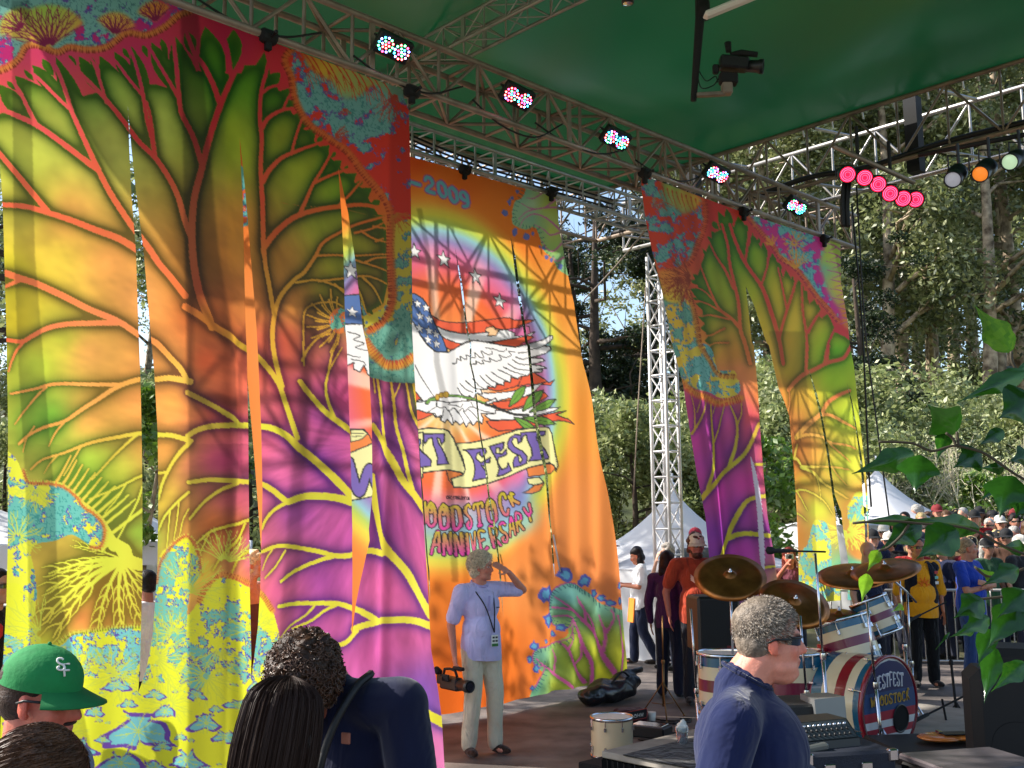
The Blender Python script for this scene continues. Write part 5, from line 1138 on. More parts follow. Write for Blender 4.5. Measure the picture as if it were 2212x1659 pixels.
def make_tree(name, label, cat, seed, H, kind, bark, r0, limbs, clumps, leaves, size, spread, low=.25, group=None, flat=.6, lean=.04, shape='tall', crad=(.06, .12)):
    rs = np.random.RandomState(seed)
    t = thing(name, label, cat, group)
    b = MB(); k = 9; tr = []
    px_, py_ = rs.uniform(-lean, lean, 2)*H; w1, w2 = rs.uniform(0, 6, 2)
    for i in range(k):
        f = i / (k-1); tr.append(np.array([px_*f + .012*H*math.sin(w1 + 4*f), py_*f + .012*H*math.sin(w2 + 5*f), H*.92*f]))
    b.tube(tr, [r0*(1.25 if i == 0 else 1) * (1 - .82*i/(k-1)) for i in range(k)], 9)
    tips = []
    for i in range(limbs):
        f = low + (1-low) * ((i + rs.rand()) / limbs) ** (.9); f = min(f, .97)
        q = tr[0] * 0; j = f*(k-1); j0 = min(int(j), k-2); q = tr[j0]*(1-(j-j0)) + tr[j0+1]*(j-j0)
        az = rs.uniform(0, 2*math.pi)
        reach = spread * H * {'tall': (1.15 - .75*f), 'round': math.sin(math.pi*min(.96, .12 + f*.85)) + .15, 'flat': .5 + .6*f, 'cone': 1.1 - f}[shape] * rs.uniform(.65, 1.15)
        rise = {'tall': .55, 'round': .35, 'flat': .12, 'cone': .1}[shape]
        d = np.array([math.cos(az), math.sin(az), 0]); pts = [q]
        for s_ in (.35, .7, 1.0):
            pts.append(q + d*reach*s_ + np.array([0, 0, reach*rise*s_*(1.2 - .4*s_)]) + rs.randn(3)*reach*.06)
        rr = r0*(1-f)*.5 + r0*.07
        b.tube(pts, [rr, rr*.7, rr*.45, rr*.15], 6)
        tips += [pts[1]*.4 + pts[2]*.6, pts[2], pts[3], pts[3] + rs.randn(3)*reach*.15]
        for _ in range(2):
            s0 = pts[1 + rs.randint(2)]; e = s0 + (rs.randn(3)*.35 + [d[0]*.4, d[1]*.4, .35])*reach*.6
            b.tube([s0, (s0+e)/2 + rs.randn(3)*.05*reach, e], [rr*.35, rr*.22, rr*.08], 5); tips.append(e)
    tips.append(tr[-1] + [0, 0, H*.04]); tips.append(tr[-2])
    b.build('trunk', bark, t, smooth=True)
    tips = np.array(tips)
    ci = rs.randint(0, len(tips), clumps); cen = tips[ci] + rs.randn(clumps, 3)*H*.018
    rad = H * rs.uniform(crad[0], crad[1], clumps) * .6
    n = int(leaves); wi = rs.randint(0, clumps, n)
    dv = rs.randn(n, 3); dv /= np.linalg.norm(dv, axis=1)[:, None]; dv *= (rs.rand(n) ** .45)[:, None]; dv[:, 2] *= flat
    C = cen[wi] + dv * rad[wi][:, None]
    C[:, 2] = np.maximum(C[:, 2], .15)
    V, F = leaf_quads(C, size, rs)
    tone = np.clip(rs.normal(.5, .17, n) + (rs.rand(clumps)[wi] - .5)*.5, 0, 1)
    me = fast_mesh('crown', V, F, LEAFM[kind], {'tone': ('FACE', 'FLOAT', tone)})
    link('crown', me, t)
    return t
def place(o, x, y, rz, s, z=0.):
    o.location = (x, y, z); o.rotation_euler = (0, 0, rz); o.scale = (s, s, s)
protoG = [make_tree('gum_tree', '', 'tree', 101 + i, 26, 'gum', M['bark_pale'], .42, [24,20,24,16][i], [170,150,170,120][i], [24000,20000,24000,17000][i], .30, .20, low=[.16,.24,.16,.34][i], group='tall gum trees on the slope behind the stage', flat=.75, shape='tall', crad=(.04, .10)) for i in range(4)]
gsp = [(1205,62,.62),(1478,58,.90),(1530,48,.90),(1610,64,1.05),(1668,46,1.0),(1740,58,1.08),(1800,47,1.02),(1862,66,1.15),(1925,45,1.02),(1975,60,1.15),(2040,50,1.1),(2095,70,1.25),(2140,44,1.05),(2190,56,1.18),(2250,48,1.1),(2330,60,1.2),(1905,82,1.25),(2010,86,1.3),(2120,84,1.35),(2215,88,1.35),(1640,84,1.2),(1770,86,1.25),
       (-60,44,.72),(60,52,.75),(190,46,.70),(300,55,.74),(420,60,.66),(560,62,.6),(700,66,.55),(820,60,.42),(1010,68,.42),(1100,64,.42)]
gl = ['gum tree directly behind the right edge of the dove banner', 'gum tree rising straight behind the white lattice tower', 'near gum tree between the tower and the right tree banner', 'gum tree behind the purple corner of the right tree banner', 'gum tree seen in the wide slit of the right banner', 'gum tree behind the leaf tips of the right banner',
 'gum tree behind the narrow slit of the right banner', 'gum tree just right of the right banner, standing far back', 'near gum tree under the pink lamps with a pale trunk', 'gum tree right of the pink lamps, far back', 'gum tree between the pink lamps and the tubular spotlights', 'tallest gum tree, farthest back at the right', 'near gum tree below the orange spotlight',
 'gum tree below the pale green spotlight', 'gum tree at the right picture edge, near one', 'gum tree beyond the right picture edge, its crown leaning in', 'farthest gum tree behind the pink lamps', 'farthest gum tree right of the pink lamps', 'farthest gum tree above the tubular spotlights', 'farthest gum tree in the top right corner', 'farthest gum tree behind the wide slit', 'farthest gum tree above the right truss end',
 'gum tree at the left picture edge', 'gum tree just inside the left banner edge', 'gum tree behind the left half of the left tree banner', 'gum tree seen in the first slit of the left banner',
 'gum tree behind the middle of the left tree banner', 'gum tree seen in the second slit of the left banner', 'gum tree behind the right part of the left tree banner', 'low gum tree behind the top of the dove banner, left one', 'low gum tree behind the top of the dove banner, middle one', 'low gum tree behind the top corner of the dove banner']
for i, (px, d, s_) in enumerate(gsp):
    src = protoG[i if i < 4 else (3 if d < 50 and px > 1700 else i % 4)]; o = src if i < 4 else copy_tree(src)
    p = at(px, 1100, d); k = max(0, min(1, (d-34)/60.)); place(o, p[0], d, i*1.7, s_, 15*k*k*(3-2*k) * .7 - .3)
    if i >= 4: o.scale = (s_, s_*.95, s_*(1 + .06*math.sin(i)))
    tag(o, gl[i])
# dark pines between the banners
pp = make_tree('pine_tree', 'dark crooked pine beside the edge of the dove banner', 'tree', 201, 12.0, 'pine', M['bark_dark'], .34, 22, 90, 16000, .16, .26, low=.30, flat=.42, shape='flat', crad=(.05, .11), group='dark pines between the banners')
p = at(1318, 1100, 31); place(pp, p[0], 31, 0.6, 1.0, .3)
p2_ = make_tree('pine_tree', 'slim dark pine half hidden behind the dove banner', 'tree', 207, 12.4, 'pine', M['bark_dark'], .26, 18, 70, 12000, .16, .20, low=.35, flat=.5, shape='flat', crad=(.05, .10), group='dark pines between the banners')
p = at(1238, 1100, 33); place(p2_, p[0], 33, 2.0, .98, .3)
o = copy_tree(pp); p = at(1402, 1100, 36); place(o, p[0], 36, 3.1, 1.0, .8); tag(o, 'farther dark pine behind the white lattice tower')
o = copy_tree(p2_); p = at(1868, 1100, 30); place(o, p[0], 30, 1.1, .8, .3); tag(o, 'dark pine just right of the right tree banner')
o = copy_tree(p2_); p = at(1075, 1100, 38); place(o, p[0], 38, 4.1, 1.12, .8); tag(o, 'dark pine whose top shows above the dove banner through the ladder truss')
# shrubs
bu = [make_tree('shrub', '', 'shrub', 301 + i, 5.2, 'bush', M['bark_dark'], .12, 12, 70, 9500, .17, .38, low=.05, flat=.8, shape='round', crad=(.12, .24), group='olive green shrubs below the forest') for i in range(3)]
bsp = [(1215,24,.95,'behind the edge of the dove banner'),(1290,26,1.0,'between the dove banner and the tower'),(1372,23,.92,'left of the white lattice tower'),(1440,27,1.05,'behind the white lattice tower'),(1510,25,.85,'behind the purple corner of the right banner'),(1580,24,.9,'behind the left half of the right banner'),(1650,26,1.2,'in the wide slit of the right banner'),(1700,23,.95,'at the right side of the wide slit'),
       (1780,28,1.05,'behind the narrow slits of the right banner'),(1850,26,1.15,'right of the right tree banner'),(1905,24,.8,'behind the small white tent peak'),(1985,28,.72,'above the crowd, left part'),(2060,26,.62,'above the crowd, middle part'),(2140,29,1.05,'above the crowd, right part'),(2215,26,1.0,'at the right picture edge'),
       (310,24,1.1,'in the first slit of the left banner'),(20,26,.9,'at the left picture edge'),(540,27,1.0,'in the second slit of the left banner'),(180,28,1.0,'behind the left half of the left tree banner'),(2040,36,1.3,'up the slope behind the bare thicket')]
for i, (px, d, s_, w_) in enumerate(bsp):
    o = bu[i % 3] if i < 3 else copy_tree(bu[i % 3]); p = at(px, 1100, d); place(o, p[0], d, i*2.1, s_, 0)
    tag(o, 'olive green shrub ' + w_)
br = make_tree('shrub', 'bright green young tree in front of the bare thicket', 'shrub', 331, 3.2, 'bright', M['bark_pale'], .06, 10, 40, 3800, .16, .34, low=.2, flat=.8, shape='round', crad=(.12, .22), group='bright green bushes')
p = at(2110, 1100, 21); place(br, p[0], 21, 0, .9)
o = copy_tree(br); p = at(318, 1100, 17); place(o, p[0], 17, 1, 1.05, .9); tag(o, 'bright green bush in the first slit of the left banner')
o = copy_tree(br); p = at(1640, 1100, 19); place(o, p[0], 19, 1, 1.1, 0); tag(o, 'bright green bush at the foot of the wide slit')
# bare thickets
def thicket(label, px, d, H, W_, seed):
    rs = np.random.RandomState(seed); t = thing('bare_shrub', label, 'shrub', 'bare grey thickets'); b = MB(); pts_ = []
    def grow(p, dr, L, r, lv):
        e = p + dr*L; mid = (p+e)/2 + rs.randn(3)*L*.06; b.tube([p, mid, e], [r, r*.8, r*.55], 4, False)
        if lv == 0: pts_.append(e); return
        for _ in range(3 if lv > 1 else 3):
            nd = dr + rs.randn(3)*.42; nd[2] += .12; grow(e, nrm(nd), L*rs.uniform(.6, .85), r*.6, lv-1)
    for i in range(9):
        a = rs.uniform(-1, 1); grow(np.array([a*W_, rs.uniform(-.8, .8), 0]), nrm([a*.5 + rs.randn()*.2, rs.randn()*.2, 1]), H*.33, .05, 4)
    b.build('branches', M['twig_grey'], t)
    q = np.array(pts_); q = q[rs.randint(0, len(q), 2600)] + rs.randn(2600, 3)*.25
    V, F = leaf_quads(q, .09, rs); link('dry_leaves', fast_mesh('dry_leaves', V, F, LEAFM['bush'], {'tone': ('FACE', 'FLOAT', rs.uniform(.4, 1, 2600))}), t)
    p = at(px, 1100, d); t.location = (p[0], d, 0); return t
thicket('bare grey thicket above the crowd, right of the tent peak', 1985, 22, 3.7, 1.6, 5)
thicket('bare grey thicket farther right, behind the hanging leaves', 2105, 24, 4.0, 1.6, 6)
# tree out of frame on the sunny side, its leaves dapple the banners
o = make_tree('shade_tree', 'leafy tree behind the left tree banner that dapples the banners', 'tree', 401, 9.5, 'bush', M['bark_dark'], .2, 14, 46, 3600, .2, .3, low=.45, flat=.7, shape='round', crad=(.06, .13))
place(o, -8.5, 15.2, .4, 1.0)
o = make_tree('shade_tree', 'unseen tall tree added behind the left tree banner to shade the crowd', 'tree', 402, 15, 'bush', M['bark_dark'], .3, 18, 90, 9000, .26, .26, low=.4, flat=.8, shape='round', crad=(.07, .14))  # extra tree out of sight, added to darken the crowd
place(o, -9.5, 21.0, .4, 1.0)
# ------------------------------------------------------------------ people
TS = bpy.data.scenes.new('scratch')
def melt(mb, voxel, it=4, disp=0., dsc=30., seed=0):
    """join shapes into one continuous skin"""
    me = bpy.data.meshes.new('tmp'); me.from_pydata(mb.v, [], mb.f); me.update()
    bm = bmesh.new(); bm.from_mesh(me); bmesh.ops.recalc_face_normals(bm, faces=bm.faces); bm.to_mesh(me); bm.free()
    ob = bpy.data.objects.new('tmp', me); TS.collection.objects.link(ob)
    m = ob.modifiers.new('r', 'REMESH'); m.mode = 'VOXEL'; m.voxel_size = voxel
    if it: s = ob.modifiers.new('s', 'SMOOTH'); s.factor = .5; s.iterations = it
    vl = TS.view_layers[0]; vl.update(); dg = vl.depsgraph
    r = bpy.data.meshes.new_from_object(ob.evaluated_get(dg), depsgraph=dg)
    bpy.data.objects.remove(ob); bpy.data.meshes.remove(me)
    r.materials.clear()
    if disp:
        n = len(r.vertices); co = np.zeros(n*3); r.vertices.foreach_get('co', co); co = co.reshape(-1, 3)
        no = np.zeros(n*3); r.vertices.foreach_get('normal', no); no = no.reshape(-1, 3)
        ph = np.random.RandomState(seed).uniform(0, 6, 12)
        d = np.sin(co[:, 0]*dsc + ph[0] + 1.7*np.sin(co[:, 2]*dsc*.6 + ph[1])) + np.sin(co[:, 1]*dsc*1.1 + ph[2] + 1.5*np.sin(co[:, 2]*dsc*.8 + ph[3])) + .6*np.sin(co[:, 2]*dsc*1.9 + ph[4] + 2*np.sin(co[:, 0]*dsc))
        co += no * (d * disp / 2.6)[:, None]; r.vertices.foreach_set('co', co.ravel())
    r.polygons.foreach_set('use_smooth', [True]*len(r.polygons)); r.update()
    return r
def put(name, me, m, parent):
    me.name = name; me.materials.append(m); return link(name, me, parent)
_mc = {}
def cmat(kind, c, **k):
    key = (kind, tuple(c), tuple(sorted(k.items())))
    if key not in _mc: _mc[key] = mat(kind, c, **k)
    return _mc[key]
def cloth(c, n=.10): return cmat('fabric', c, rough=.92, noise=n, nscale=5, bump=.8, bscale=8, bz=.45, bd=.05, sheen=.15, spec=.2)
def skin_mat():
    if 'skin' in _mc: return _mc['skin']
    m = mat('skin', (200,140,110), .5, spec=.4, bump=.08, bscale=120); t = m.node_tree; b = t.nodes['Principled BSDF']
    a = t.nodes.new('ShaderNodeAttribute'); a.attribute_name = 'skin'; t.links.new(a.outputs['Color'], b.inputs['Base Color'])
    b.inputs['Subsurface Weight'].default_value = .12; b.inputs['Subsurface Radius'].default_value = (.02, .008, .004); b.inputs['Subsurface Scale'].default_value = .5
    _mc['skin'] = m; return m
HAIRM = {}
def hair_mat(c, shine=.35):
    if c not in HAIRM: HAIRM[c] = mat('hair', c, .42, noise=.4, nscale=60, spec=shine*.6, bump=.3, bscale=150)
    return HAIRM[c]
def rot(yaw=0, pitch=0, roll=0):
    y, p, r = R(yaw), R(pitch), R(roll)
    Rz = np.array([[math.cos(y), -math.sin(y), 0], [math.sin(y), math.cos(y), 0], [0, 0, 1]])
    Ry = np.array([[math.cos(p), 0, math.sin(p)], [0, 1, 0], [-math.sin(p), 0, math.cos(p)]])   # + = nod down
    Rx = np.array([[1, 0, 0], [0, math.cos(r), -math.sin(r)], [0, math.sin(r), math.cos(r)]])
    return Rz @ Ry @ Rx
def hand(b, w_, d, n, s, curl=.5, side=1, fing=.0092):
    """palm and five fingers; d = direction of the hand, n = palm normal"""
    d = nrm(d); n = nrm(n - d*(n @ d)); u = np.cross(n, d)*side
    pc = w_ + d*.045*s
    b.ball(pc, (.048*s, .036*s, .016*s), (d, u, n), 6)
    for i, (o, L) in enumerate(((.030, .072), (.011, .082), (-.009, .076), (-.027, .058))):
        p = w_ + d*.085*s + u*o*s; q = p; a = curl*.35
        for L2, k in ((L*.45, 1), (L*.32, 1.9), (L*.23, 2.6)):
            dd = d*math.cos(a*k) + n*math.sin(a*k) + u*o*1.2; e = q + nrm(dd)*L2*s
            b.cap(q, e, fing*s, fing*.88*s, 6); q = e
    p = w_ + d*.025*s + u*.034*s; e = p + (d*.6 + u*.75 + n*.35*curl)*.042*s; b.cap(p, e, fing*1.2*s, fing*1.05*s, 6); b.cap(e, e + (d*.95 + u*.1 + n*.5*curl)*.032*s, fing*1.05*s, fing*.85*s, 6)
DEF = dict(pel=(0,0,.94), chest=(0,0,1.27), neck=(-.015,0,1.46), head=(.02,0,1.625), shL=(-.01,.19,1.41), elL=(-.03,.245,1.13), wrL=(.04,.25,.88), shR=(-.01,-.19,1.41), elR=(-.03,-.245,1.13), wrR=(.04,-.25,.88),
           hipL=(0,.09,.90), knL=(.03,.10,.49), anL=(-.01,.11,.09), hipR=(0,-.09,.90), knR=(.03,-.10,.49), anR=(-.01,-.11,.09))
def person(label, x, y, yaw, H=1.75, skin=(206,150,122), shirt=(120,120,120), pants=(40,44,60), shoes=(30,26,24), hair='short', hcol=(60,45,35), pose=None, hd=(0,0,0), fat=1., vox=.012, sleeve=.55, group=None,
           cap=None, glasses=None, legs=True, z=0, beard=None, hands=True, long_sleeve=False, hvox=None, extra=None, female=False, skirtlen=0, lips=(178,100,90), lower=True, bulk=1., curlL=.5, curlR=.5, torso_only=False):
    s = H / 1.75; J = {k: np.array(v, float)*s for k, v in {**DEF, **(pose or {})}.items()}
    t = thing('person', label, 'person', group, loc=(x, y, z), rz=R(yaw))
    RH = rot(*hd); hc = J['head']
    h = lambda p: hc + RH @ (np.array(p, float)*s)
    ax = (RH[:, 0], RH[:, 1], RH[:, 2])
    b = MB(); n_ = 12 if vox < .01 else 8
    # head
    b.ball(h((-.012,0,.03)), np.array((.096,.075,.093))*s, ax, n_)
    b.ball(h((.03,0,-.03)), np.array((.062,.060*(.6+.4*fat),.082))*s, ax, n_)
    b.ball(h((.034,0,-.078)), np.array((.052*(.7+.3*fat),.052*fat,.042))*s, ax, n_)
    b.ball(h((.074,0,-.098)), np.array((.022,.026,.02))*s, ax, 6)
    b.cap(h((.086,0,.012)), h((.106,0,-.026)), .008*s, .0125*s, 8); b.ball(h((.094,.010,-.032)), .009*s, n=5); b.ball(h((.094,-.010,-.032)), .009*s, n=5)
    b.ball(h((.076,0,.026)), np.array((.018,.046,.011))*s, ax, 6)
    b.ball(h((.088,0,-.058)), np.array((.011,.022,.006))*s, ax, 6); b.ball(h((.086,0,-.068)), np.array((.011,.019,.007))*s, ax, 6)
    for sg in (-1, 1):
        b.ball(h((.058,.036*sg,-.028)), .026*s, n=6)
        b.ball(h((-.004,.080*sg,-.012)), np.array((.019,.008,.031))*s, (RH @ nrm((1,.35*sg,-.15)), RH @ nrm((-.35*sg,1,0)), ax[2]), 6)
        b.ball(h((.006,.076*sg,-.034)), .010*s, n=5)
    b.cap(h((-.025,0,-.06)), J['neck'] + (0,0,-.02*s), .056*s*fat**.8, .062*s*fat**.8, 12)
    if fat > 1.15: b.ball(h((.035,0,-.105)), np.array((.05,.05,.03))*s*fat*.85, ax, 8)
    # torso and limbs
    k = .84
    b.cap(J['shL'], J['shR'], .056*s, .056*s, 10); b.ball(J['chest'], np.array((.105,.155,.19))*s*k*fat, n=10); b.ball(J['chest']*.45 + J['pel']*.55, np.array((.10,.14,.17))*s*k*fat, n=10); b.ball(J['pel'], np.array((.10,.15,.11))*s*k, n=10)
    b.cap(J['neck'], J['chest'], .06*s, .09*s, 10)
    for q in 'LR':
        b.cap(J['sh'+q], J['el'+q], .047*s*fat**.5, .038*s*fat**.4, 10); b.cap(J['el'+q], J['wr'+q], .038*s*fat**.4, .025*s, 10)
        if hands:
            d = nrm(J['wr'+q] - J['el'+q]); nn = (pose or {}).get('n'+q); nn = np.array(nn if nn is not None else (.25, -.9 if q == 'L' else .9, 0.))
            dd = (pose or {}).get('d'+q); dd = nrm(dd) if dd is not None else d
            hand(b, J['wr'+q], dd, nn, s, curlL if q == 'L' else curlR, 1 if q == 'R' else -1)
        else: b.ball(J['wr'+q] + nrm(J['wr'+q] - J['el'+q])*.06*s, .035*s, n=5)
        if legs and lower: b.cap(J['hip'+q], J['kn'+q], .078*s, .052*s, 8); b.cap(J['kn'+q], J['an'+q], .052*s, .036*s, 8); b.ball(J['an'+q] + np.array((.06,0,-.045))*s, np.array((.10,.036,.03))*s, n=6)
    me = melt(b, vox, 3)
    # skin colours: lips, brows, eyes, flushed ears
    n = len(me.vertices); co = np.zeros(n*3); me.vertices.foreach_get('co', co); co = co.reshape(-1, 3); q = ((co - hc) @ RH) / s
    c = np.tile(np.array(lin(skin)), (n, 1)); rs = np.random.RandomState(int(abs(x*31 + y*17)) % 999)
    def dab(cen, r, colr, a=1.):
        cen = np.array(cen); kx = np.clip(1.35 - np.sqrt((((q - cen) / np.array(r)) ** 2).sum(1)), 0, 1)*a; c[:, :3] += (np.array(lin(colr))[:3] - c[:, :3]) * np.clip(kx*1.6, 0, a)[:, None]
    red = tuple(int(v) for v in (min(255, skin[0]*1.02), skin[1]*.78, skin[2]*.74))
    for sg in (-1, 1):
        dab((0,.085*sg,-.012), (.03,.02,.04), red, .7); dab((.08,.045*sg,-.03), (.03,.025,.025), red, .45)
        if vox < .013: dab((.09,.031*sg,.003), (.03,.015,.0065), (235,225,215), .7); dab((.093,.031*sg,.003), (.03,.007,.0075), (50,35,28), 1); dab((.09,.033*sg,.024), (.03,.019,.005), tuple(int(v*.7) for v in hcol), .8)
    dab((.1,0,-.03), (.02,.02,.015), red, .5); dab((.097,0,-.0625), (.02,.022,.008), lips, .9)
    if vox < .013: dab((.1,0,-.0628), (.02,.019,.0018), (110,50,45), .8)
    c[:, :3] *= (1 + .07*np.sin(co[:, 0]*61 + 3*np.sin(co[:, 1]*37))*np.sin(co[:, 2]*53 + 2*np.sin(co[:, 0]*41)) + rs.uniform(-.05, .05, n))[:, None]
    a = me.attributes.new('skin', 'FLOAT_COLOR', 'POINT'); a.data.foreach_set('color', c.astype(np.float32).ravel())
    put('body', me, skin_mat(), t)
    # shirt
    if shirt is not None:
        b = MB(); k = fat * bulk
        b.cap(J['shL'] + (0,0,.0), J['shR'], .078*s, .078*s, 12); b.ball(J['chest'], np.array((.122*k,.172*(.5+.5*k),.185))*s, n=12)
        mid = J['chest']*.42 + J['pel']*.58; b.ball(mid + np.array((.035*(k-1)*4,0,0))*s, np.array((.125*k**1.6,.162*k,.175))*s, n=12)
        hem = J['pel'] + np.array((0,0,-.03*s)); b.ball(hem + np.array((.01,0,.02)), np.array((.136*k,.178*(.4+.6*k),.34))*s, n=14)
        b.cap(J['neck'] + (0,0,-.035*s), J['chest'], .078*s*fat**.6, .13*s, 12)
        for q_ in 'LR':
            a0, a1, a2 = J['sh'+q_], J['el'+q_], J['wr'+q_]
            if long_sleeve: b.cap(a0, a1, .074*s, .058*s, 12); b.cap(a1, a1 + (a2-a1)*.93, .057*s, .040*s, 12)
            else:
                e = a0 + (a1-a0)*sleeve*1.25; b.cap(a0, e, .075*s*fat**.3, .068*s*fat**.4, 12)
        me = melt(b, max(vox, .009), 4, (.007 if vox < .007 else .011)*s, 13, 3); bm = bmesh.new(); bm.from_mesh(me)
        bmesh.ops.bisect_plane(bm, geom=bm.verts[:] + bm.edges[:] + bm.faces[:], plane_co=(0, 0, J['pel'][2] - .115*s), plane_no=(.08, .05, 1), clear_inner=True); bm.to_mesh(me); bm.free()
        put('shirt', me, cmat('soft_fabric', shirt, rough=.95, noise=.08, nscale=6, bump=.5, bscale=6, bz=.5, bd=.05, sheen=.2, spec=.15) if vox < .007 else cloth(shirt), t)
    if lower and legs and pants is not None:
        b = MB(); b.ball(J['pel'] + (0,0,-.02*s), np.array((.122*fat**.7,.165*fat**.6,.13))*s, n=12)
        for q_ in 'LR':
            b.cap(J['hip'+q_] + (0,0,.0), J['kn'+q_], .100*s*fat**.4, .078*s, 12); b.cap(J['kn'+q_], J['an'+q_] + (0,0,.0), .078*s, .068*s, 12)
        put('trousers', melt(b, max(vox, .01), 5, .006*s, 14, 5), cloth(pants) if isinstance(pants, tuple) else pants, t)
        for q_ in 'LR':
            b = MB(); a_ = J['an'+q_]; tv = np.array((1, .18 if q_ == 'L' else -.18, 0)); tv = nrm(tv); b.ball(a_ + tv*.07*s + np.array((0,0,-.045*s)), np.array((.135,.048,.040))*s, (tv, np.cross(UPV, tv), UPV), 8); b.cap(a_ + (0,0,-.03*s), a_ + (0,0,.01), .045*s, .042*s, 8)
            put('shoe', melt(b, max(vox, .01), 2), cloth(shoes), t)
    # hair
    if hair:
        b = MB(); hv = hvox or max(vox*.9, .007)
        if hair in ('short', 'wavy', 'long', 'bob', 'curly'):
            g = {'short': 1.0, 'wavy': 1.10, 'long': 1.06, 'bob': 1.08, 'curly': 1.16}[hair]
            b.ball(h((-.024,0,.046)), np.array((.097,.083,.088))*s*g, ax, 12)
            b.ball(h((-.045,0,-.005)), np.array((.068,.078,.075))*s*g, ax, 10)
            if hair != 'short': b.ball(h((-.045,0,-.035)), np.array((.068,.082,.075))*s*g, ax, 10)
            if hair == 'wavy': b.ball(h((.04,0,.088)), np.array((.045,.06,.03))*s, ax, 8)
        if hair == 'long':
            for sg in (-1, 0, 1): b.cap(h((-.05,.045*sg,-.02)), hc + (RH @ np.array((-.04,.05*sg,0)) + np.array((-.03,.02*sg,-.34)))*s, .055*s, .035*s, 8)
        if hair == 'bob':
            for sg in (-1, 1): b.cap(h((-.03,.062*sg,.0)), h((-.03,.062*sg,-.15)), .045*s, .04*s, 8)
            b.cap(h((-.06,0,0)), h((-.05,0,-.15)), .07*s, .06*s, 8)
        if b.v: put('hair', melt(b, hv, 2, {'short': .003, 'wavy': .010, 'long': .008, 'bob': .004, 'curly': .012}[hair]*s, {'curly': 90, 'wavy': 60}.get(hair, 45), 9), hair_mat(hcol), t)
    if beard: 
        b = MB(); b.ball(h((.045,0,-.088)), np.array((.058,.062,.05))*s, ax, 10); b.ball(h((.02,0,-.06)), np.array((.05,.068,.04))*s, ax, 10); put('beard', melt(b, max(vox, .008), 2, .006*s, 70, 4), hair_mat(beard), t)
    if cap:
        b = MB(); pr = [(.101*math.cos(a_), .086*math.sin(a_)) for a_ in np.linspace(0, math.pi/2, 9)]
        vs = []; m_ = 28
        for rr, zz in [(.102, -.022)] + pr:
            for j in range(m_):
                a_ = 2*math.pi*j/m_; vs.append(h((-.012 + rr*1.06*math.cos(a_), rr*.86*math.sin(a_), .052 + zz)))
        b.add(vs, [(i*m_+j, i*m_+(j+1) % m_, (i+1)*m_+(j+1) % m_, (i+1)*m_+j) for i in range(len(pr)) for j in range(m_)])
        b.ball(h((-.012,0,.140)), .006*s, n=4)
        b.build('cap', cmat('cap_cloth', cap, rough=.85, noise=.08, nscale=30, bump=.15, bscale=60), t, smooth=True)
        b = MB(); vs = []; 
        for top_ in (0, 1):
            for i in range(5):
                for j in range(11):
                    a_ = R(-62 + 12.4*j); rr = .098 + .072*(i/4.)*math.cos(a_*.95)
                    vs.append(h((-.012 + rr*1.06*math.cos(a_), rr*.88*math.sin(a_), .034 - .020*(i/4.) - .020*math.sin(a_)**2*(i/4.) + .004*top_)))
        fs = []
        for top_ in (0, 1):
            for i in range(4):
                for j in range(10): o_ = top_*55 + i*11 + j; fs.append((o_, o_+1, o_+12, o_+11) if top_ == 0 else (o_+11, o_+12, o_+1, o_))
        for j in range(10): fs.append((44+j, 45+j, 55+45+j, 55+44+j))
        b.add(vs, fs); b.build('brim', cmat('cap_cloth', tuple(int(v*.9) for v in cap), rough=.85, noise=.08, nscale=30), t, smooth=True)
    if glasses:
        b = MB()
        for sg in (-1, 1):
            vs = []
            for i in range(7):
                for j in range(5):
                    a_ = R(-5 + 62*i/6.) * sg; zz = .012 - .030*(j/4.) + .004; ed = abs(i - 3)/3.
                    rr = .102 - .018*(abs(math.degrees(a_))/60.)
                    vs.append(h((rr*math.cos(a_)*.98 - .002, rr*math.sin(a_)*.83 + .004*sg, zz*(1 - .25*ed) + .004)))
            b.add(vs, [(i*5+j, i*5+j+1, (i+1)*5+j+1, (i+1)*5+j) for i in range(6) for j in range(4)])
        b.build('sunglass_lenses', cmat('lens', glasses, rough=.06, spec=1., coat=1.), t, smooth=True)
        b = MB()
        for sg in (-1, 1): b.tube([h((.05,.083*sg,.012)), h((.0,.087*sg,.008)), h((-.02,.086*sg,-.002))], .0035*s, 6)
        b.tube([h((.101*math.cos(a_) - .002, .101*math.sin(a_)*.83, .016)) for a_ in np.linspace(-1, 1, 13)], .0032*s, 6)
        b.build('sunglass_frame', M['black'], t, smooth=True)
    if extra: extra(t, J, h, s, ax)
    return t, J, h, s
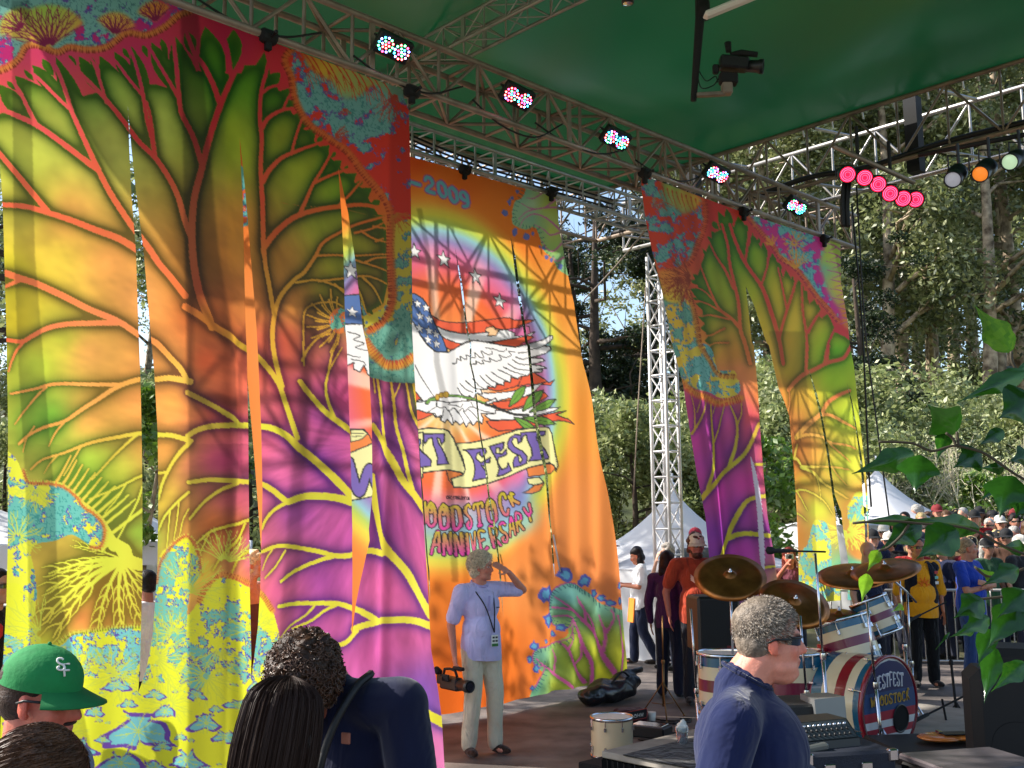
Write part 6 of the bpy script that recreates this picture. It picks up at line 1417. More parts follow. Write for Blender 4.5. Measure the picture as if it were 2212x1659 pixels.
def lanyard(t, J, s, col=(20,20,30), badge=True, back=False, off=(0,0), fx=.135, len_=.42):
    b = MB(); n0 = J['neck']
    pts = [n0 + np.array((-.05,.0,.02))*s, n0 + np.array((-.02,.07,.0))*s, n0 + np.array((.07,.085,-.05))*s, n0 + np.array((fx*.9,.05,-.18))*s, n0 + np.array((fx + .012, .01 + off[0], -len_))*s]
    pt2 = [pts[0], n0 + np.array((-.02,-.07,.0))*s, n0 + np.array((.07,-.085,-.05))*s, n0 + np.array((fx*.9,-.04,-.18))*s, pts[-1]]
    b.tube(smooth3(pts), .006*s, 5); b.tube(smooth3(pt2), .006*s, 5); b.build('lanyard', cmat('strap', col, rough=.7), t, smooth=True)
    if badge:
        p = pts[-1] + np.array((.008,0,-.07))*s
        b = MB(); b.box(p, (.004*s, .065*s, .10*s)); b.build('badge', cmat('badge_card', (225,225,215), rough=.4), t)
        b = MB(); b.box(p + np.array((.003,0,-.036))*s, (.002*s, .063*s, .024*s)); b.build('badge_stripe', cmat('badge_green', (40,110,50), rough=.4), t)
        b = MB(); 
        for k in range(4): b.box(p + np.array((.003, -.014 + .03*(k % 2), .028 - .03*(k//2)))*s, (.002*s, .022*s, .016*s))
        b.build('badge_print', cmat('badge_ink', (50,50,55), rough=.4), t)
def smooth3(pts, n=5):
    p = np.array(pts, float); q = np.vstack([2*p[0]-p[1], p, 2*p[-1]-p[-2]]); out = []
    for i in range(1, len(q)-2):
        for k in range(n):
            a = k/n; out.append(.5*((2*q[i]) + (-q[i-1]+q[i+1])*a + (2*q[i-1]-5*q[i]+4*q[i+1]-q[i+2])*a*a + (-q[i-1]+3*q[i]-3*q[i+1]+q[i+2])*a**3))
    out.append(p[-1]); return out
def strands(name, parent, m, roots, path, n, w_=.0012, segs=5, seed=1):
    """thin hair ribbons; path(k, u) gives the local point of strand k at 0..1"""
    V = []; 
    rs = np.random.RandomState(seed)
    P = np.stack([path(u) for u in np.linspace(0, 1, segs)], 1)         # n,segs,3
    T = np.gradient(P, axis=1); T /= np.linalg.norm(T, axis=2)[..., None] + 1e-9
    sd = rs.randn(len(P), 1, 3); B = np.cross(T, sd); B /= np.linalg.norm(B, axis=2)[..., None] + 1e-9
    wd = w_ * np.linspace(1, .4, segs)[None, :, None]
    A_, C_ = P + B*wd, P - B*wd; V = np.stack([A_, C_], 2).reshape(-1, 3)
    k = len(P); base = (np.arange(k)*segs*2)[:, None] + (np.arange(segs-1)*2)[None]
    F = np.stack([base, base+1, base+3, base+2], -1).reshape(-1, 4)
    return link(name, fast_mesh(name, V, F, m, smooth=True), parent)
def gx(px, d, py=1100): return float(at(px, py, d)[0])
def facing_pt(d): return d
def scalp(J, h, s, n, rng, zmin=-.06, seed=1, ex=1.06, facecut=.045):
    rs = np.random.RandomState(seed); out = []
    while len(out) < n:
        d = rs.randn(3); d /= np.linalg.norm(d); p = np.array((-.014,0,.034)) + d*np.array((.097,.078,.092))*ex
        if p[2] < zmin: continue
        lim = facecut + .035*np.clip(p[2]/.1, 0, 1)
        if p[0] > lim and p[2] < .098: continue
        if p[2] < .0 and p[0] > -.012: continue
        out.append((p, d))
    return np.array([o[0] for o in out]), np.array([o[1] for o in out])
def tohead(h, P): c = h((0,0,0)); A = np.stack([h((1,0,0)) - c, h((0,1,0)) - c, h((0,0,1)) - c]); return c + P @ A
# --- the cameraman
def ex_cam(t, J, h, s, ax):
    lanyard(t, J, s, len_=.40, off=(.02, 0), fx=.186)
    b = MB(); pts = []
    for a_ in np.linspace(-2.5, 2.5, 11): pts.append(J['neck'] + np.array((.0 + .07*math.cos(a_), .078*math.sin(a_), .018 - .03*math.cos(a_)))*s)
    b.tube(pts, .014*s, 6); b.build('collar', cloth((176,168,214)), t, smooth=True)
    b = MB(); b.box(np.array((.152, .0, 1.31))*s, (.006, .022, .13), bev=.002); b.build('placket', cloth((165,158,205)), t)
    b = MB(); b.box(np.array((.142, .095, 1.27))*s, (.006, .03, .008)); b.build('chest_emblem', cmat('ink', (30,50,40)), t)
cz = on_z(1040, 1630)
CAMM = person('grey haired man in a lilac polo shading his eyes with one hand', cz[0], cz[1], -58, 1.74, skin=(196,128,104), shirt=(196,190,228), pants=(206,198,172), shoes=(52,34,26), hair='wavy', hcol=(196,180,150), vox=.0075, sleeve=.62, fat=1.12,
    pose=dict(shL=(-.01,.20,1.42), elL=(.10,.38,1.41), wrL=(.175,.19,1.575), nL=(-.6,-.5,.1), dL=(-.35,-.75,.52), elR=(-.06,-.27,1.12), wrR=(.02,-.28,.87), nR=(0,.9,0), anL=(.02,.13,.09), anR=(-.02,-.12,.09), knL=(.04,.12,.49)), hd=(38,4,0), extra=ex_cam, curlR=1.5, curlL=.15)
_t, _J, _h, _s = CAMM; P, Dn = scalp(_J, _h, _s, 3500, None, -.09, 21, 1.12, .05)
_fl = np.cross(Dn, np.array((0,1.,.2))) + np.array((-.25,0,-.4)) + np.random.RandomState(3).randn(len(P), 3)*.35; _fl /= np.linalg.norm(_fl, axis=1)[:, None]
strands('hair_strands', _t, hair_mat((214,200,172)), None, lambda u: tohead(_h, P + _fl*.035*u + Dn*(.004 + .014*np.sin(u*3))), 0, .0016, 5, 3)
# camcorder held in his right hand
pc = on_z(985, 1482, .80)
t = thing('camcorder', 'black professional camcorder hanging from the hand of the man in the lilac polo', 'video camera', loc=at(972, 1470, cz[1] - .12), rz=R(-52))
b = MB(); b.box((.02,0,-.02), (.26,.085,.11), bev=.015); b.box((-.13,0,.0), (.07,.07,.08), bev=.01); b.build('body', M['black'], t)
b = MB(); b.lathe([(0,.0),(.04,0),(.045,.02),(.045,.10),(.052,.105),(.052,.16),(.046,.165),(.044,.13),(0,.13)], (.14,0,-.02), (1,0,0), 20); b.build('lens', M['black'], t, smooth=True)
b = MB(); b.tube([(-.10,0,.04),(-.08,0,.09),(.0,0,.10),(.08,0,.09),(.11,0,.04)], .012, 8); b.build('handle', M['blackm'], t, smooth=True)
b = MB(); b.tube([(.06,.0,.115),(.20,.0,.115)], .016, 8); b.box((.02,-.06,.03), (.10,.02,.06), bev=.006); b.build('microphone', M['blackm'], t, smooth=True)
b = MB(); b.lathe([(0,0),(.03,0),(.032,.06),(.026,.07),(0,.07)], (-.16,0,.05), (-1,0,.35), 12); b.build('viewfinder', M['blackm'], t, smooth=True)
b = MB(); b.lathe([(0,0),(.036,0)], (.30,0,-.02), (1,0,0), 16); b.build('glass', cmat('lens', (20,24,40), rough=.05, spec=1.), t)

# --- foreground: man in navy T-shirt
NX = gx(1616, 3.35)
t, J, h, s = person('man in a plain navy T-shirt and wraparound sunglasses, grey crew cut', NX, 3.35, -4, 1.745, skin=(212,138,116), shirt=(26,34,70), pants=(60,58,56), hair='short', hcol=(118,106,94), vox=.0055, bulk=1.14, fat=1.27, sleeve=.62, glasses=(10,22,52), hd=(0,4,0), hands=False, hvox=.006,
    pose=dict(neck=(-.035,0,1.515), head=(.052,0,1.632), chest=(-.02,0,1.30), elR=(-.19,-.32,1.16), wrR=(.0,-.33,.92), elL=(.04,.28,1.16), shR=(-.10,-.25,1.42), shL=(.02,.21,1.43)))
P, Dn = scalp(J, h, s, 16000, None, -.055, 2, 1.03)
rs_ = np.random.RandomState(5); jit = rs_.randn(len(P), 3)*.25; ln_ = rs_.uniform(.006, .013, len(P))[:, None]
flow = Dn*.55 + jit + np.array((.6,0,-.35)); flow /= np.linalg.norm(flow, axis=1)[:, None]
for ci, (c_, sl_) in enumerate((((182,170,156), slice(0, 8000)), ((96,84,74), slice(8000, 16000)))):
    strands('hair_strands', t, hair_mat(c_), None, lambda u, sl_=sl_: tohead(h, P[sl_] + flow[sl_]*ln_[sl_]*u + Dn[sl_]*.003), 0, .0008, 3, 3+ci)
b = MB(); b.tube([J['neck'] + np.array((.012 + .074*math.cos(a_), .078*math.sin(a_), .004 - .040*math.cos(a_)))*s for a_ in np.linspace(0, 2*math.pi, 22)], .007*s, 6, False); b.build('neckband', cloth((24,31,64)), t, smooth=True)
# sleeve seam
# --- curly haired man bending to the camera's left
cy = 3.1; cxw = gx(752, cy)
def ex_curly(t, J, h, s, ax):
    b = MB(); c_ = J['neck']
    b.tube(smooth3([c_ + np.array((-.03,.12,.03))*s, c_ + np.array((.06,.13,.0))*s, c_ + np.array((.13,.10,-.12))*s, c_ + np.array((.17,.06,-.34))*s]), .011*s, 6); b.build('camera_strap', cmat('strap', (14,14,16), rough=.6), t, smooth=True)
t, J, h, s = person('man with thick brown curls bending down, navy polo and camera strap', cxw, cy, -118, 1.84, skin=(150,92,70), shirt=(20,24,48), pants=(50,60,90), hair='curly', hcol=(48,30,18), vox=.0065, fat=1.0, sleeve=.72, hands=True, hd=(28,52,0), extra=ex_curly,
    pose=dict(chest=(.0,0,1.27), neck=(.05,-.02,1.47), head=(.15,-.02,1.475), shL=(.01,.19,1.42), elL=(.03,.27,1.14), wrL=(.26,.20,1.05), shR=(.03,-.19,1.38), elR=(.10,-.25,1.10), wrR=(.30,-.10,1.03)))
P, Dn = scalp(J, h, s, 1900, None, -.085, 8, 1.04, .05)
b = MB(); rs_ = np.random.RandomState(3)
for p, d in zip(P, Dn):
    L = rs_.uniform(.010, .026); ax1 = nrm(np.cross(d, rs_.randn(3))); ax2 = np.cross(d, ax1); r0_ = rs_.uniform(.004, .009); ph = rs_.uniform(0, 6)
    pts = [h(p + d*(.004 + L*u) + (ax1*math.cos(ph + 9*u) + ax2*math.sin(ph + 9*u))*r0_) for u in np.linspace(0, 1, 8)]
    b.tube(pts, .0017*s, 4, False)
b.build('curls', mat('curly_hair', (74,46,28), .38, noise=.4, nscale=40, spec=.55), t, smooth=True)
b = MB(); b.box(J['chest'] + np.array((.13,.10,.08))*s, (.008,.028,.03), bev=.002); b.build('shirt_emblem', cmat('emblem', (150,90,70)), t)
b = MB(); w_ = J['wrL']; dd = nrm(J['wrL'] - J['elL']); b.lathe([(.030,-.012),(.034,-.010),(.034,.010),(.030,.012)], w_ - dd*.02, dd, 16); b.lathe([(0,.0),(.02,0),(.02,.008),(0,.008)], w_ - dd*.02 + np.array((0,.034,.0)), (0,1,.1), 16); b.build('wristwatch', M['chrome'], t, smooth=True)
# --- dark haired woman, back of head
wx = gx(606, 2.5)
t, J, h, s = person('woman with a straight dark brown bob seen from behind, black top', wx, 2.5, 68, 1.64, skin=(196,140,116), shirt=(18,18,22), pants=(30,32,44), hair='bob', hcol=(30,18,14), vox=.007, sleeve=.6, hands=False, hd=(-12,14,0), female=True,
    pose=dict(head=(.05,0,1.60)))
n_ = 22000; rs_ = np.random.RandomState(9); az = rs_.uniform(0, 2*math.pi, n_); az = az[(np.abs(((az + math.pi) % (2*math.pi)) - math.pi) > .9)]; n_ = len(az); el = rs_.uniform(-.1, 1.35, n_); ln2 = rs_.uniform(.93, 1.05, n_); wobr = rs_.normal(0, .0011, n_)
def bobpath(u):
    a = np.clip(el + (math.pi/2 - el)*0, 0, 2); th = (math.pi/2 - el)*(.0) + (u*1.0)
    e = math.pi/2*0 + np.clip(1.45 - el*0 - th*1.9*ln2, -.1, 1.5)*1.0
    e = np.minimum(e, 1.5); r = np.array((.112,.097,.106)); cosn = np.cos(np.clip(e, 0, 1.5)); z_ = np.sin(np.clip(e, 0, 1.5))
    drop = np.clip(u - .52, 0, 1)*.40*ln2; wob = wobr*(.3 + u); inn = 1 - .16*np.clip((u - .75)/.25, 0, 1)**2
    X = -.03 + r[0]*cosn*np.cos(az)*(1 + .05*el)*inn + wob; Y = r[1]*cosn*np.sin(az)*(1 + .05*el)*inn + wob*.7
    Zz = .042 + r[2]*z_ - drop
    return tohead(h, np.stack([X, Y, Zz], 1))
strands('hair_strands', t, mat('dark_hair', (46,28,20), .58, spec=.25), None, bobpath, 0, .0010, 12, 4)
# --- man in the green cap
gy = 2.7; gxx = gx(97, gy)
def ex_green(t, J, h, s, ax):
    b = MB()
    # interlocked S and F on the front panel
    def on_cap(u, v, lift=.004):                    # u along the side (metres), v up
        az_ = R(-34) + u/.105; e = .62 + v/.10
        return h((-.012 + (.107 + lift)*math.cos(az_)*math.cos(e*.9), (.088 + lift)*math.sin(az_)*math.cos(e*.9), .052 + (.088 + lift)*math.sin(e*.9)))
    for gl, o_ in (('S', (-.010, .009)), ('F', (.009, -.010))):
        for l in GLY[gl]:
            q_ = smooth(l, 4) if gl == 'S' else np.array(l); b.tube([on_cap(-.016 + .027*p[0] + o_[0], .018 - .038*p[1] + o_[1]) for p in q_], .0027, 5)
    b.build('cap_emblem', cmat('thread_white', (225,222,215), rough=.8), t, smooth=True)
t, J, h, s = person('man in a green baseball cap with white letters, looking down', gxx, gy, -6, 1.69, skin=(196,112,92), shirt=(120,140,170), pants=(50,50,60), hair='short', hcol=(52,36,30), vox=.006, cap=(14,122,60), glasses=(30,22,18), hd=(0,10,0), hands=False, extra=ex_green, fat=1.08, beard=None)
b = MB(); b.ball(h((.088,0,-.046)), np.array((.014,.028,.007))*s, n=6); b.build('moustache', hair_mat((50,34,28)), t, smooth=True)
# --- brown head at the lower left corner
bx = gx(100, 2.0)
t, J, h, s = person('head with short brown hair at the lower left corner, seen from behind', bx, 2.0, 80, 1.62, skin=(190,130,105), shirt=(60,60,70), hair='short', hcol=(62,44,32), vox=.007, hands=False, hd=(0,10,0))
n_ = 12000; rs_ = np.random.RandomState(12); P, Dn = scalp(J, h, s, n_, None, -.09, 12, 1.10, .06)
swirl = np.cross(Dn, np.array((.4,0,1.0))) + Dn*.25 + np.array((-.3,0,-.55)) + rs_.randn(n_, 3)*.12; swirl -= Dn*(swirl*Dn).sum(1)[:, None]*.8; swirl /= np.linalg.norm(swirl, axis=1)[:, None]; ln_ = rs_.uniform(.03, .055, n_)[:, None]
strands('hair_strands', t, mat('brown_hair', (84,56,38), .45, noise=.35, nscale=30, spec=.35), None, lambda u: tohead(h, P + swirl*ln_*u - Dn*(u*u)*ln_*.22 + Dn*.004), 0, .0009, 5, 3)

# --- people on and behind the stage
def foot(px, py): q = on_z(px, py); return float(q[0]), float(q[1])
x, y = foot(1388, 1436)
person('woman in a white T-shirt and jeans with dark hair, looking down at her hands', x, y, 172, 1.66, skin=(186,120,92), shirt=(236,236,238), pants=(30,38,62), shoes=(40,34,30), hair='long', hcol=(24,18,18), hd=(0,22,0), vox=.011, fat=1.12,
    pose=dict(head=(.05,0,1.60), elL=(.02,.24,1.15), wrL=(.26,.14,1.17), elR=(.02,-.24,1.15), wrR=(.26,-.14,1.17), anL=(-.22,.08,.10), knL=(-.02,.09,.49), anR=(.12,-.09,.09), knR=(.12,-.09,.50)))
# things held: orange folder
x2, y2 = foot(1330, 1425)
person('grey haired man in a maroon cap and khaki shirt half hidden by the dove banner', x2 - .02, y2 + .6, -8, 1.74, skin=(200,140,120), shirt=(140,140,118), pants=(52,50,50), cap=(120,24,44), hcol=(190,188,180), vox=.013, hands=True)
x3, y3 = gx(1440, 14.4), 14.4
person('grey haired woman holding a hand to her face, behind the long haired woman', x3, y3, -150, 1.70, skin=(206,160,138), shirt=(176,176,182), hair='wavy', hcol=(178,170,160), vox=.013, pose=dict(elR=(.14,-.22,1.22), wrR=(.15,-.08,1.50), nR=(-1,.2,0)))
x4, y4 = gx(1438, 12.2), 12.2
person('woman with very long dark wavy hair in a purple top, seen from behind', x4, y4, 62, 1.66, skin=(180,120,96), shirt=(70,30,72), pants=(28,32,50), hair='long', hcol=(40,18,20), vox=.012, sleeve=.9, long_sleeve=True)
def ex_orange(t, J, h, s, ax):
    lanyard(t, J, s, fx=.165, len_=.36, badge=False)
    p = J['neck'] + np.array((.185,.01,-.42))*s; b = MB(); b.box(p, (.005,.06,.10)); b.build('badge', cmat('badge_yellow', (206,176,60), rough=.5), t)
    b = MB(); c_ = J['chest'] + np.array((.165,.0,-.02))*s
    for sg in (-1, 1):
        for k in range(4): b.tube([c_ + np.array((.0,.02*sg,-.03 + .012*k)), c_ + np.array((.002,.06*sg,.0 + .014*k)), c_ + np.array((-.012,.10*sg,.03 + .018*k))], .006, 4)
    b.build('shirt_print', cmat('print_cream', (214,170,150), rough=.9), t)
    b = MB(); b.ball(h((.088,0,.085)), (.006,.016,.013), ax, 6); b.build('cap_emblem', cmat('emblem_red', (150,80,70)), t)
x5, y5 = gx(1500, 11.8), 11.8
person('bearded man in an orange-red T-shirt, cream cap and sunglasses, wearing a lanyard', x5, y5, -88, 1.86, skin=(180,110,90), shirt=(168,64,40), pants=(30,32,40), cap=(220,206,180), glasses=(8,8,10), beard=(84,50,36), hair='wavy', hcol=(84,50,36), fat=1.2, vox=.010, extra=ex_orange, hd=(6,6,0),
    pose=dict(elL=(-.06,.32,1.14), wrL=(.0,.30,.90), elR=(-.06,-.32,1.14), wrR=(-.02,-.30,.90), shL=(-.01,.215,1.42), shR=(-.01,-.215,1.42)))
person('person in a maroon cap and grey jacket behind the bearded man', gx(1500, 15.2), 15.2, 80, 1.90, skin=(190,130,110), shirt=(92,98,104), cap=(150,30,52), hcol=(40,28,24), vox=.014, long_sleeve=True)
person('long haired person aiming a small camera, behind the big cymbal', gx(1700, 13.2), 13.2, -96, 1.66, skin=(186,110,86), shirt=(110,56,70), pants=(40,44,60), hair='long', hcol=(96,34,26), vox=.012, pose=dict(elL=(.10,.22,1.30), wrL=(.26,.07,1.54), elR=(.10,-.22,1.30), wrR=(.26,-.07,1.54), nL=(0,-1,0), nR=(0,1,0)))
t = thing('compact_camera', 'small silver camera held up behind the big cymbal', 'camera', loc=(gx(1700, 12.9), 12.88, 1.56), rz=R(-96))
b = MB(); b.box((0,0,0), (.03,.10,.062), bev=.006); b.build('body', M['alu'], t); b = MB(); b.lathe([(0,.0),(.024,0),(.024,.03),(.018,.032),(0,.026)], (.015,0,0), (1,0,0), 14); b.build('lens', M['black'], t, smooth=True)
person('bald man in a dark navy shirt standing behind the cymbals', gx(1868, 12.6), 12.6, -60, 1.74, skin=(186,134,110), shirt=(24,30,54), pants=(26,28,38), hair=None, hcol=(120,100,90), vox=.012, fat=1.2)
person('man in a black cap behind the bald man', gx(1880, 15.0), 15.0, -80, 1.86, skin=(196,150,130), shirt=(26,34,60), cap=(20,20,24), vox=.016)
def ex_vest(t, J, h, s, ax):
    b = MB(); k = 1.1
    for sg in (-1, 1):
        b.ball(J['chest'] + np.array((0,.085*sg,.0))*s, np.array((.142,.115,.21))*s, n=10); b.ball(J['pel'] + np.array((0,.095*sg,.12))*s, np.array((.150,.112,.18))*s, n=10); b.ball(J['sh' + ('L' if sg > 0 else 'R')]*.86 + J['chest']*.14, .088*s, n=8)
    me = melt(b, .010, 3, .003, 20); o = put('vest', me, cloth((20,22,34)), t)
    # open front
    bm = bmesh.new(); bm.from_mesh(me); bmesh.ops.delete(bm, geom=[f for f in bm.faces if f.calc_center_median().x > .06 and abs(f.calc_center_median().y) < .075*s], context='FACES'); bm.to_mesh(me); bm.free()
    for q_, c_ in (((.148,.15,1.34),(190,60,60)),((.148,.15,1.28),(120,190,180)),((.15,.15,1.22),(225,225,225))):
        b = MB(); b.box(np.array(q_)*s, (.012,.04,.035), bev=.004); b.build('badge', cmat('pin', c_, rough=.4), t)
    b = MB()
    for k in range(9): a_ = 2*math.pi*k/9; c0 = np.array((.158,0,1.20))*s; b.tube([c0 + np.array((0, .02*math.cos(a_), .02*math.sin(a_))), c0 + np.array((-.01, .075*math.cos(a_), .09*math.sin(a_)))], [.014,.008], 5)
    b.build('shirt_print', cmat('print_orange', (220,110,20), rough=.9), t)
xv, yv = foot(2000, 1484)
person('man in a black vest with pins over a yellow T-shirt', xv, yv, -92, 1.78, skin=(176,112,84), shirt=(226,150,24), pants=(14,13,15), hair='short', hcol=(50,40,34), glasses=(10,10,10), vox=.010, fat=1.2, extra=ex_vest, sleeve=.85)
def ex_arms(t, J, h, s, ax): pass
xb, yb = foot(2108, 1478)
person('man in a royal blue T-shirt with folded arms, jeans and tan boots', xb, yb, -52, 1.76, skin=(186,124,98), shirt=(34,62,160), pants=(46,66,112), shoes=(170,120,50), hair='short', hcol=(150,124,96), vox=.011, fat=1.2, pose=dict(elL=(.10,.25,1.14), wrL=(.22,-.04,1.22), elR=(.10,-.25,1.12), wrR=(.23,.06,1.18), dL=(.1,-1,.1), dR=(.1,1,.1), nL=(-1,0,0), nR=(-1,0,0)), hd=(26,0,0))
# seen past or through the left banner
person('person in glasses and a black, red and white jacket at the left picture edge', gx(2, 7.2), 7.2, -20, 1.72, skin=(190,130,110), shirt=(28,20,24), pants=(30,30,34), hair='short', hcol=(30,22,20), glasses=(20,20,22), vox=.011, long_sleeve=True,
    extra=lambda t, J, h, s, ax: (lambda b: (b.box(J['chest'] + np.array((.10,-.08,.06)), (.09,.07,.10), bev=.02), b.box(J['chest'] + np.array((.05,-.15,-.12)), (.10,.03,.10), bev=.01), b.build('jacket_patch', cmat('patch_red', (190,30,36), rough=.8), t)))(MB()))
person('person in a white shirt glimpsed through the first slit of the left banner', gx(322, 8.6), 8.6, 160, 1.64, skin=(170,110,90), shirt=(238,238,240), pants=(40,40,46), hcol=(28,22,22), vox=.012, long_sleeve=True)
person('fair haired person with bare shoulders glimpsed through the second slit', gx(548, 9.8), 9.8, -10, 1.76, skin=(216,160,136), shirt=None, pants=(90,60,56), hair='wavy', hcol=(226,206,170), vox=.012, extra=lambda t, J, h, s, ax: put('tank_top', melt((lambda b: (b.ball(J['chest'] + (0,0,-.08), (.115,.165,.13), n=10), b.ball(J['pel'] + (0,0,.12), (.115,.15,.16), n=10), b)[-1])(MB()), .012, 3), cloth((110,76,74)), t))
# crowd behind the barricade
rc = np.random.RandomState(77); words_c = {'black': (18,18,22), 'maroon': (110,28,38), 'grey': (84,84,90), 'navy': (28,34,62), 'charcoal': (40,40,44), 'red': (140,28,28), 'green': (44,80,52), 'denim': (70,90,130), 'tan': (130,108,80), 'purple': (86,50,110), 'olive': (84,86,50), 'brown': (74,50,38)}
hats = [None, None, None, (16,16,18), (206,200,190), (120,30,34), (40,46,60), (20,20,24)]; hatn = ['', '', '', 'black cap', 'white cap', 'maroon cap', 'navy cap', 'black hat']; hcn = [('dark', (30,22,20)), ('brown', (84,60,42)), ('grey', (160,156,150)), ('fair', (196,170,120))]
ck = list(words_c); k = 0; seen = set()
for row, (d0, xs) in enumerate(((15.0, range(1925, 2240, 34)), (16.6, range(1908, 2240, 31)), (18.2, range(1925, 2240, 29)), (19.8, range(1950, 2240, 27)))):
    for px in xs:
        d = d0 + rc.uniform(-.5, .5); hi = rc.randint(len(hats)); cn = ck[(k*5 + row) % len(ck)]; hn, hcx = hcn[(k*3 + row) % 4]; yw = -100 + rc.uniform(-70, 50)
        key = (cn, hatn[hi] or hn)
        for _ in range(40):
            if (row,) + key not in seen: break
            cn = ck[(ck.index(cn) + 1) % len(ck)]; key = (cn, hatn[hi] or hn)
        seen.add((row,) + key)
        lb = ('spectator in a %s top and %s' % (cn, hatn[hi])) if hats[hi] else ('bareheaded spectator with %s hair in a %s top' % (hn, cn))
        person(lb + [' in the front row', ' in the second row', ' in the third row', ' in the back row'][row] + ' of the crowd', gx(px + rc.uniform(-8, 8), d), d, yw, rc.uniform(1.66, 1.86) + .05*row, skin=tuple(int(v) for v in np.array((206,150,124))*rc.uniform(.8, 1.08)), shirt=words_c[cn], hcol=hcx, hair=['short','wavy','long'][rc.randint(3)], cap=hats[hi], vox=.022, hands=False, z=.0 + .10*row, group='spectators behind the barricade', glasses=(12,12,14) if rc.rand() < .4 else None)
        k += 1
# ------------------------------------------------------------------ tents, barricades
def tent(label, px, d, ytop, w, hw, seed=0):
    c = at(px, ytop, d); H = c[2]; t = thing('marquee_tent', label, 'tent', loc=(c[0], d, 0), rz=R(38)); b = MB(); n = 14; vs = []
    for i in range(n + 1):
        f = i / n
        for j in range(40):
            a = 2*math.pi*j/40; sq = 1 / max(abs(math.cos(a)), abs(math.sin(a))); k = f**1.0; r = w/2*f; z = hw + (H - hw)*((1-f)**1.75)
            mix_ = sq*.98*f + (1-f)*1.0; vs.append((r*math.cos(a)*mix_, r*math.sin(a)*mix_, z))
    b.add(vs, [(i*40+j, (i+1)*40+j, (i+1)*40+(j+1) % 40, i*40+(j+1) % 40) for i in range(n) for j in range(40)]); b.build('roof', M['tent'], t, smooth=True)
    b = MB(); h_ = w/2*.985
    for sx, sy, ex, ey in ((-1,-1,1,-1),(1,-1,1,1),(-1,1,1,1)): b.add([(sx*h_, sy*h_, hw), (ex*h_, ey*h_, hw), (ex*h_, ey*h_, hw-.35), (sx*h_, sy*h_, hw-.35)], [(0,1,2,3)])
    b.build('valance', M['tent'], t)
    for sx in (-1, 1):
        for sy in (-1, 1): b = MB(); b.tube([(sx*h_, sy*h_, 0), (sx*h_, sy*h_, hw)], .035, 8); b.build('leg', M['white'], t, smooth=True)
    b = MB(); b.ball((0,0,H+.05), .06, n=6); b.tube([(0,0,H), (0,0,H+.25)], .02, 6); b.build('finial', M['white'], t, smooth=True)
    b = MB(); b.add([(-h_, h_*.98, 0), (h_, h_*.98, 0), (h_, h_*.98, hw), (-h_, h_*.98, hw)], [(0,1,2,3)]); b.add([(-h_*.98, h_*.98, 0), (-h_*.98, -h_, 0), (-h_*.98, -h_, hw), (-h_*.98, h_*.98, hw)], [(0,1,2,3)]); b.build('side_wall', M['tent'], t)
    return t
tent('white peaked tent behind the white lattice tower', 1452, 17.0, 1055, 3.3, 1.30)
tent('white peaked tent right of the right tree banner', 1893, 20.5, 1012, 3.0, 1.9)
tent('white tent at the left picture edge, behind the banner', -40, 17.0, 1085, 5.0, 1.75)
tent('white tent seen through the first slit of the left banner', 300, 21.0, 1100, 3.4, 1.7)
def barricade(label, p, d, L=2.2, m=None):
    t = thing('crowd_barricade', label, 'barricade', 'steel crowd barricades', loc=p); d = np.array(d, float); m = m or M['white']
    b = MB(); b.tube([(0,0,.18), UPV*1.08, UPV*1.08 + d*L, UPV*.18 + d*L], .02, 8); b.tube([UPV*.18, UPV*.18 + d*L], .016, 6); b.build('frame', m, t, smooth=True)
    k = int(L/.13)
    for i in range(1, k): b = MB(); b.tube([UPV*.18 + d*L*i/k, UPV*1.08 + d*L*i/k], .008, 5, False); b.build('bar', m, t, smooth=True)
    for q in (.15, L-.15): b = MB(); n_ = np.cross(d, UPV); b.tube([d*q - n_*.25, d*q + UPV*.2, d*q + n_*.25], .016, 6); b.build('foot', m, t, smooth=True)
    return t
q1 = on_z(1335, 1405); barricade('white steel barricade behind the woman in the white T-shirt', q1, nrm((.95,.3,0)))
q0 = at(1780, 1100, 14.0); q0[2] = 0
for i, wd_ in enumerate(('behind the bald man', 'between the bald man and the man in the vest', 'behind the man in the vest', 'behind the man with folded arms', 'farthest right before the crowd')):
    barricade('steel barricade ' + wd_, (q0[0] + 2.0*i, 13.9 - .25*i, 0), nrm((1,-.12,0)), 1.95, M['alu'])
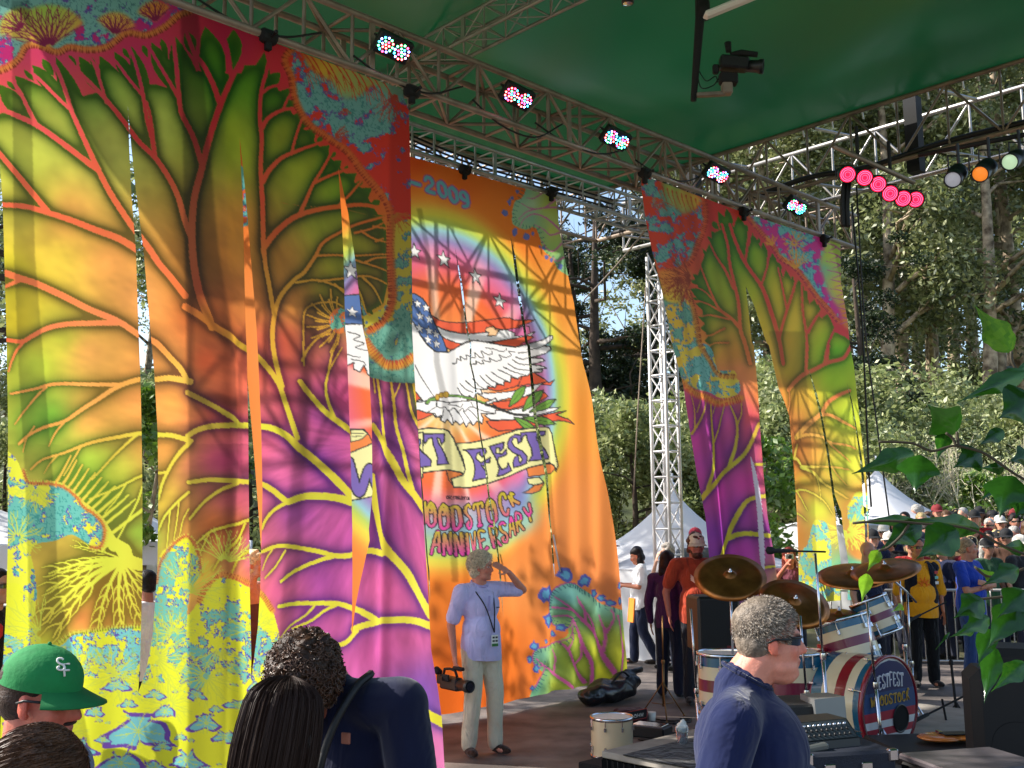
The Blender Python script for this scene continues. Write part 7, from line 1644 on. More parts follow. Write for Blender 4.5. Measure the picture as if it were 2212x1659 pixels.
# ------------------------------------------------------------------ lamps on the front truss
led_cols = [(255,60,110), (60,220,255), (90,255,150), (255,90,90), (150,150,255)]
LEDM = [cmat('led', c, emit=c, es=8.0) for c in led_cols]
for i, (x, y, w_) in enumerate(((851,106,'leftmost, above the dark leaf tips'),(1120,212,'second from the left'),(1333,303,'third from the left'),(1551,378,'fourth, over the right banner'),(1722,448,'rightmost, over the right banner'))):
    p = on_plane(x, y, PL + NV*.20, NV); t = thing('led_wash_lamp', 'lit LED wash lamp with red, green and blue dots, ' + w_, 'stage lamp', 'LED wash lamps on the front truss', loc=p)
    fn = nrm(NV*.62 - UPV*.72 - DV*.25); sd = nrm(DV - fn*(DV @ fn)); upd = np.cross(fn, sd)
    b = MB(); b.box(-fn*.05, (.31, .19, .08), (sd, upd, fn), .012); b.build('housing', M['black'], t)
    b = MB(); b.tube([sd*.14 - fn*.05, sd*.15 - fn*.16, -sd*.15 - fn*.16, -sd*.14 - fn*.05], .008, 6); b.tube([-fn*.15, -fn*.22], .014, 6); b.build('bracket', M['black'], t)
    b = [MB() for _ in LEDM]; rs_ = random.Random(i)
    for cc_ in (-.074, .074):
        for ring, cnt in ((0, 1), (.026, 6), (.053, 12)):
            for k in range(cnt):
                a_ = 2*math.pi*k/cnt; b[rs_.randrange(5)].lathe([(.0095,0),(.007,.006),(0,.007)], sd*(cc_ + ring*math.cos(a_)*1.15) + upd*ring*math.sin(a_)*1.15 - fn*.0085, fn, 7)
    for q, mm in zip(b, LEDM):
        if q.v: o = q.build('led_cluster', mm, t); o['kind'] = 'stuff'
# red lamp bar
MR = mat('pink_lamp_glass', (255,16,56), .3, emit=(255,18,62), es=1.1); MRc = mat('lamp_ring', (255,90,130), .3, emit=(255,90,130), es=2.2)
rb = thing('lamp_bar', 'short aluminium bar slung under the right roof beam, carrying six pink lamps', 'lamp bar', loc=at(1830, 330, 8.6))
L0 = at(1800, 315, 8.6) - np.array(rb.location); L1 = at(1975, 395, 8.75) - np.array(rb.location)
b = MB(); b.tube([L0, L1], .022, 8); b.build('tube', M['alu_dull'], rb, smooth=True)
b = MB(); b.tube([L0*.7 + L1*.3, L0*.7 + L1*.3 + UPV*.28], .016, 6); b.build('hanger', M['blackm'], rb); b = MB(); b.tube([L0*.3 + L1*.7, L0*.3 + L1*.7 + UPV*.28], .016, 6); b.build('hanger', M['blackm'], rb)
for i, (x, y) in enumerate(((1831,377),(1868,384),(1897,398),(1923,418),(1951,429),(1978,431))):
    p = at(x, y, 8.6 + .02*i); t = thing('par_lamp', ['leftmost', 'second from left', 'third from left', 'fourth from left', 'fifth from left', 'rightmost'][i] + ' of the six glowing pink lamps', 'stage lamp', 'six pink par lamps', loc=p, rz=0)
    fn = nrm(np.array((-.15,-1,-.42))); b = MB(); b.lathe([(.0,-.20),(.045,-.20),(.066,-.15),(.070,-.02),(.075,.0),(.075,.012),(.067,.012),(.067,-.03)], (0,0,0), fn, 24); b.build('can', M['black'], t, smooth=True)
    b = MB(); b.lathe([(.066,-.008),(.05,.0),(.03,.005),(0,.007)], (0,0,0), fn, 24); b.build('lens', MR, t, smooth=True)
    b = MB(); 
    for rr in (.022, .040, .056): b.lathe([(rr-.002,.006),(rr,.010),(rr+.002,.006)], fn*(-.002*rr/.02), fn, 24)
    b.build('lens_ring', MRc, t, smooth=True)
    b = MB(); b.tube([(-.08,.06,0), (-.08,.06,.10), (.08,.06,.10), (.08,.06,0)], .006, 6); b.build('yoke', M['black'], t)
# long lamps at the right
for i, (x, y, x2, y2, cc_, lb) in enumerate(((2058,388,2085,352,(150,150,160),'unlit, leftmost'),(2117,376,2158,338,(255,140,50),'with an orange lens'),(2181,350,2225,330,(190,220,180),'with a pale green lens at the picture edge'))):
    p = at(x, y, 7.4); q = at(x2, y2, 7.9) - p; t = thing('profile_lamp', 'black tubular spotlight ' + lb, 'stage lamp', 'tubular spotlights at the right', loc=p)
    fn = -nrm(q); L = .34; b = MB(); b.lathe([(0,-L-.02),(.05,-L),(.072,-L*.8),(.072,-L*.45),(.060,-L*.4),(.060,0),(.064,.0),(.064,.01),(.056,.01),(.056,-.03)], (0,0,0), fn, 20); b.build('barrel', M['black'], t, smooth=True)
    b = MB(); b.lathe([(.056,-.012),(.03,-.002),(0,.002)], (0,0,0), fn, 20); b.build('lens', cmat('gel', cc_, rough=.15, emit=cc_, es=.35), t, smooth=True)
    b = MB(); b.tube([q*.5, q*.5 + UPV*.22], .012, 6); b.tube([q*.5 + (-.08,0,0), q*.5 + (-.08,0,.12), q*.5 + (.08,0,.12), q*.5 + (.08,0,0)], .007, 6); b.build('yoke', M['black'], t)
pr = at(2100, 322, 7.9); b = MB(); b.tube([at(1985, 335, 8.4) - pr, at(2240, 286, 7.6) - pr], .02, 8); t = b.build('lamp_pipe', M['blackm'], smooth=True); t.location = pr; tag(t, 'black pipe the tubular spotlights hang from', 'pipe')
# thick cable along the lower chord of the right beam
def cable(name, label, pts, r, m=None, cat='cable', group=None, n=6):
    c = np.mean(np.array(pts, float), 0); b = MB(); b.tube([np.array(p) - c for p in smooth3(pts, 6)], r, n); o = b.build(name, m or M['rubber'], smooth=True); o.location = c; tag(o, label, cat, group); return o
kb = K2 + UPV*6.30
cable('cable_loom', 'thick black cable loom sagging along the right roof beam', [kb + NV*.3 - NV*0, kb + NV*1.6 + UPV*.0, kb + NV*2.7 - UPV*.04 - DV*.05, kb + NV*3.6 + UPV*.02 - DV*.05, kb + NV*4.4 - UPV*.05 - DV*.05, kb + NV*5.4 + UPV*.02, kb + NV*7 - UPV*.03], .035)
t1u = PL + UPV*5.78
rs_ = random.Random(4)
for i, (a_, e_, sg) in enumerate(((-2.0,-.9,.10),(-.6,.6,.14),(.7,1.9,.22),(1.5,2.9,.12),(3.0,4.2,.08))):
    cable('cable', 'thin black cable draped on the front truss, ' + ['above the left banner','right of the left banner','above the year numerals','above the dove banner corner','above the right banner'][i], [t1u + DV*a_ + NV*.02, t1u + DV*(a_*.7 + e_*.3) - UPV*sg*.6, t1u + DV*(a_*.35 + e_*.65) - UPV*sg*.7 + NV*.03, t1u + DV*e_ + UPV*.1], .009, None, 'cable', 'cables draped on the front truss')
cu = PC + UPV*5.98 - NV*.1
for i in range(3):
    cable('cable', ['upper', 'middle', 'lower'][i] + ' cable lying along the ladder truss', [cu - DV*.4 + UPV*(.16 - .05*i), cu + DV*.5 + UPV*(.10 - .05*i), cu + DV*1.6 + UPV*(.12 - .05*i), cu + DV*3 + UPV*(.16 - .06*i)], .012, None, 'cable', 'cables along the ladder truss')
# robotic camera under the roof
rp = at(1505, 100, 8.2); t = thing('camera_crane_pole', 'black pole with a small arm hanging from the roof', 'pole', loc=rp)
b = MB(); b.tube([at(1515, -60, 8.2) - rp, at(1512, 40, 8.2) - rp, at(1498, 218, 8.2) - rp], [.055,.04,.025], 8); b.tube([at(1518, 5, 8.2) - rp, at(1520, 40, 8.2) - rp], .06, 8); b.build('pole', M['blackm'], t, smooth=True)
b = MB(); b.box(at(1535, 204, 8.2) - rp, (.24, .05, .035), ((1,0,.05),(0,1,0),(0,0,1)), .006); b.build('arm', M['alu_dull'], t)
b = MB(); b.tube(smooth3([at(1508, 150, 8.2) - rp, at(1525, 175, 8.2) - rp, at(1545, 165, 8.2) - rp, at(1550, 178, 8.2) - rp]), .005, 5); b.tube(smooth3([at(1506, 160, 8.2) - rp, at(1515, 190, 8.2) - rp, at(1540, 185, 8.2) - rp, at(1552, 170, 8.2) - rp]), .005, 5); b.build('wiring', M['rubber'], t)
cp = at(1590, 140, 8.2); t = thing('robotic_camera', 'black remote controlled camera hanging from the pole arm', 'video camera', loc=cp)
P_ = lambda x, y, dd=0: at(x, y, 8.2 + dd) - cp
b = MB(); b.box(P_(1585, 138), (.24,.12,.11), ((1,0,-.10),(0,1,0),(.1,0,1)), .015); b.build('body', M['black'], t)
b = MB(); b.lathe([(0,-.02),(.048,-.02),(.052,.08),(.062,.10),(.062,.13),(.05,.13),(.048,.10),(0,.10)], P_(1615, 143), (1,-.3,-.18), 18); b.build('lens', M['black'], t, smooth=True)
b = MB(); b.tube([P_(1578, 118), P_(1600, 114), P_(1636, 118)], [.02,.028,.024], 8); b.build('microphone', M['blackm'], t, smooth=True)
b = MB(); b.tube([P_(1574, 112), P_(1572, 92)], [.024,.03], 8); b.build('antenna_pod', M['blackm'], t, smooth=True)
b = MB(); b.box(P_(1573, 171), (.15,.10,.09), ((1,0,-.1),(0,1,0),(0,0,1)), .01); b.build('pan_head', M['blackm'], t)
b = MB(); b.box(P_(1570, 192), (.085,.09,.10), bev=.01); b.build('mount', M['alu_dull'], t)
b = MB(); b.box(P_(1546, 150), (.05,.05,.08), bev=.01); b.build('motor', M['blackm'], t)
fp = at(1590, 0, 7.9); b = MB(); b.box((0,0,0), (.62,.10,.05), (nrm(np.array((1.0,-.15,.35))), (0,1,0), nrm(np.array((-.35,0,1.)))), .02); t = b.build('fluorescent_fixture', mat('fixture_white', (225,215,205), .5)); t.location = at(1602, 2, 7.6); tag(t, 'white tube light fixture just under the roof at the top edge', 'light fixture')
dp = at(1356, 3, 8.0); t = thing('dome_lamp', 'small black lamp at the top edge of the picture', 'stage lamp', loc=dp); b = MB(); b.lathe([(0,-.02),(.05,-.02),(.055,.04),(.03,.08),(0,.08)], (0,0,0), (0,0,1), 14); b.build('can', M['black'], t, smooth=True); b = MB(); b.lathe([(0,-.03),(.04,-.022)], (0,0,0), (0,0,1), 14); b.build('lens', M['chrome'], t)
# guy rope and strap by the tower
cable('guy_rope', 'grey strap running diagonally from the ladder truss to the pine', [on_plane(1392, 500, PC, NV), at(1330, 575, 16), at(1262, 648, 20)], .014, M['alu_dull'], 'rope')
cable('rope', 'thin vertical rope right of the right tree banner', [at(1840, 440, 12.5), at(1862, 700, 12.5), at(1876, 1000, 12.5), at(1882, 1095, 12.5)], .012, None, 'rope', 'hanging ropes at the right')
cable('rope', 'thin rope hanging from the pink lamp bar', [at(1850, 400, 8.9), at(1868, 700, 8.9), at(1892, 900, 8.9), at(1925, 1150, 8.9)], .007, None, 'rope', 'hanging ropes at the right')
for i, x in enumerate((1824, 1834)): cable('cable_bundle', ['left', 'right'][i] + ' black cable bundle hanging from the pink lamp bar', [at(x, 395, 8.8), at(x - 4, 440, 8.8), at(x - 2, 490, 8.8)], .022, None, 'cable')
cable('rope', 'thin pale rope in front of the shrubs left of the tower', [at(1395, 620, 15), at(1380, 850, 15), at(1368, 1080, 15)], .010, M['alu_dull'], 'rope', 'hanging ropes at the right')

# ------------------------------------------------------------------ drums
M['red'] = mat('red_lacquer', (136,22,36), .25, coat=.5); M['cream'] = mat('cream_lacquer', (216,196,158), .3, coat=.4); M['teal'] = mat('blue_lacquer', (24,86,112), .25, coat=.5); M['wine'] = mat('wine_lacquer', (110,20,50), .3, coat=.4); M['skinh'] = mat('drum_head', (226,222,212), .5)
M['brass'] = mat('dark_bronze', (158,98,50), .34, metal=.9, noise=.3, nscale=10)
def drum(name, label, c, axis, r, L, bands, lugs=8, group=None, head=None, hoopc='chrome', cat='drum'):
    """bands: (fraction, material) along the axis"""
    t = thing(name, label, cat, group, loc=c); ax = nrm(axis); q = -L/2
    for fr, mm in bands:
        b = MB(); b.lathe([(r, q), (r, q + L*fr)], (0,0,0), ax, 36); b.build('shell_band', M[mm], t, smooth=True); q += L*fr
    for sg in (-1, 1):
        b = MB(); b.lathe([(r*.99, 0), (0, .002*sg)], ax*(sg*(L/2 + .004)), ax, 36); b.build('head', head or M['skinh'], t)
        b = MB(); z = sg*L/2; b.lathe([(r*1.0, z - .012), (r*1.045, z - .012), (r*1.045, z + .014), (r*.985, z + .014), (r*.985, z)], (0,0,0), ax, 36); b.build('hoop', M[hoopc], t, smooth=True)
    a0 = np.array([0,0,1.]) if abs(ax[2]) < .9 else np.array([1.,0,0]); u = nrm(np.cross(a0, ax)); w_ = np.cross(ax, u)
    for k in range(lugs):
        a_ = 2*math.pi*(k + .5)/lugs; o_ = (u*math.cos(a_) + w_*math.sin(a_))
        for sg in (-1, 1): b = MB(); b.tube([o_*r*1.05 + ax*sg*L/2, o_*r*1.05 + ax*sg*(L/2 - .06)], .004, 5); b.box(o_*(r + .012) + ax*sg*(L/2 - .075), (.018, .018, .035), (o_, np.cross(o_, ax), ax), .004); b.build('lug', M['chrome'], t)
    return t
KD = 7.4                                         # the kit stands on a low riser
RZ = .36
rc_ = [on_z(1488, 1560, RZ), None]
r0 = on_z(1520, 1530, RZ); 
b = MB(); b.box((0,0,RZ/2), (3.5, 2.3, RZ), (DV, -NV, UPV), .01)
t = b.build('drum_riser', mat('riser_carpet', (26,25,26), .95, noise=.3, nscale=40, bump=.4, bscale=200)); cK = at(1815, 1100, 7.75); t.location = (cK[0] + .05, cK[1] + .05, 0.001); tag(t, 'low black riser under the drum kit', 'riser')
# bass drum
axB = nrm(np.array((.616, -.788, -.03))); cB = at(1932, 1528, 6.75) - axB*.26
bd = drum('bass_drum', 'bass drum striped red, cream and blue with festival lettering on its head', cB, axB, .305, .44, [(.16,'red'),(.17,'teal'),(.22,'cream'),(.17,'red'),(.14,'cream'),(.14,'teal')], 8, hoopc='red')
u_ = nrm(np.cross(UPV, axB)); up_ = nrm(np.cross(axB, u_)); f0 = axB*(.22 + .010)
def disc_clip(y0, y1, r, n=14):
    pts = []
    for k in range(n + 1): y = y0 + (y1 - y0)*k/n; pts.append((math.sqrt(max(0, r*r - y*y)), y))
    return pts + [(-x, y) for x, y in pts[::-1]]
def on_head(poly, lift): return [f0 + axB*lift + u_*x + up_*y for x, y in poly]
rr_ = .288
for y0, y1, cc_ in ((.10, .288, (30,34,86)), (-.02, .10, (34,70,120)), (-.075, -.02, (178,30,56)), (-.12, -.075, (226,222,220)), (-.165, -.12, (178,30,56)), (-.21, -.165, (226,222,220)), (-.25, -.21, (178,30,56)), (-.288, -.25, (226,222,220))):
    b = MB(); q = on_head(disc_clip(y0, y1, rr_), .002); b.add(q, [tuple(range(len(q)))]); b.build('head_print', cmat('head_paint', cc_, rough=.4), bd)
def letters(parent, txt, x0, y0, w_, h_, gap, r, colr, lift=.006, arc=0.):
    b = MB()
    for i, ch in enumerate(txt):
        for l in GLY[ch]:
            q_ = [(x0 + i*(w_ + gap) + w_*p[0], y0 + h_*(1 - p[1])) for p in (smooth(l, 3) if len(l) > 2 else l)]
            q_ = [(x, y - arc*x*x*6) for x, y in q_]; b.tube(on_head(q_, lift), r, 5)
    b.build('head_lettering', cmat('head_letter', colr, rough=.4), parent)
letters(bd, 'WEST FEST'.replace(' ', ''), -.172, .125, .032, .085, .009, .0045, (226,222,224), arc=.10)
letters(bd, 'WOODSTOCK', -.215, .02, .036, .060, .013, .0042, (206,160,60))
b = MB(); b.lathe([(.078,.006),(.084,.012),(.090,.006)], f0 + u_*.11 - up_*.085, axB, 24); b.build('port_ring', M['black'], bd, smooth=True)
b = MB(); b.lathe([(0,.005),(.08,.005)], f0 + u_*.11 - up_*.085, axB, 24); b.build('sound_port', mat('port_dark', (8,8,8), .9), bd)
for sg in (-1, 1): b = MB(); b.tube([u_*.24*sg - up_*.18 + axB*.12, u_*.40*sg - up_*.305 + axB*.26], .009, 6); b.build('spur', M['chrome'], bd, smooth=True)
def tri_stand(t, base, top, m=None, spread=.30, boom=None):
    m = m or M['chrome']; b = MB(); base = np.array(base, float); top = np.array(top, float); mid = base*.45 + top*.55
    b.tube([base + UPV*.12, mid], .0125, 8); b.tube([mid, top], .008, 8); b.lathe([(.017,-.02),(.020,0),(.017,.02)], mid, (0,0,1), 10); b.build('tube', m, t, smooth=True)
    for k in range(3):
        a_ = 2*math.pi*k/3 + .5; b = MB(); e = base + np.array((math.cos(a_)*spread, math.sin(a_)*spread, .01)); b.tube([base + UPV*.36, e], .007, 6); b.tube([base + UPV*.14, base*.5 + e*.5 + UPV*.14], .005, 5); b.ball(e, .014, n=4); b.build('leg', m, t, smooth=True)
def cymbal(label, px, py, d, r, tilt, sx=None, hh=False, leg_px=None):
    c = at(px, py, d); bx_, by_ = (c[0], c[1]) if sx is None else (sx[0], sx[1])
    t = thing('cymbal_stand', label, 'cymbal', 'cymbals of the drum kit', loc=(bx_, by_, RZ)); c = c - np.array((bx_, by_, RZ)); n_ = nrm(tilt)
    b = MB(); pr = [(.006,.030),(r*.10,.026),(r*.17,.010),(r*.20,.006),(r*.5,.002),(r*.8,-.006),(r,-.016),(r*.99,-.018),(r*.5,-.001),(r*.17,.006)]; b.lathe(pr, c, n_, 48); b.build('cymbal', M['brass'], t, smooth=True)
    if hh: b = MB(); b.lathe([(q, -z) for q, z in pr], c - n_*.03, n_, 48); b.build('cymbal', M['brass'], t, smooth=True)
    b = MB(); b.tube([c - n_*.05, c + n_*.06], .006, 6); b.lathe([(0,0),(.014,0),(.014,.012),(0,.014)], c + n_*.03, n_, 10); b.build('wing_nut', M['chrome'], t, smooth=True)
    if sx is not None:
        k_ = np.array((0, 0, c[2] - .18)); b = MB(); b.tube([k_ + nrm(k_ - c)*.15, k_, c - n_*.04], .008, 6); b.build('boom', M['chrome'], t, smooth=True); tri_stand(t, (0,0,0), k_)
    else: tri_stand(t, (0,0,0), c - n_*.05)
    return t
cymbal('large dark cymbal tilted towards the camera, nearest the bearded man', 1577, 1243, 7.3, .25, (-.10,-.60,.79))
cymbal('large bronze cymbal right of the first one, facing the camera', 1716, 1300, 7.0, .235, (.06,-.64,.77))
cymbal('cymbal seen almost edge on beside the bald man', 1842, 1240, 7.7, .26, (-.12,-.30,.95), sx=(at(1842,1100,7.7)[0] + .12, 7.85))
cymbal('cymbal seen edge on with a bright orange sheen, rightmost', 1912, 1228, 7.4, .24, (-.22,-.25,.94), sx=(at(1960,1100,7.5)[0], 7.6))
cymbal('pair of small hi-hat cymbals above the tilted tom', 1812, 1328, 7.4, .17, (-.03,-.24,.97), hh=True)
SB = [(.17,'teal'),(.22,'cream'),(.20,'wine'),(.22,'cream'),(.19,'teal')]
drum('tom_drum', 'larger tilted tom drum striped cream, wine and blue', at(1833, 1388, 7.15), (-.24,.20,.94), .178, .30, SB, 6, 'striped tom drums')
drum('tom_drum', 'smaller tilted tom drum striped cream, wine and blue, farther right', at(1893, 1334, 7.5), (-.34,.20,.92), .135, .25, SB, 6, 'striped tom drums')
drum('floor_tom', 'striped floor tom left of the man in the navy T-shirt', at(1570, 1475, 7.4), (0,0,1), .195, .40, SB, 8, 'striped floor toms')
drum('floor_tom', 'striped floor tom partly hidden by the man in the navy T-shirt', at(1712, 1478, 7.1), (0,0,1), .21, .42, SB, 8, 'striped floor toms')
for nm, (px, d) in {'left': (1552, 7.3), 'right': (1712, 7.1)}.items():
    c = at(px, 1100, d)
    for k in range(3): pass
t = thing('snare_drum', 'chrome snare drum between the floor toms and the bass drum', 'drum', loc=at(1775, 1432, 7.35)); b = MB(); b.lathe([(.17,-.07),(.17,.07)], (0,0,0), (0,.1,1), 32); b.build('shell', M['chrome'], t, smooth=True); b = MB(); b.lathe([(0,.072),(.172,.07)], (0,0,0), (0,.1,1), 32); b.build('head', M['skinh'], t); tri_stand(t, (0,0,-.55), (0,0,-.08))
# drummer's stool
ps = on_z(1552, 1585, 0); t = thing('drum_stool', 'round black stool left of the floor tom', 'stool', loc=ps)
zt = 2 - 0; hs = float(at(1552, 1502, ps[1])[2]); b = MB(); b.lathe([(0,hs-.08),(.16,hs-.08),(.175,hs-.06),(.175,hs-.015),(.16,hs),(0,hs+.004)], (0,0,0), (0,0,1), 28); b.build('seat', mat('blue_vinyl', (22,26,44), .35, spec=.6), t, smooth=True)
b = MB(); b.tube([(0,0,.15),(0,0,hs-.08)], .02, 8); b.build('post', M['chrome'], t, smooth=True)
for k in range(3): a_ = 2*math.pi*k/3; b = MB(); b.tube([(0,0,.28),(math.cos(a_)*.24, math.sin(a_)*.24, .01)], .011, 6); b.build('leg', M['chrome'], t, smooth=True)
# cream drum on the floor
pf = on_z(1323, 1640, 0); t = drum('floor_drum', 'cream coloured drum standing on the stage floor', pf + UPV*.19, (0,0,1), .178, .31, [(1.0,'cream')], 8)
# speaker on a pole
px_ = at(1532, 1100, 9.0); zc = float(at(1532, 1345, 9.0)[2]); t = thing('loudspeaker', 'black loudspeaker on a stand between the bearded man and the man in navy', 'speaker', loc=(px_[0], 9.0, 0), rz=R(8))
b = MB(); b.box((0,0,zc), (.37,.34,.46), bev=.02); b.build('cabinet', M['black'], t); b = MB(); b.box((0,-.172,zc), (.32,.006,.41), bev=.002); b.build('grille', mat('speaker_grille', (20,20,21), .7, bump=.6, bscale=400), t); b = MB(); b.box((.09,-.177,zc-.19), (.07,.004,.03)); b.build('maker_plate', cmat('plate_red', (120,30,34), rough=.4), t)
b = MB(); b.tube([(0,0,.2), (0,0,zc-.23)], .018, 8); b.build('pole', M['blackm'], t)
for k in range(3): a_ = 2*math.pi*k/3 + .3; b = MB(); b.tube([(0,0,.5), (.38*math.cos(a_), .38*math.sin(a_), .01)], .012, 6); b.build('leg', M['blackm'], t)
# microphone stands
def mic(label, px, py_top, px_b, py_b, z0=0., boom=None, mm=None, d=None, grp='microphone stands'):
    base = on_z(px_b, py_b, z0) if d is None else np.array([at(px_b, 1100, d)[0], d, z0]); top = at(px, py_top, base[1]); t = thing('microphone_stand', label, 'microphone stand', grp, loc=base); mm = mm or M['chrome']
    tri_stand(t, (0,0,0), top - base, mm, .26)
    if boom is not None:
        p0 = at(boom[0], boom[1], base[1]) - base; p1 = at(boom[2], boom[3], base[1] - .1) - base; b = MB(); b.tube([p0, p1], .007, 6); b.build('boom', M['blackm'], t)
        b = MB(); dd = nrm(p1 - p0); b.lathe([(0,-.02),(.012,-.02),(.014,.09),(.024,.11),(.024,.14),(0,.16)], p1, dd, 12); b.build('microphone', M['blackm'], t, smooth=True)
    return t
mic('thin brass coloured microphone stand in front of the stool', 1431, 1330, 1434, 1552, mm=mat('worn_brass', (130,96,60), .4, metal=.8))
mic('chrome stand with a long black boom over the bronze cymbal', 1761, 1195, 1770, 1500, RZ, boom=(1783,1192,1700,1190), d=6.7)
mic('chrome stand in front of the bronze cymbal', 1728, 1330, 1732, 1500, RZ, d=6.6)
mic('chrome stand left of the man in navy, before the loudspeaker', 1492, 1315, 1500, 1520, 0, d=8.0)
mic('black microphone stand standing before the man in the vest', 2040, 1290, 2040, 1500, 0, boom=(2045,1300,1985,1330), mm=M['blackm'], d=9.6)
mic('low black microphone stand aimed at the bass drum', 2035, 1510, 2040, 1560, 0.0, boom=(2090,1500,2000,1545), mm=M['blackm'], d=7.4)
mic('tall chrome stand rising beside the bass drum', 1873, 1300, 1880, 1560, RZ, d=6.6)
mic('slim chrome stand right of the smaller tilted tom', 1940, 1215, 1942, 1500, RZ, d=7.6)
# ------------------------------------------------------------------ cases, amps and bags
pB = on_z(1320, 1516, 0); t = thing('gear_bag', 'glossy black bag lying at the foot of the dove banner', 'bag', loc=pB); b = MB()
b.ball((.0,.0,.13), (.42,.20,.13), (DV,-NV,UPV), 10); b.ball(DV*.25 + UPV*.18, (.22,.16,.12), (DV,-NV,UPV), 8); b.cap(DV*.30 + UPV*.28, DV*.52 + UPV*.30, .05, .045, 8); b.ball(-DV*.3 + UPV*.10, (.16,.15,.10), n=8)
put('shell', melt(b, .014, 3, .022, 22, 3), mat('bag_vinyl', (12,14,20), .28, spec=.8, bump=.5, bscale=14), t)
b = MB(); b.tube(smooth3([DV*-.1 + UPV*.22 + NV*.1, DV*.05 + UPV*.33 + NV*.12, DV*.2 + UPV*.27 + NV*.1]), .012, 6); b.build('strap', M['rubber'], t)
pS = on_z(1362, 1562, 0); t = thing('shoulder_bag', 'dark red bag with a lettered label among cables on the floor', 'bag', loc=pS, rz=R(20)); b = MB(); b.box((0,0,.07), (.34,.20,.14), bev=.03); put('shell', melt(b, .012, 4, .008, 20, 3), cloth((58,22,28)), t)
b = MB(); b.box((0,-.112,.09), (.26,.008,.09), ((1,0,.1),(0,1,0),(0,0,1)), .003); b.build('label', cmat('label_black', (16,16,18), rough=.5), t)
b = MB(); e = [(-.125,.05),(.125,.05),(.13,.0),(.12,-.038),(-.12,-.038),(-.13,0),(-.125,.05)]; b.tube([(x, -.118, .09 + z + x*.1) for x, z in e], .003, 5); b.build('label_border', cmat('print_red', (190,70,60), rough=.5), t)
b = MB()
for i, ch in enumerate('DOOHW'):
    for l in GLY[ch] if ch in GLY else [[(0,0),(0,1)], [(1,0),(1,1)], [(0,.5),(1,.5)]]: b.tube([(-.085 + .036*i + .024*p[0], -.118, .108 - .034*p[1] + (-.085 + .036*i)*.1) for p in l], .0028, 5)
b.build('label_lettering', cmat('print_white', (220,215,205), rough=.5), t)
ps_ = on_z(1408, 1560, 0); b = MB(); b.lathe([(0,0),(.035,0),(.045,.10),(.043,.10),(0,.09)], (0,0,0), (0,0,1), 16); t = b.build('paper_cup', M['skinh'], smooth=True); t.location = ps_; tag(t, 'white paper cup on the floor beside the red bag', 'cup')
t = thing('pedal_case', 'small black case with cables spilling out behind the cream drum', 'case', loc=on_z(1405, 1590, 0), rz=R(-30)); b = MB(); b.box((0,0,.05), (.36,.24,.10), bev=.012); b.build('shell', M['black'], t); b = MB(); b.box((0,0,.105), (.30,.18,.012), bev=.003); b.build('panel', M['chrome'], t)
rs_ = random.Random(21)
lbs = ['coiled beside the red bag', 'looping behind the cream drum', 'running from the stool to the riser', 'snaking past the case', 'tangled at the foot of the brass stand', 'stretching across the floor towards the riser']
for i, (x, y) in enumerate(((1400,1575),(1390,1600),(1470,1560),(1440,1585),(1430,1555),(1480,1600))):
    p = on_z(x, y, .012); pts = [p]
    for k in range(7): p = p + np.array((rs_.uniform(-.22,.28), rs_.uniform(-.16,.16), 0)); q = p.copy(); q[2] = .012; pts.append(q)
    cable('floor_cable', 'black cable ' + lbs[i], pts, .008, None, 'cable', 'black cables on the stage floor')
# table riser in front
hT = .62; pA = on_z(1299, 1622, hT); t = thing('covered_platform', 'waist low platform with a black skirt at the bottom edge', 'platform', loc=(pA[0], pA[1], 0))
Lx, Ly = 2.9, 1.9; cc_ = DV*Lx/2 + NV*Ly/2
b = MB(); b.box(cc_ + UPV*(hT - .02), (Lx, Ly, .04), (DV, NV, -UPV), .006); b.build('top', mat('grey_deck', (150,142,132), .8, noise=.15, nscale=8), t)
b = MB(); vs = []; n_ = 160
for k in range(n_ + 1):
    for zz in (0.01, hT - .045): vs.append(DV*(Lx*k/n_) - NV*(-.003 + .012*math.sin(k*1.3)) + UPV*zz)
b.add(vs, [(2*k, 2*k+1, 2*k+3, 2*k+2) for k in range(n_)]); vs = []
for k in range(n_ + 1):
    for zz in (0.01, hT - .045): vs.append(NV*(Ly*k/n_) - DV*(.003 + .012*math.sin(k*1.7)) + UPV*zz)
b.add(vs, [(2*k, 2*k+2, 2*k+3, 2*k+1) for k in range(n_)]); b.build('skirt', cloth((12,12,13)), t)
b = MB(); c0 = DV*.9 + NV*(Ly*.5 + .16); b.box(DV*.55 + NV*1.04 + UPV*(hT + .004), (1.12, 1.72, .006), (DV, NV, -UPV)); b.build('drape', cloth((20,19,20)), t)
pcup = on_z(1474, 1606, hT + .003); t = thing('plastic_cup', 'clear plastic cup with a crumpled white napkin at the edge of the platform', 'cup', loc=pcup)
MG = mat('clear_plastic', (225,232,235), .08); MG.node_tree.nodes['Principled BSDF'].inputs['Transmission Weight'].default_value = .9; MG.node_tree.nodes['Principled BSDF'].inputs['IOR'].default_value = 1.1
b = MB(); b.lathe([(0,0),(.030,0),(.040,.10),(.041,.10),(.031,-.001)], (0,0,0), (0,0,1), 20); b.build('cup', MG, t, smooth=True); b = MB(); b.ball((0,0,.10), (.034,.03,.03), n=6); b.ball((.012,.01,.125), (.02,.018,.022), n=6); put('napkin', melt(b, .006, 1, .008, 120, 2), M['skinh'], t)
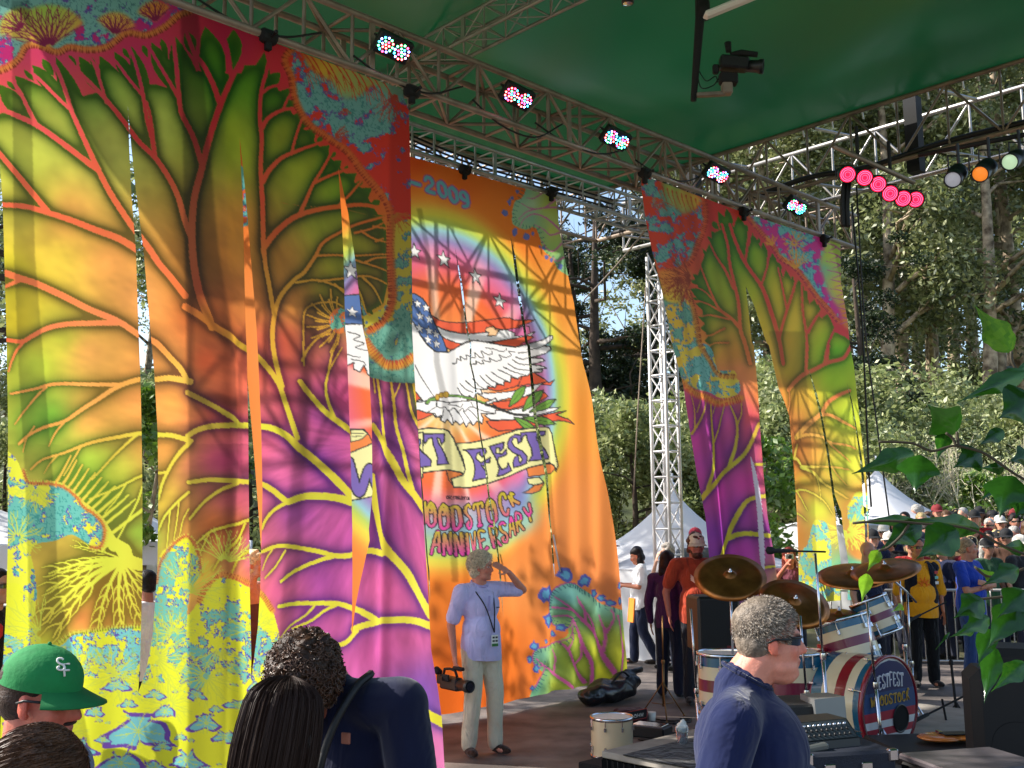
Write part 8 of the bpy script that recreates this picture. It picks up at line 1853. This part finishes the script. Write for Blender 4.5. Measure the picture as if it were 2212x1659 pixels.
# amplifiers at the bottom right
def amp_at(px, py, d): q = at(px, py, d); return q
t = thing('amplifier_case', 'big blue-black amplifier case with metal corners at the bottom edge', 'amplifier', loc=at(1788, 1700, 4.7), rz=R(12)); hh = float(at(1808, 1603, 4.7)[2]); z0 = t.location[2]; t.location[2] = 0
b = MB(); b.box((0,0,hh/2), (.42,.42,hh), bev=.012); b.build('cabinet', mat('tolex_blue', (22,28,44), .7, bump=.5, bscale=250, noise=.15, nscale=50), t)
for sx in (-1, 1):
    b = MB(); b.box((sx*.195,-.205,hh-.02), (.045,.03,.05), bev=.006); b.build('corner', M['chrome'], t); 
b = MB(); b.box((-.10,-.214,hh-.06), (.05,.01,.035), bev=.003); b.box((.07,-.214,hh-.06), (.05,.01,.035), bev=.003); b.build('latch', M['chrome'], t)
t2 = thing('sound_mixer', 'sloping mixer-amplifier with rows of small knobs on the case', 'amplifier', loc=(t.location[0] - .03, t.location[1], hh), rz=R(20)); t2.scale = (.62, .62, .62)
b = MB(); vs = [(-.24,-.20,.0),(.20,-.20,.0),(.20,.16,.0),(-.24,.16,.0),(-.24,-.19,.05),(.20,-.19,.05),(.20,-.06,.16),(-.24,-.06,.16),(-.24,.16,.16),(.20,.16,.16)]; b.add(vs, [(0,3,2,1),(0,1,5,4),(4,5,6,7),(7,6,9,8),(8,9,2,3),(0,4,7,8,3),(1,2,9,6,5)]); b.build('housing', M['black'], t2)
nn = nrm(np.cross(np.array((1,0,0)), np.array((0,.13,.11)))); dn = nrm(np.array((0,.13,.11)))
b = MB(); b.box(np.array((-.02,-.125,.105)) + nn*.003, (.41,.15,.004), ((1,0,0), dn, nn)); b.build('panel', cmat('panel_grey', (70,76,80), rough=.35, metal=.4), t2)
for i in range(9):
    for j in range(3): b = MB(); p = np.array((-.19 + .042*i, -.125, .105)) + dn*(-.045 + .042*j) + nn*.005; b.lathe([(0,.014),(.009,.014),(.011,0)], p, nn, 10); b.build('knob', M['chrome'] if j == 2 else M['black'], t2, smooth=True)
t3 = thing('wedge_case', 'grey metal wedge shaped case behind the mixer-amplifier', 'case', loc=at(1793, 1700, 5.3), rz=R(10)); zt3 = float(at(1793, 1506, 5.3)[2]); zb3 = float(at(1793, 1585, 5.3)[2]); t3.location[2] = 0
b = MB(); x0, x1 = -.075, .075; vs = [(x0,-.13,zb3-.7),(x1,-.13,zb3-.7),(x1,.13,zb3-.7),(x0,.13,zb3-.7),(x0-.01,-.05,zt3),(x1,-.05,zt3+.01),(x1,.13,zt3),(x0,.13,zt3)]; b.add(vs, [(0,3,2,1),(0,1,5,4),(4,5,6,7),(1,2,6,5),(0,4,7,3),(2,3,7,6)]); b.build('shell', mat('grey_case', (128,130,130), .4, metal=.5), t3); b = MB(); b.box((0,-.13,zb3+.02), (.10,.01,.05), bev=.003); b.build('catch', M['chrome'], t3)
t4 = thing('black_case', 'black box left of the grey wedge case', 'case', loc=at(1715, 1700, 5.4), rz=R(10)); zt4 = float(at(1715, 1512, 5.4)[2]); t4.location[2] = 0; b = MB(); b.box((0,0,zt4/2), (.24,.30,zt4), bev=.01); b.build('shell', mat('case_vinyl', (18,18,20), .5, bump=.3, bscale=200), t4); b = MB(); b.tube([(-.06,-.155,zt4-.06),(-.06,-.18,zt4-.06),(.06,-.18,zt4-.06),(.06,-.155,zt4-.06)], .006, 6); b.build('handle', M['chrome'], t4)
t5 = thing('keyboard_tray', 'white topped tray at the foot of the mixer-amplifier', 'tray', loc=at(1708, 1614, 4.6), rz=R(12)); b = MB(); b.box((0,0,0), (.26,.20,.03), ((1,0,.12),(0,1,0),(-.12,0,1)), .008); b.build('tray', mat('tray_grey', (92,96,94), .35, metal=.3), t5); b = MB(); b.box((0,0,-.5), (.20,.16,.96), bev=.01); b.build('pedestal', M['black'], t5)
# instruments and cases at the right bottom
gp = at(2066, 1592, 6.3); t = thing('electric_guitar', 'orange-brown guitar lying on a black case', 'guitar', loc=gp); 
b = MB(); b.ball((-.10,0,0), (.13,.11,.022), n=10); b.ball((.03,.01,0), (.10,.085,.022), n=10); b.ball((.12,.07,.0), (.05,.03,.02), n=8); put('body', melt(b, .008, 3), mat('orange_lacquer', (205,118,52), .22, coat=.6, noise=.2, nscale=8), t)
b = MB(); b.box((-.02,-.02,.026), (.16,.09,.006), ((1,.1,0),(-.1,1,0),(0,0,1)), .002); b.build('pickguard', M['black'], t); b = MB(); b.box((.35,.03,.03), (.50,.05,.02), ((1,.08,0),(-.08,1,0),(0,0,1)), .004); b.build('neck', mat('neck_wood', (110,70,40), .4), t)
b = MB(); b.box((-.10,0,.03), (.02,.06,.012)); b.build('bridge', M['chrome'], t)
zz = float(gp[2]); t = thing('equipment_trunk', 'long black equipment trunk with steel corners under the guitar', 'trunk', loc=(gp[0] + .1, gp[1] + .02, 0), rz=R(6)); b = MB(); b.box((0,0,(zz-.03)/2), (1.1,.55,zz-.03), bev=.012); b.build('shell', mat('trunk_black', (20,19,20), .55, noise=.3, nscale=20), t)
for sx in (-1, 1): b = MB(); b.box((sx*.53,-.262,zz-.055), (.06,.04,.06), bev=.006); b.build('corner', M['chrome'], t)
b = MB(); b.box((0,-.279,zz-.08), (1.0,.006,.02)); b.build('trim', M['alu_dull'], t)
gp2 = at(2100, 1640, 4.6); zz = float(gp2[2]); t = thing('flight_case', 'flat flight case with a dull silver lid at the bottom edge', 'case', loc=(gp2[0], gp2[1], 0), rz=R(14)); b = MB(); b.box((0,0,(zz-.03)/2), (.46,.36,zz-.03), bev=.01); b.build('shell', M['black'], t); b = MB(); b.box((0,0,zz-.012), (.47,.37,.03), bev=.008); b.build('lid', mat('lid_silver', (120,112,116), .35, metal=.6, noise=.2, nscale=12), t)
for sx in (-1, 1): b = MB(); b.box((sx*.215,-.175,zz-.01), (.035,.025,.045), bev=.005); b.build('corner', M['chrome'], t)
b = MB(); b.box((.13,-.188,zz-.05), (.03,.01,.09), bev=.003); b.build('latch', M['chrome'], t)
lc = on_z(2160, 1490, 0); t = thing('stage_monitor', 'black covered speaker cabinet at the right edge behind the leaves', 'speaker', loc=at(2195, 1100, 6.4), rz=R(-20)); zt = float(at(2195, 1395, 6.4)[2]); t.location[2] = 0; b = MB(); b.box((0,0,zt/2), (.44,.42,zt), bev=.04); b.build('cabinet', M['blackm'], t); b = MB(); b.box((0,-.212,zt*.5), (.36,.006,zt*.8)); b.build('grille', mat('cabinet_grille', (10,10,11), .8, bump=.5, bscale=300), t)
t = thing('monitor_wedge', 'black floor monitor in the lower right corner behind the leaves', 'speaker', loc=at(2180, 1560, 5.6), rz=R(-15)); zt = float(at(2180, 1440, 5.6)[2]); t.location[2] = 0; b = MB(); b.box((0,0,zt/2), (.40,.36,zt), bev=.05); b.build('cabinet', M['blackm'], t); b = MB(); b.lathe([(.12,0),(.10,-.02),(0,-.03)], (0,-.182,zt*.7), (0,-1,0), 20); b.build('driver', M['black'], t, smooth=True)
t = thing('red_cup', 'small red cup between the toms', 'cup', loc=at(1778, 1405, 7.3)); b = MB(); b.lathe([(0,-.04),(.03,-.04),(.04,.04),(0,.035)], (0,0,0), (0,0,1), 14); b.build('cup', cmat('cup_red', (206,30,30), rough=.4), t, smooth=True)
for i in range(5):
    q = on_z(1990 + 45*i, 1600 + 8*(i % 2), .012); pts = [q + np.array((.3*k - .3, .12*math.sin(k*1.7 + i), 0)) for k in range(6)]
    cable('floor_cable', 'black cable ' + ['below the bass drum', 'right of the bass drum', 'crossing the floor before the trunk', 'by the low microphone stand', 'near the right edge of the floor'][i], pts, .009, None, 'cable', 'black cables on the stage floor')
# poles hanging behind the slits: white weights
for i, (x0, y0, x1, y1, lb) in enumerate(((1058,1180,1072,1245,'in the middle slit of the dove banner'),(1195,1155,1210,1235,'in the right slit of the dove banner'))):
    p = on_plane(x0, y0, PC - NV*.06, NV); q = on_plane(x1, y1, PC - NV*.06, NV); b = MB(); b.tube([(0,0,0), q - p], .012, 6); o = b.build('batten', M['white'], smooth=True); o.location = p; tag(o, 'thin white batten ' + lb, 'batten', 'battens behind the slits')
p = on_plane(2310*.7855, 1430*.7855 + 90, PL - NV*.08, NV)
# orange folder in her hands
t = MB(); t.box((0,0,0), (.02,.16,.30), bev=.004); o = t.build('folder', cmat('folder_orange', (236,130,30), rough=.6)); hx = at(1364, 1318, 13.3); o.location = hx; o.rotation_euler = (0, .1, R(20)); tag(o, 'orange folder held by the woman in the white T-shirt', 'folder')

# ------------------------------------------------------------------ leafy branch hanging near the camera
M['leafn'] = thin_mat('glossy_leaf', tone=[(16,40,10),(42,88,22),(130,175,44)], trans=.34, gloss=.035, rough=.18)
Z5 = aff(.355, 1728.1, 589); Z4 = aff(.33719, 1728, 1099.7)
BR = thing('leafy_branch', 'leafy branch with dark glossy leaves hanging in from the right', 'branch', loc=at(2150, 1200, 1.7))
b0 = np.array(BR.location)
def leaf(tip, base, w_, d=1.65, tone=.35, fold=.25, twist=0.):
    A, Bp = at(*tip, d), at(*base, d + .05); ax_ = Bp - A; L = np.linalg.norm(ax_); a_ = ax_ / L; vw = nrm((A + Bp)/2 - EYE); s_ = nrm(np.cross(a_, vw)); n_ = np.cross(s_, a_); s_ = s_*math.cos(twist) + n_*math.sin(twist); n_ = np.cross(s_, a_)
    W = w_ / FOC * d * .62; vs = []; nL, nW = 14, 8; rs2 = random.Random(int(tip[0]*7 + tip[1]))
    for i in range(nL + 1):
        f = i / nL; wd = max(.0003, W * min(1, (f/.55)**1.35) * (1 if f < .55 else math.cos((f-.55)/.45*1.50)**.55) * (1 + .10*math.sin(f*17 + tip[0])))
        for j in range(nW + 1):
            g = (j / nW)*2 - 1; wv = .05*W*math.sin(f*14 + g*3 + tip[0])
            vs.append(A + a_*L*f + s_*(wd*g) + n_*(fold*wd*abs(g) - .10*L*math.sin(math.pi*f) + wv*abs(g)) - b0)
    me = fast_mesh('leaf', vs, [(i*(nW+1)+j, i*(nW+1)+j+1, (i+1)*(nW+1)+j+1, (i+1)*(nW+1)+j) for i in range(nL) for j in range(nW)], M['leafn'], {'tone': ('FACE', 'FLOAT', np.full(nL*nW, tone) + NR.uniform(-.04, .04, nL*nW))}, smooth=True)
    link('leaf', me, BR)
def lf(Z, tip, base, w_, **k):
    s_ = .355 if Z is Z5 else .337; leaf(Z([tip])[0], Z([base])[0], w_*s_, **k)
for a in ((Z5,(1060,195),(1285,478),150,dict(tone=.55,d=1.5)),(Z5,(955,790),(1370,600),110,dict(d=1.5)),(Z5,(775,800),(955,968),190,dict()),(Z5,(1205,890),(1420,760),260,dict(tone=.2,d=1.45)),(Z5,(835,1140),(888,975),85,dict(tone=.5)),(Z5,(930,1190),(1100,1090),150,dict(tone=.25)),(Z5,(315,1225),(690,1095),125,dict(d=1.7)),
          (Z5,(700,1345),(730,1110),190,dict()),(Z5,(1080,1055),(1240,960),80,dict(tone=.25)),(Z5,(1085,1190),(1245,1185),70,dict(tone=.3)),(Z5,(1215,1490),(1290,1235),210,dict(tone=.25,d=1.5)),(Z5,(325,1522),(680,1500),55,dict(tone=.3)),(Z5,(1100,1390),(1190,1290),60,dict()),
          (Z4,(520,255),(770,85),150,dict(tone=.3)),(Z4,(745,320),(1000,125),200,dict(tone=.3,d=1.5)),(Z4,(680,60),(1150,130),120,dict(tone=.3)),(Z4,(395,600),(432,415),75,dict(tone=.95)),(Z4,(430,400),(505,265),70,dict(tone=.9)),(Z4,(985,700),(1170,575),150,dict(tone=.3,d=1.45)),(Z4,(1000,810),(1210,690),110,dict(tone=.4,d=1.5)),
          (Z4,(1200,900),(1400,600),170,dict(d=1.4,tone=.3)),(Z4,(1140,1010),(1220,770),110,dict(d=1.5,tone=.35)),(Z4,(1180,1245),(1250,890),110,dict(d=1.5,tone=.4)),(Z4,(1225,1170),(1440,980),110,dict(d=1.4,tone=.5)),(Z4,(1165,490),(1400,375),110,dict(d=1.5,tone=.3)),(Z4,(1110,360),(1260,460),55,dict(tone=.6)),(Z4,(1270,240),(1440,250),90,dict(tone=.35)),
          (Z4,(1380,60),(1440,-60),120,dict(tone=.3)),(Z5,(1270,1150),(1400,1110),120,dict(tone=.25)),(Z4,(1260,700),(1440,520),150,dict(tone=.25,d=1.4)),(Z4,(960,820),(1120,760),60,dict(tone=.4)),(Z4,(870,900),(960,790),16,dict(tone=.3)),(Z4,(585,660),(660,620),40,dict(tone=.8)),(Z5,(1300,600),(1420,560),80,dict(tone=.3))):
    lf(a[0], a[1], a[2], a[3], **a[4])
MT = mat('twig_bark', (52,44,26), .7)
for pl in ([Z5([q])[0] for q in ((480,1030),(560,1030),(690,1040),(800,1085),(900,1060),(960,1055),(1100,1090),(1200,1150),(1300,1220),(1420,1290))],[Z5([q])[0] for q in ((955,968),(960,1010),(965,1060))],[Z5([q])[0] for q in ((888,975),(930,1010),(950,1060))],[Z4([q])[0] for q in ((340,90),(560,75),(800,95),(1000,110),(1150,150),(1260,215),(1440,290))],[Z4([q])[0] for q in ((1120,370),(1200,430),(1320,420),(1440,380))],[Z4([q])[0] for q in ((1440,560),(1320,560),(1170,575),(1140,570))],[Z4([q])[0] for q in ((1440,700),(1300,720),(1230,800),(1250,900),(1240,1000))],[Z4([q])[0] for q in ((505,265),(560,250),(640,180),(700,100))],[Z5([q])[0] for q in ((1285,478),(1290,540),(1340,620),(1420,680))]):
    b = MB(); pts = [at(x, y, 1.62) - b0 for x, y in pl]; b.tube(smooth3(pts, 4), [.0022]*((len(pts)-1)*4 + 1), 6); b.build('twig', MT, BR, smooth=True)
bpy.data.scenes.remove(TS)
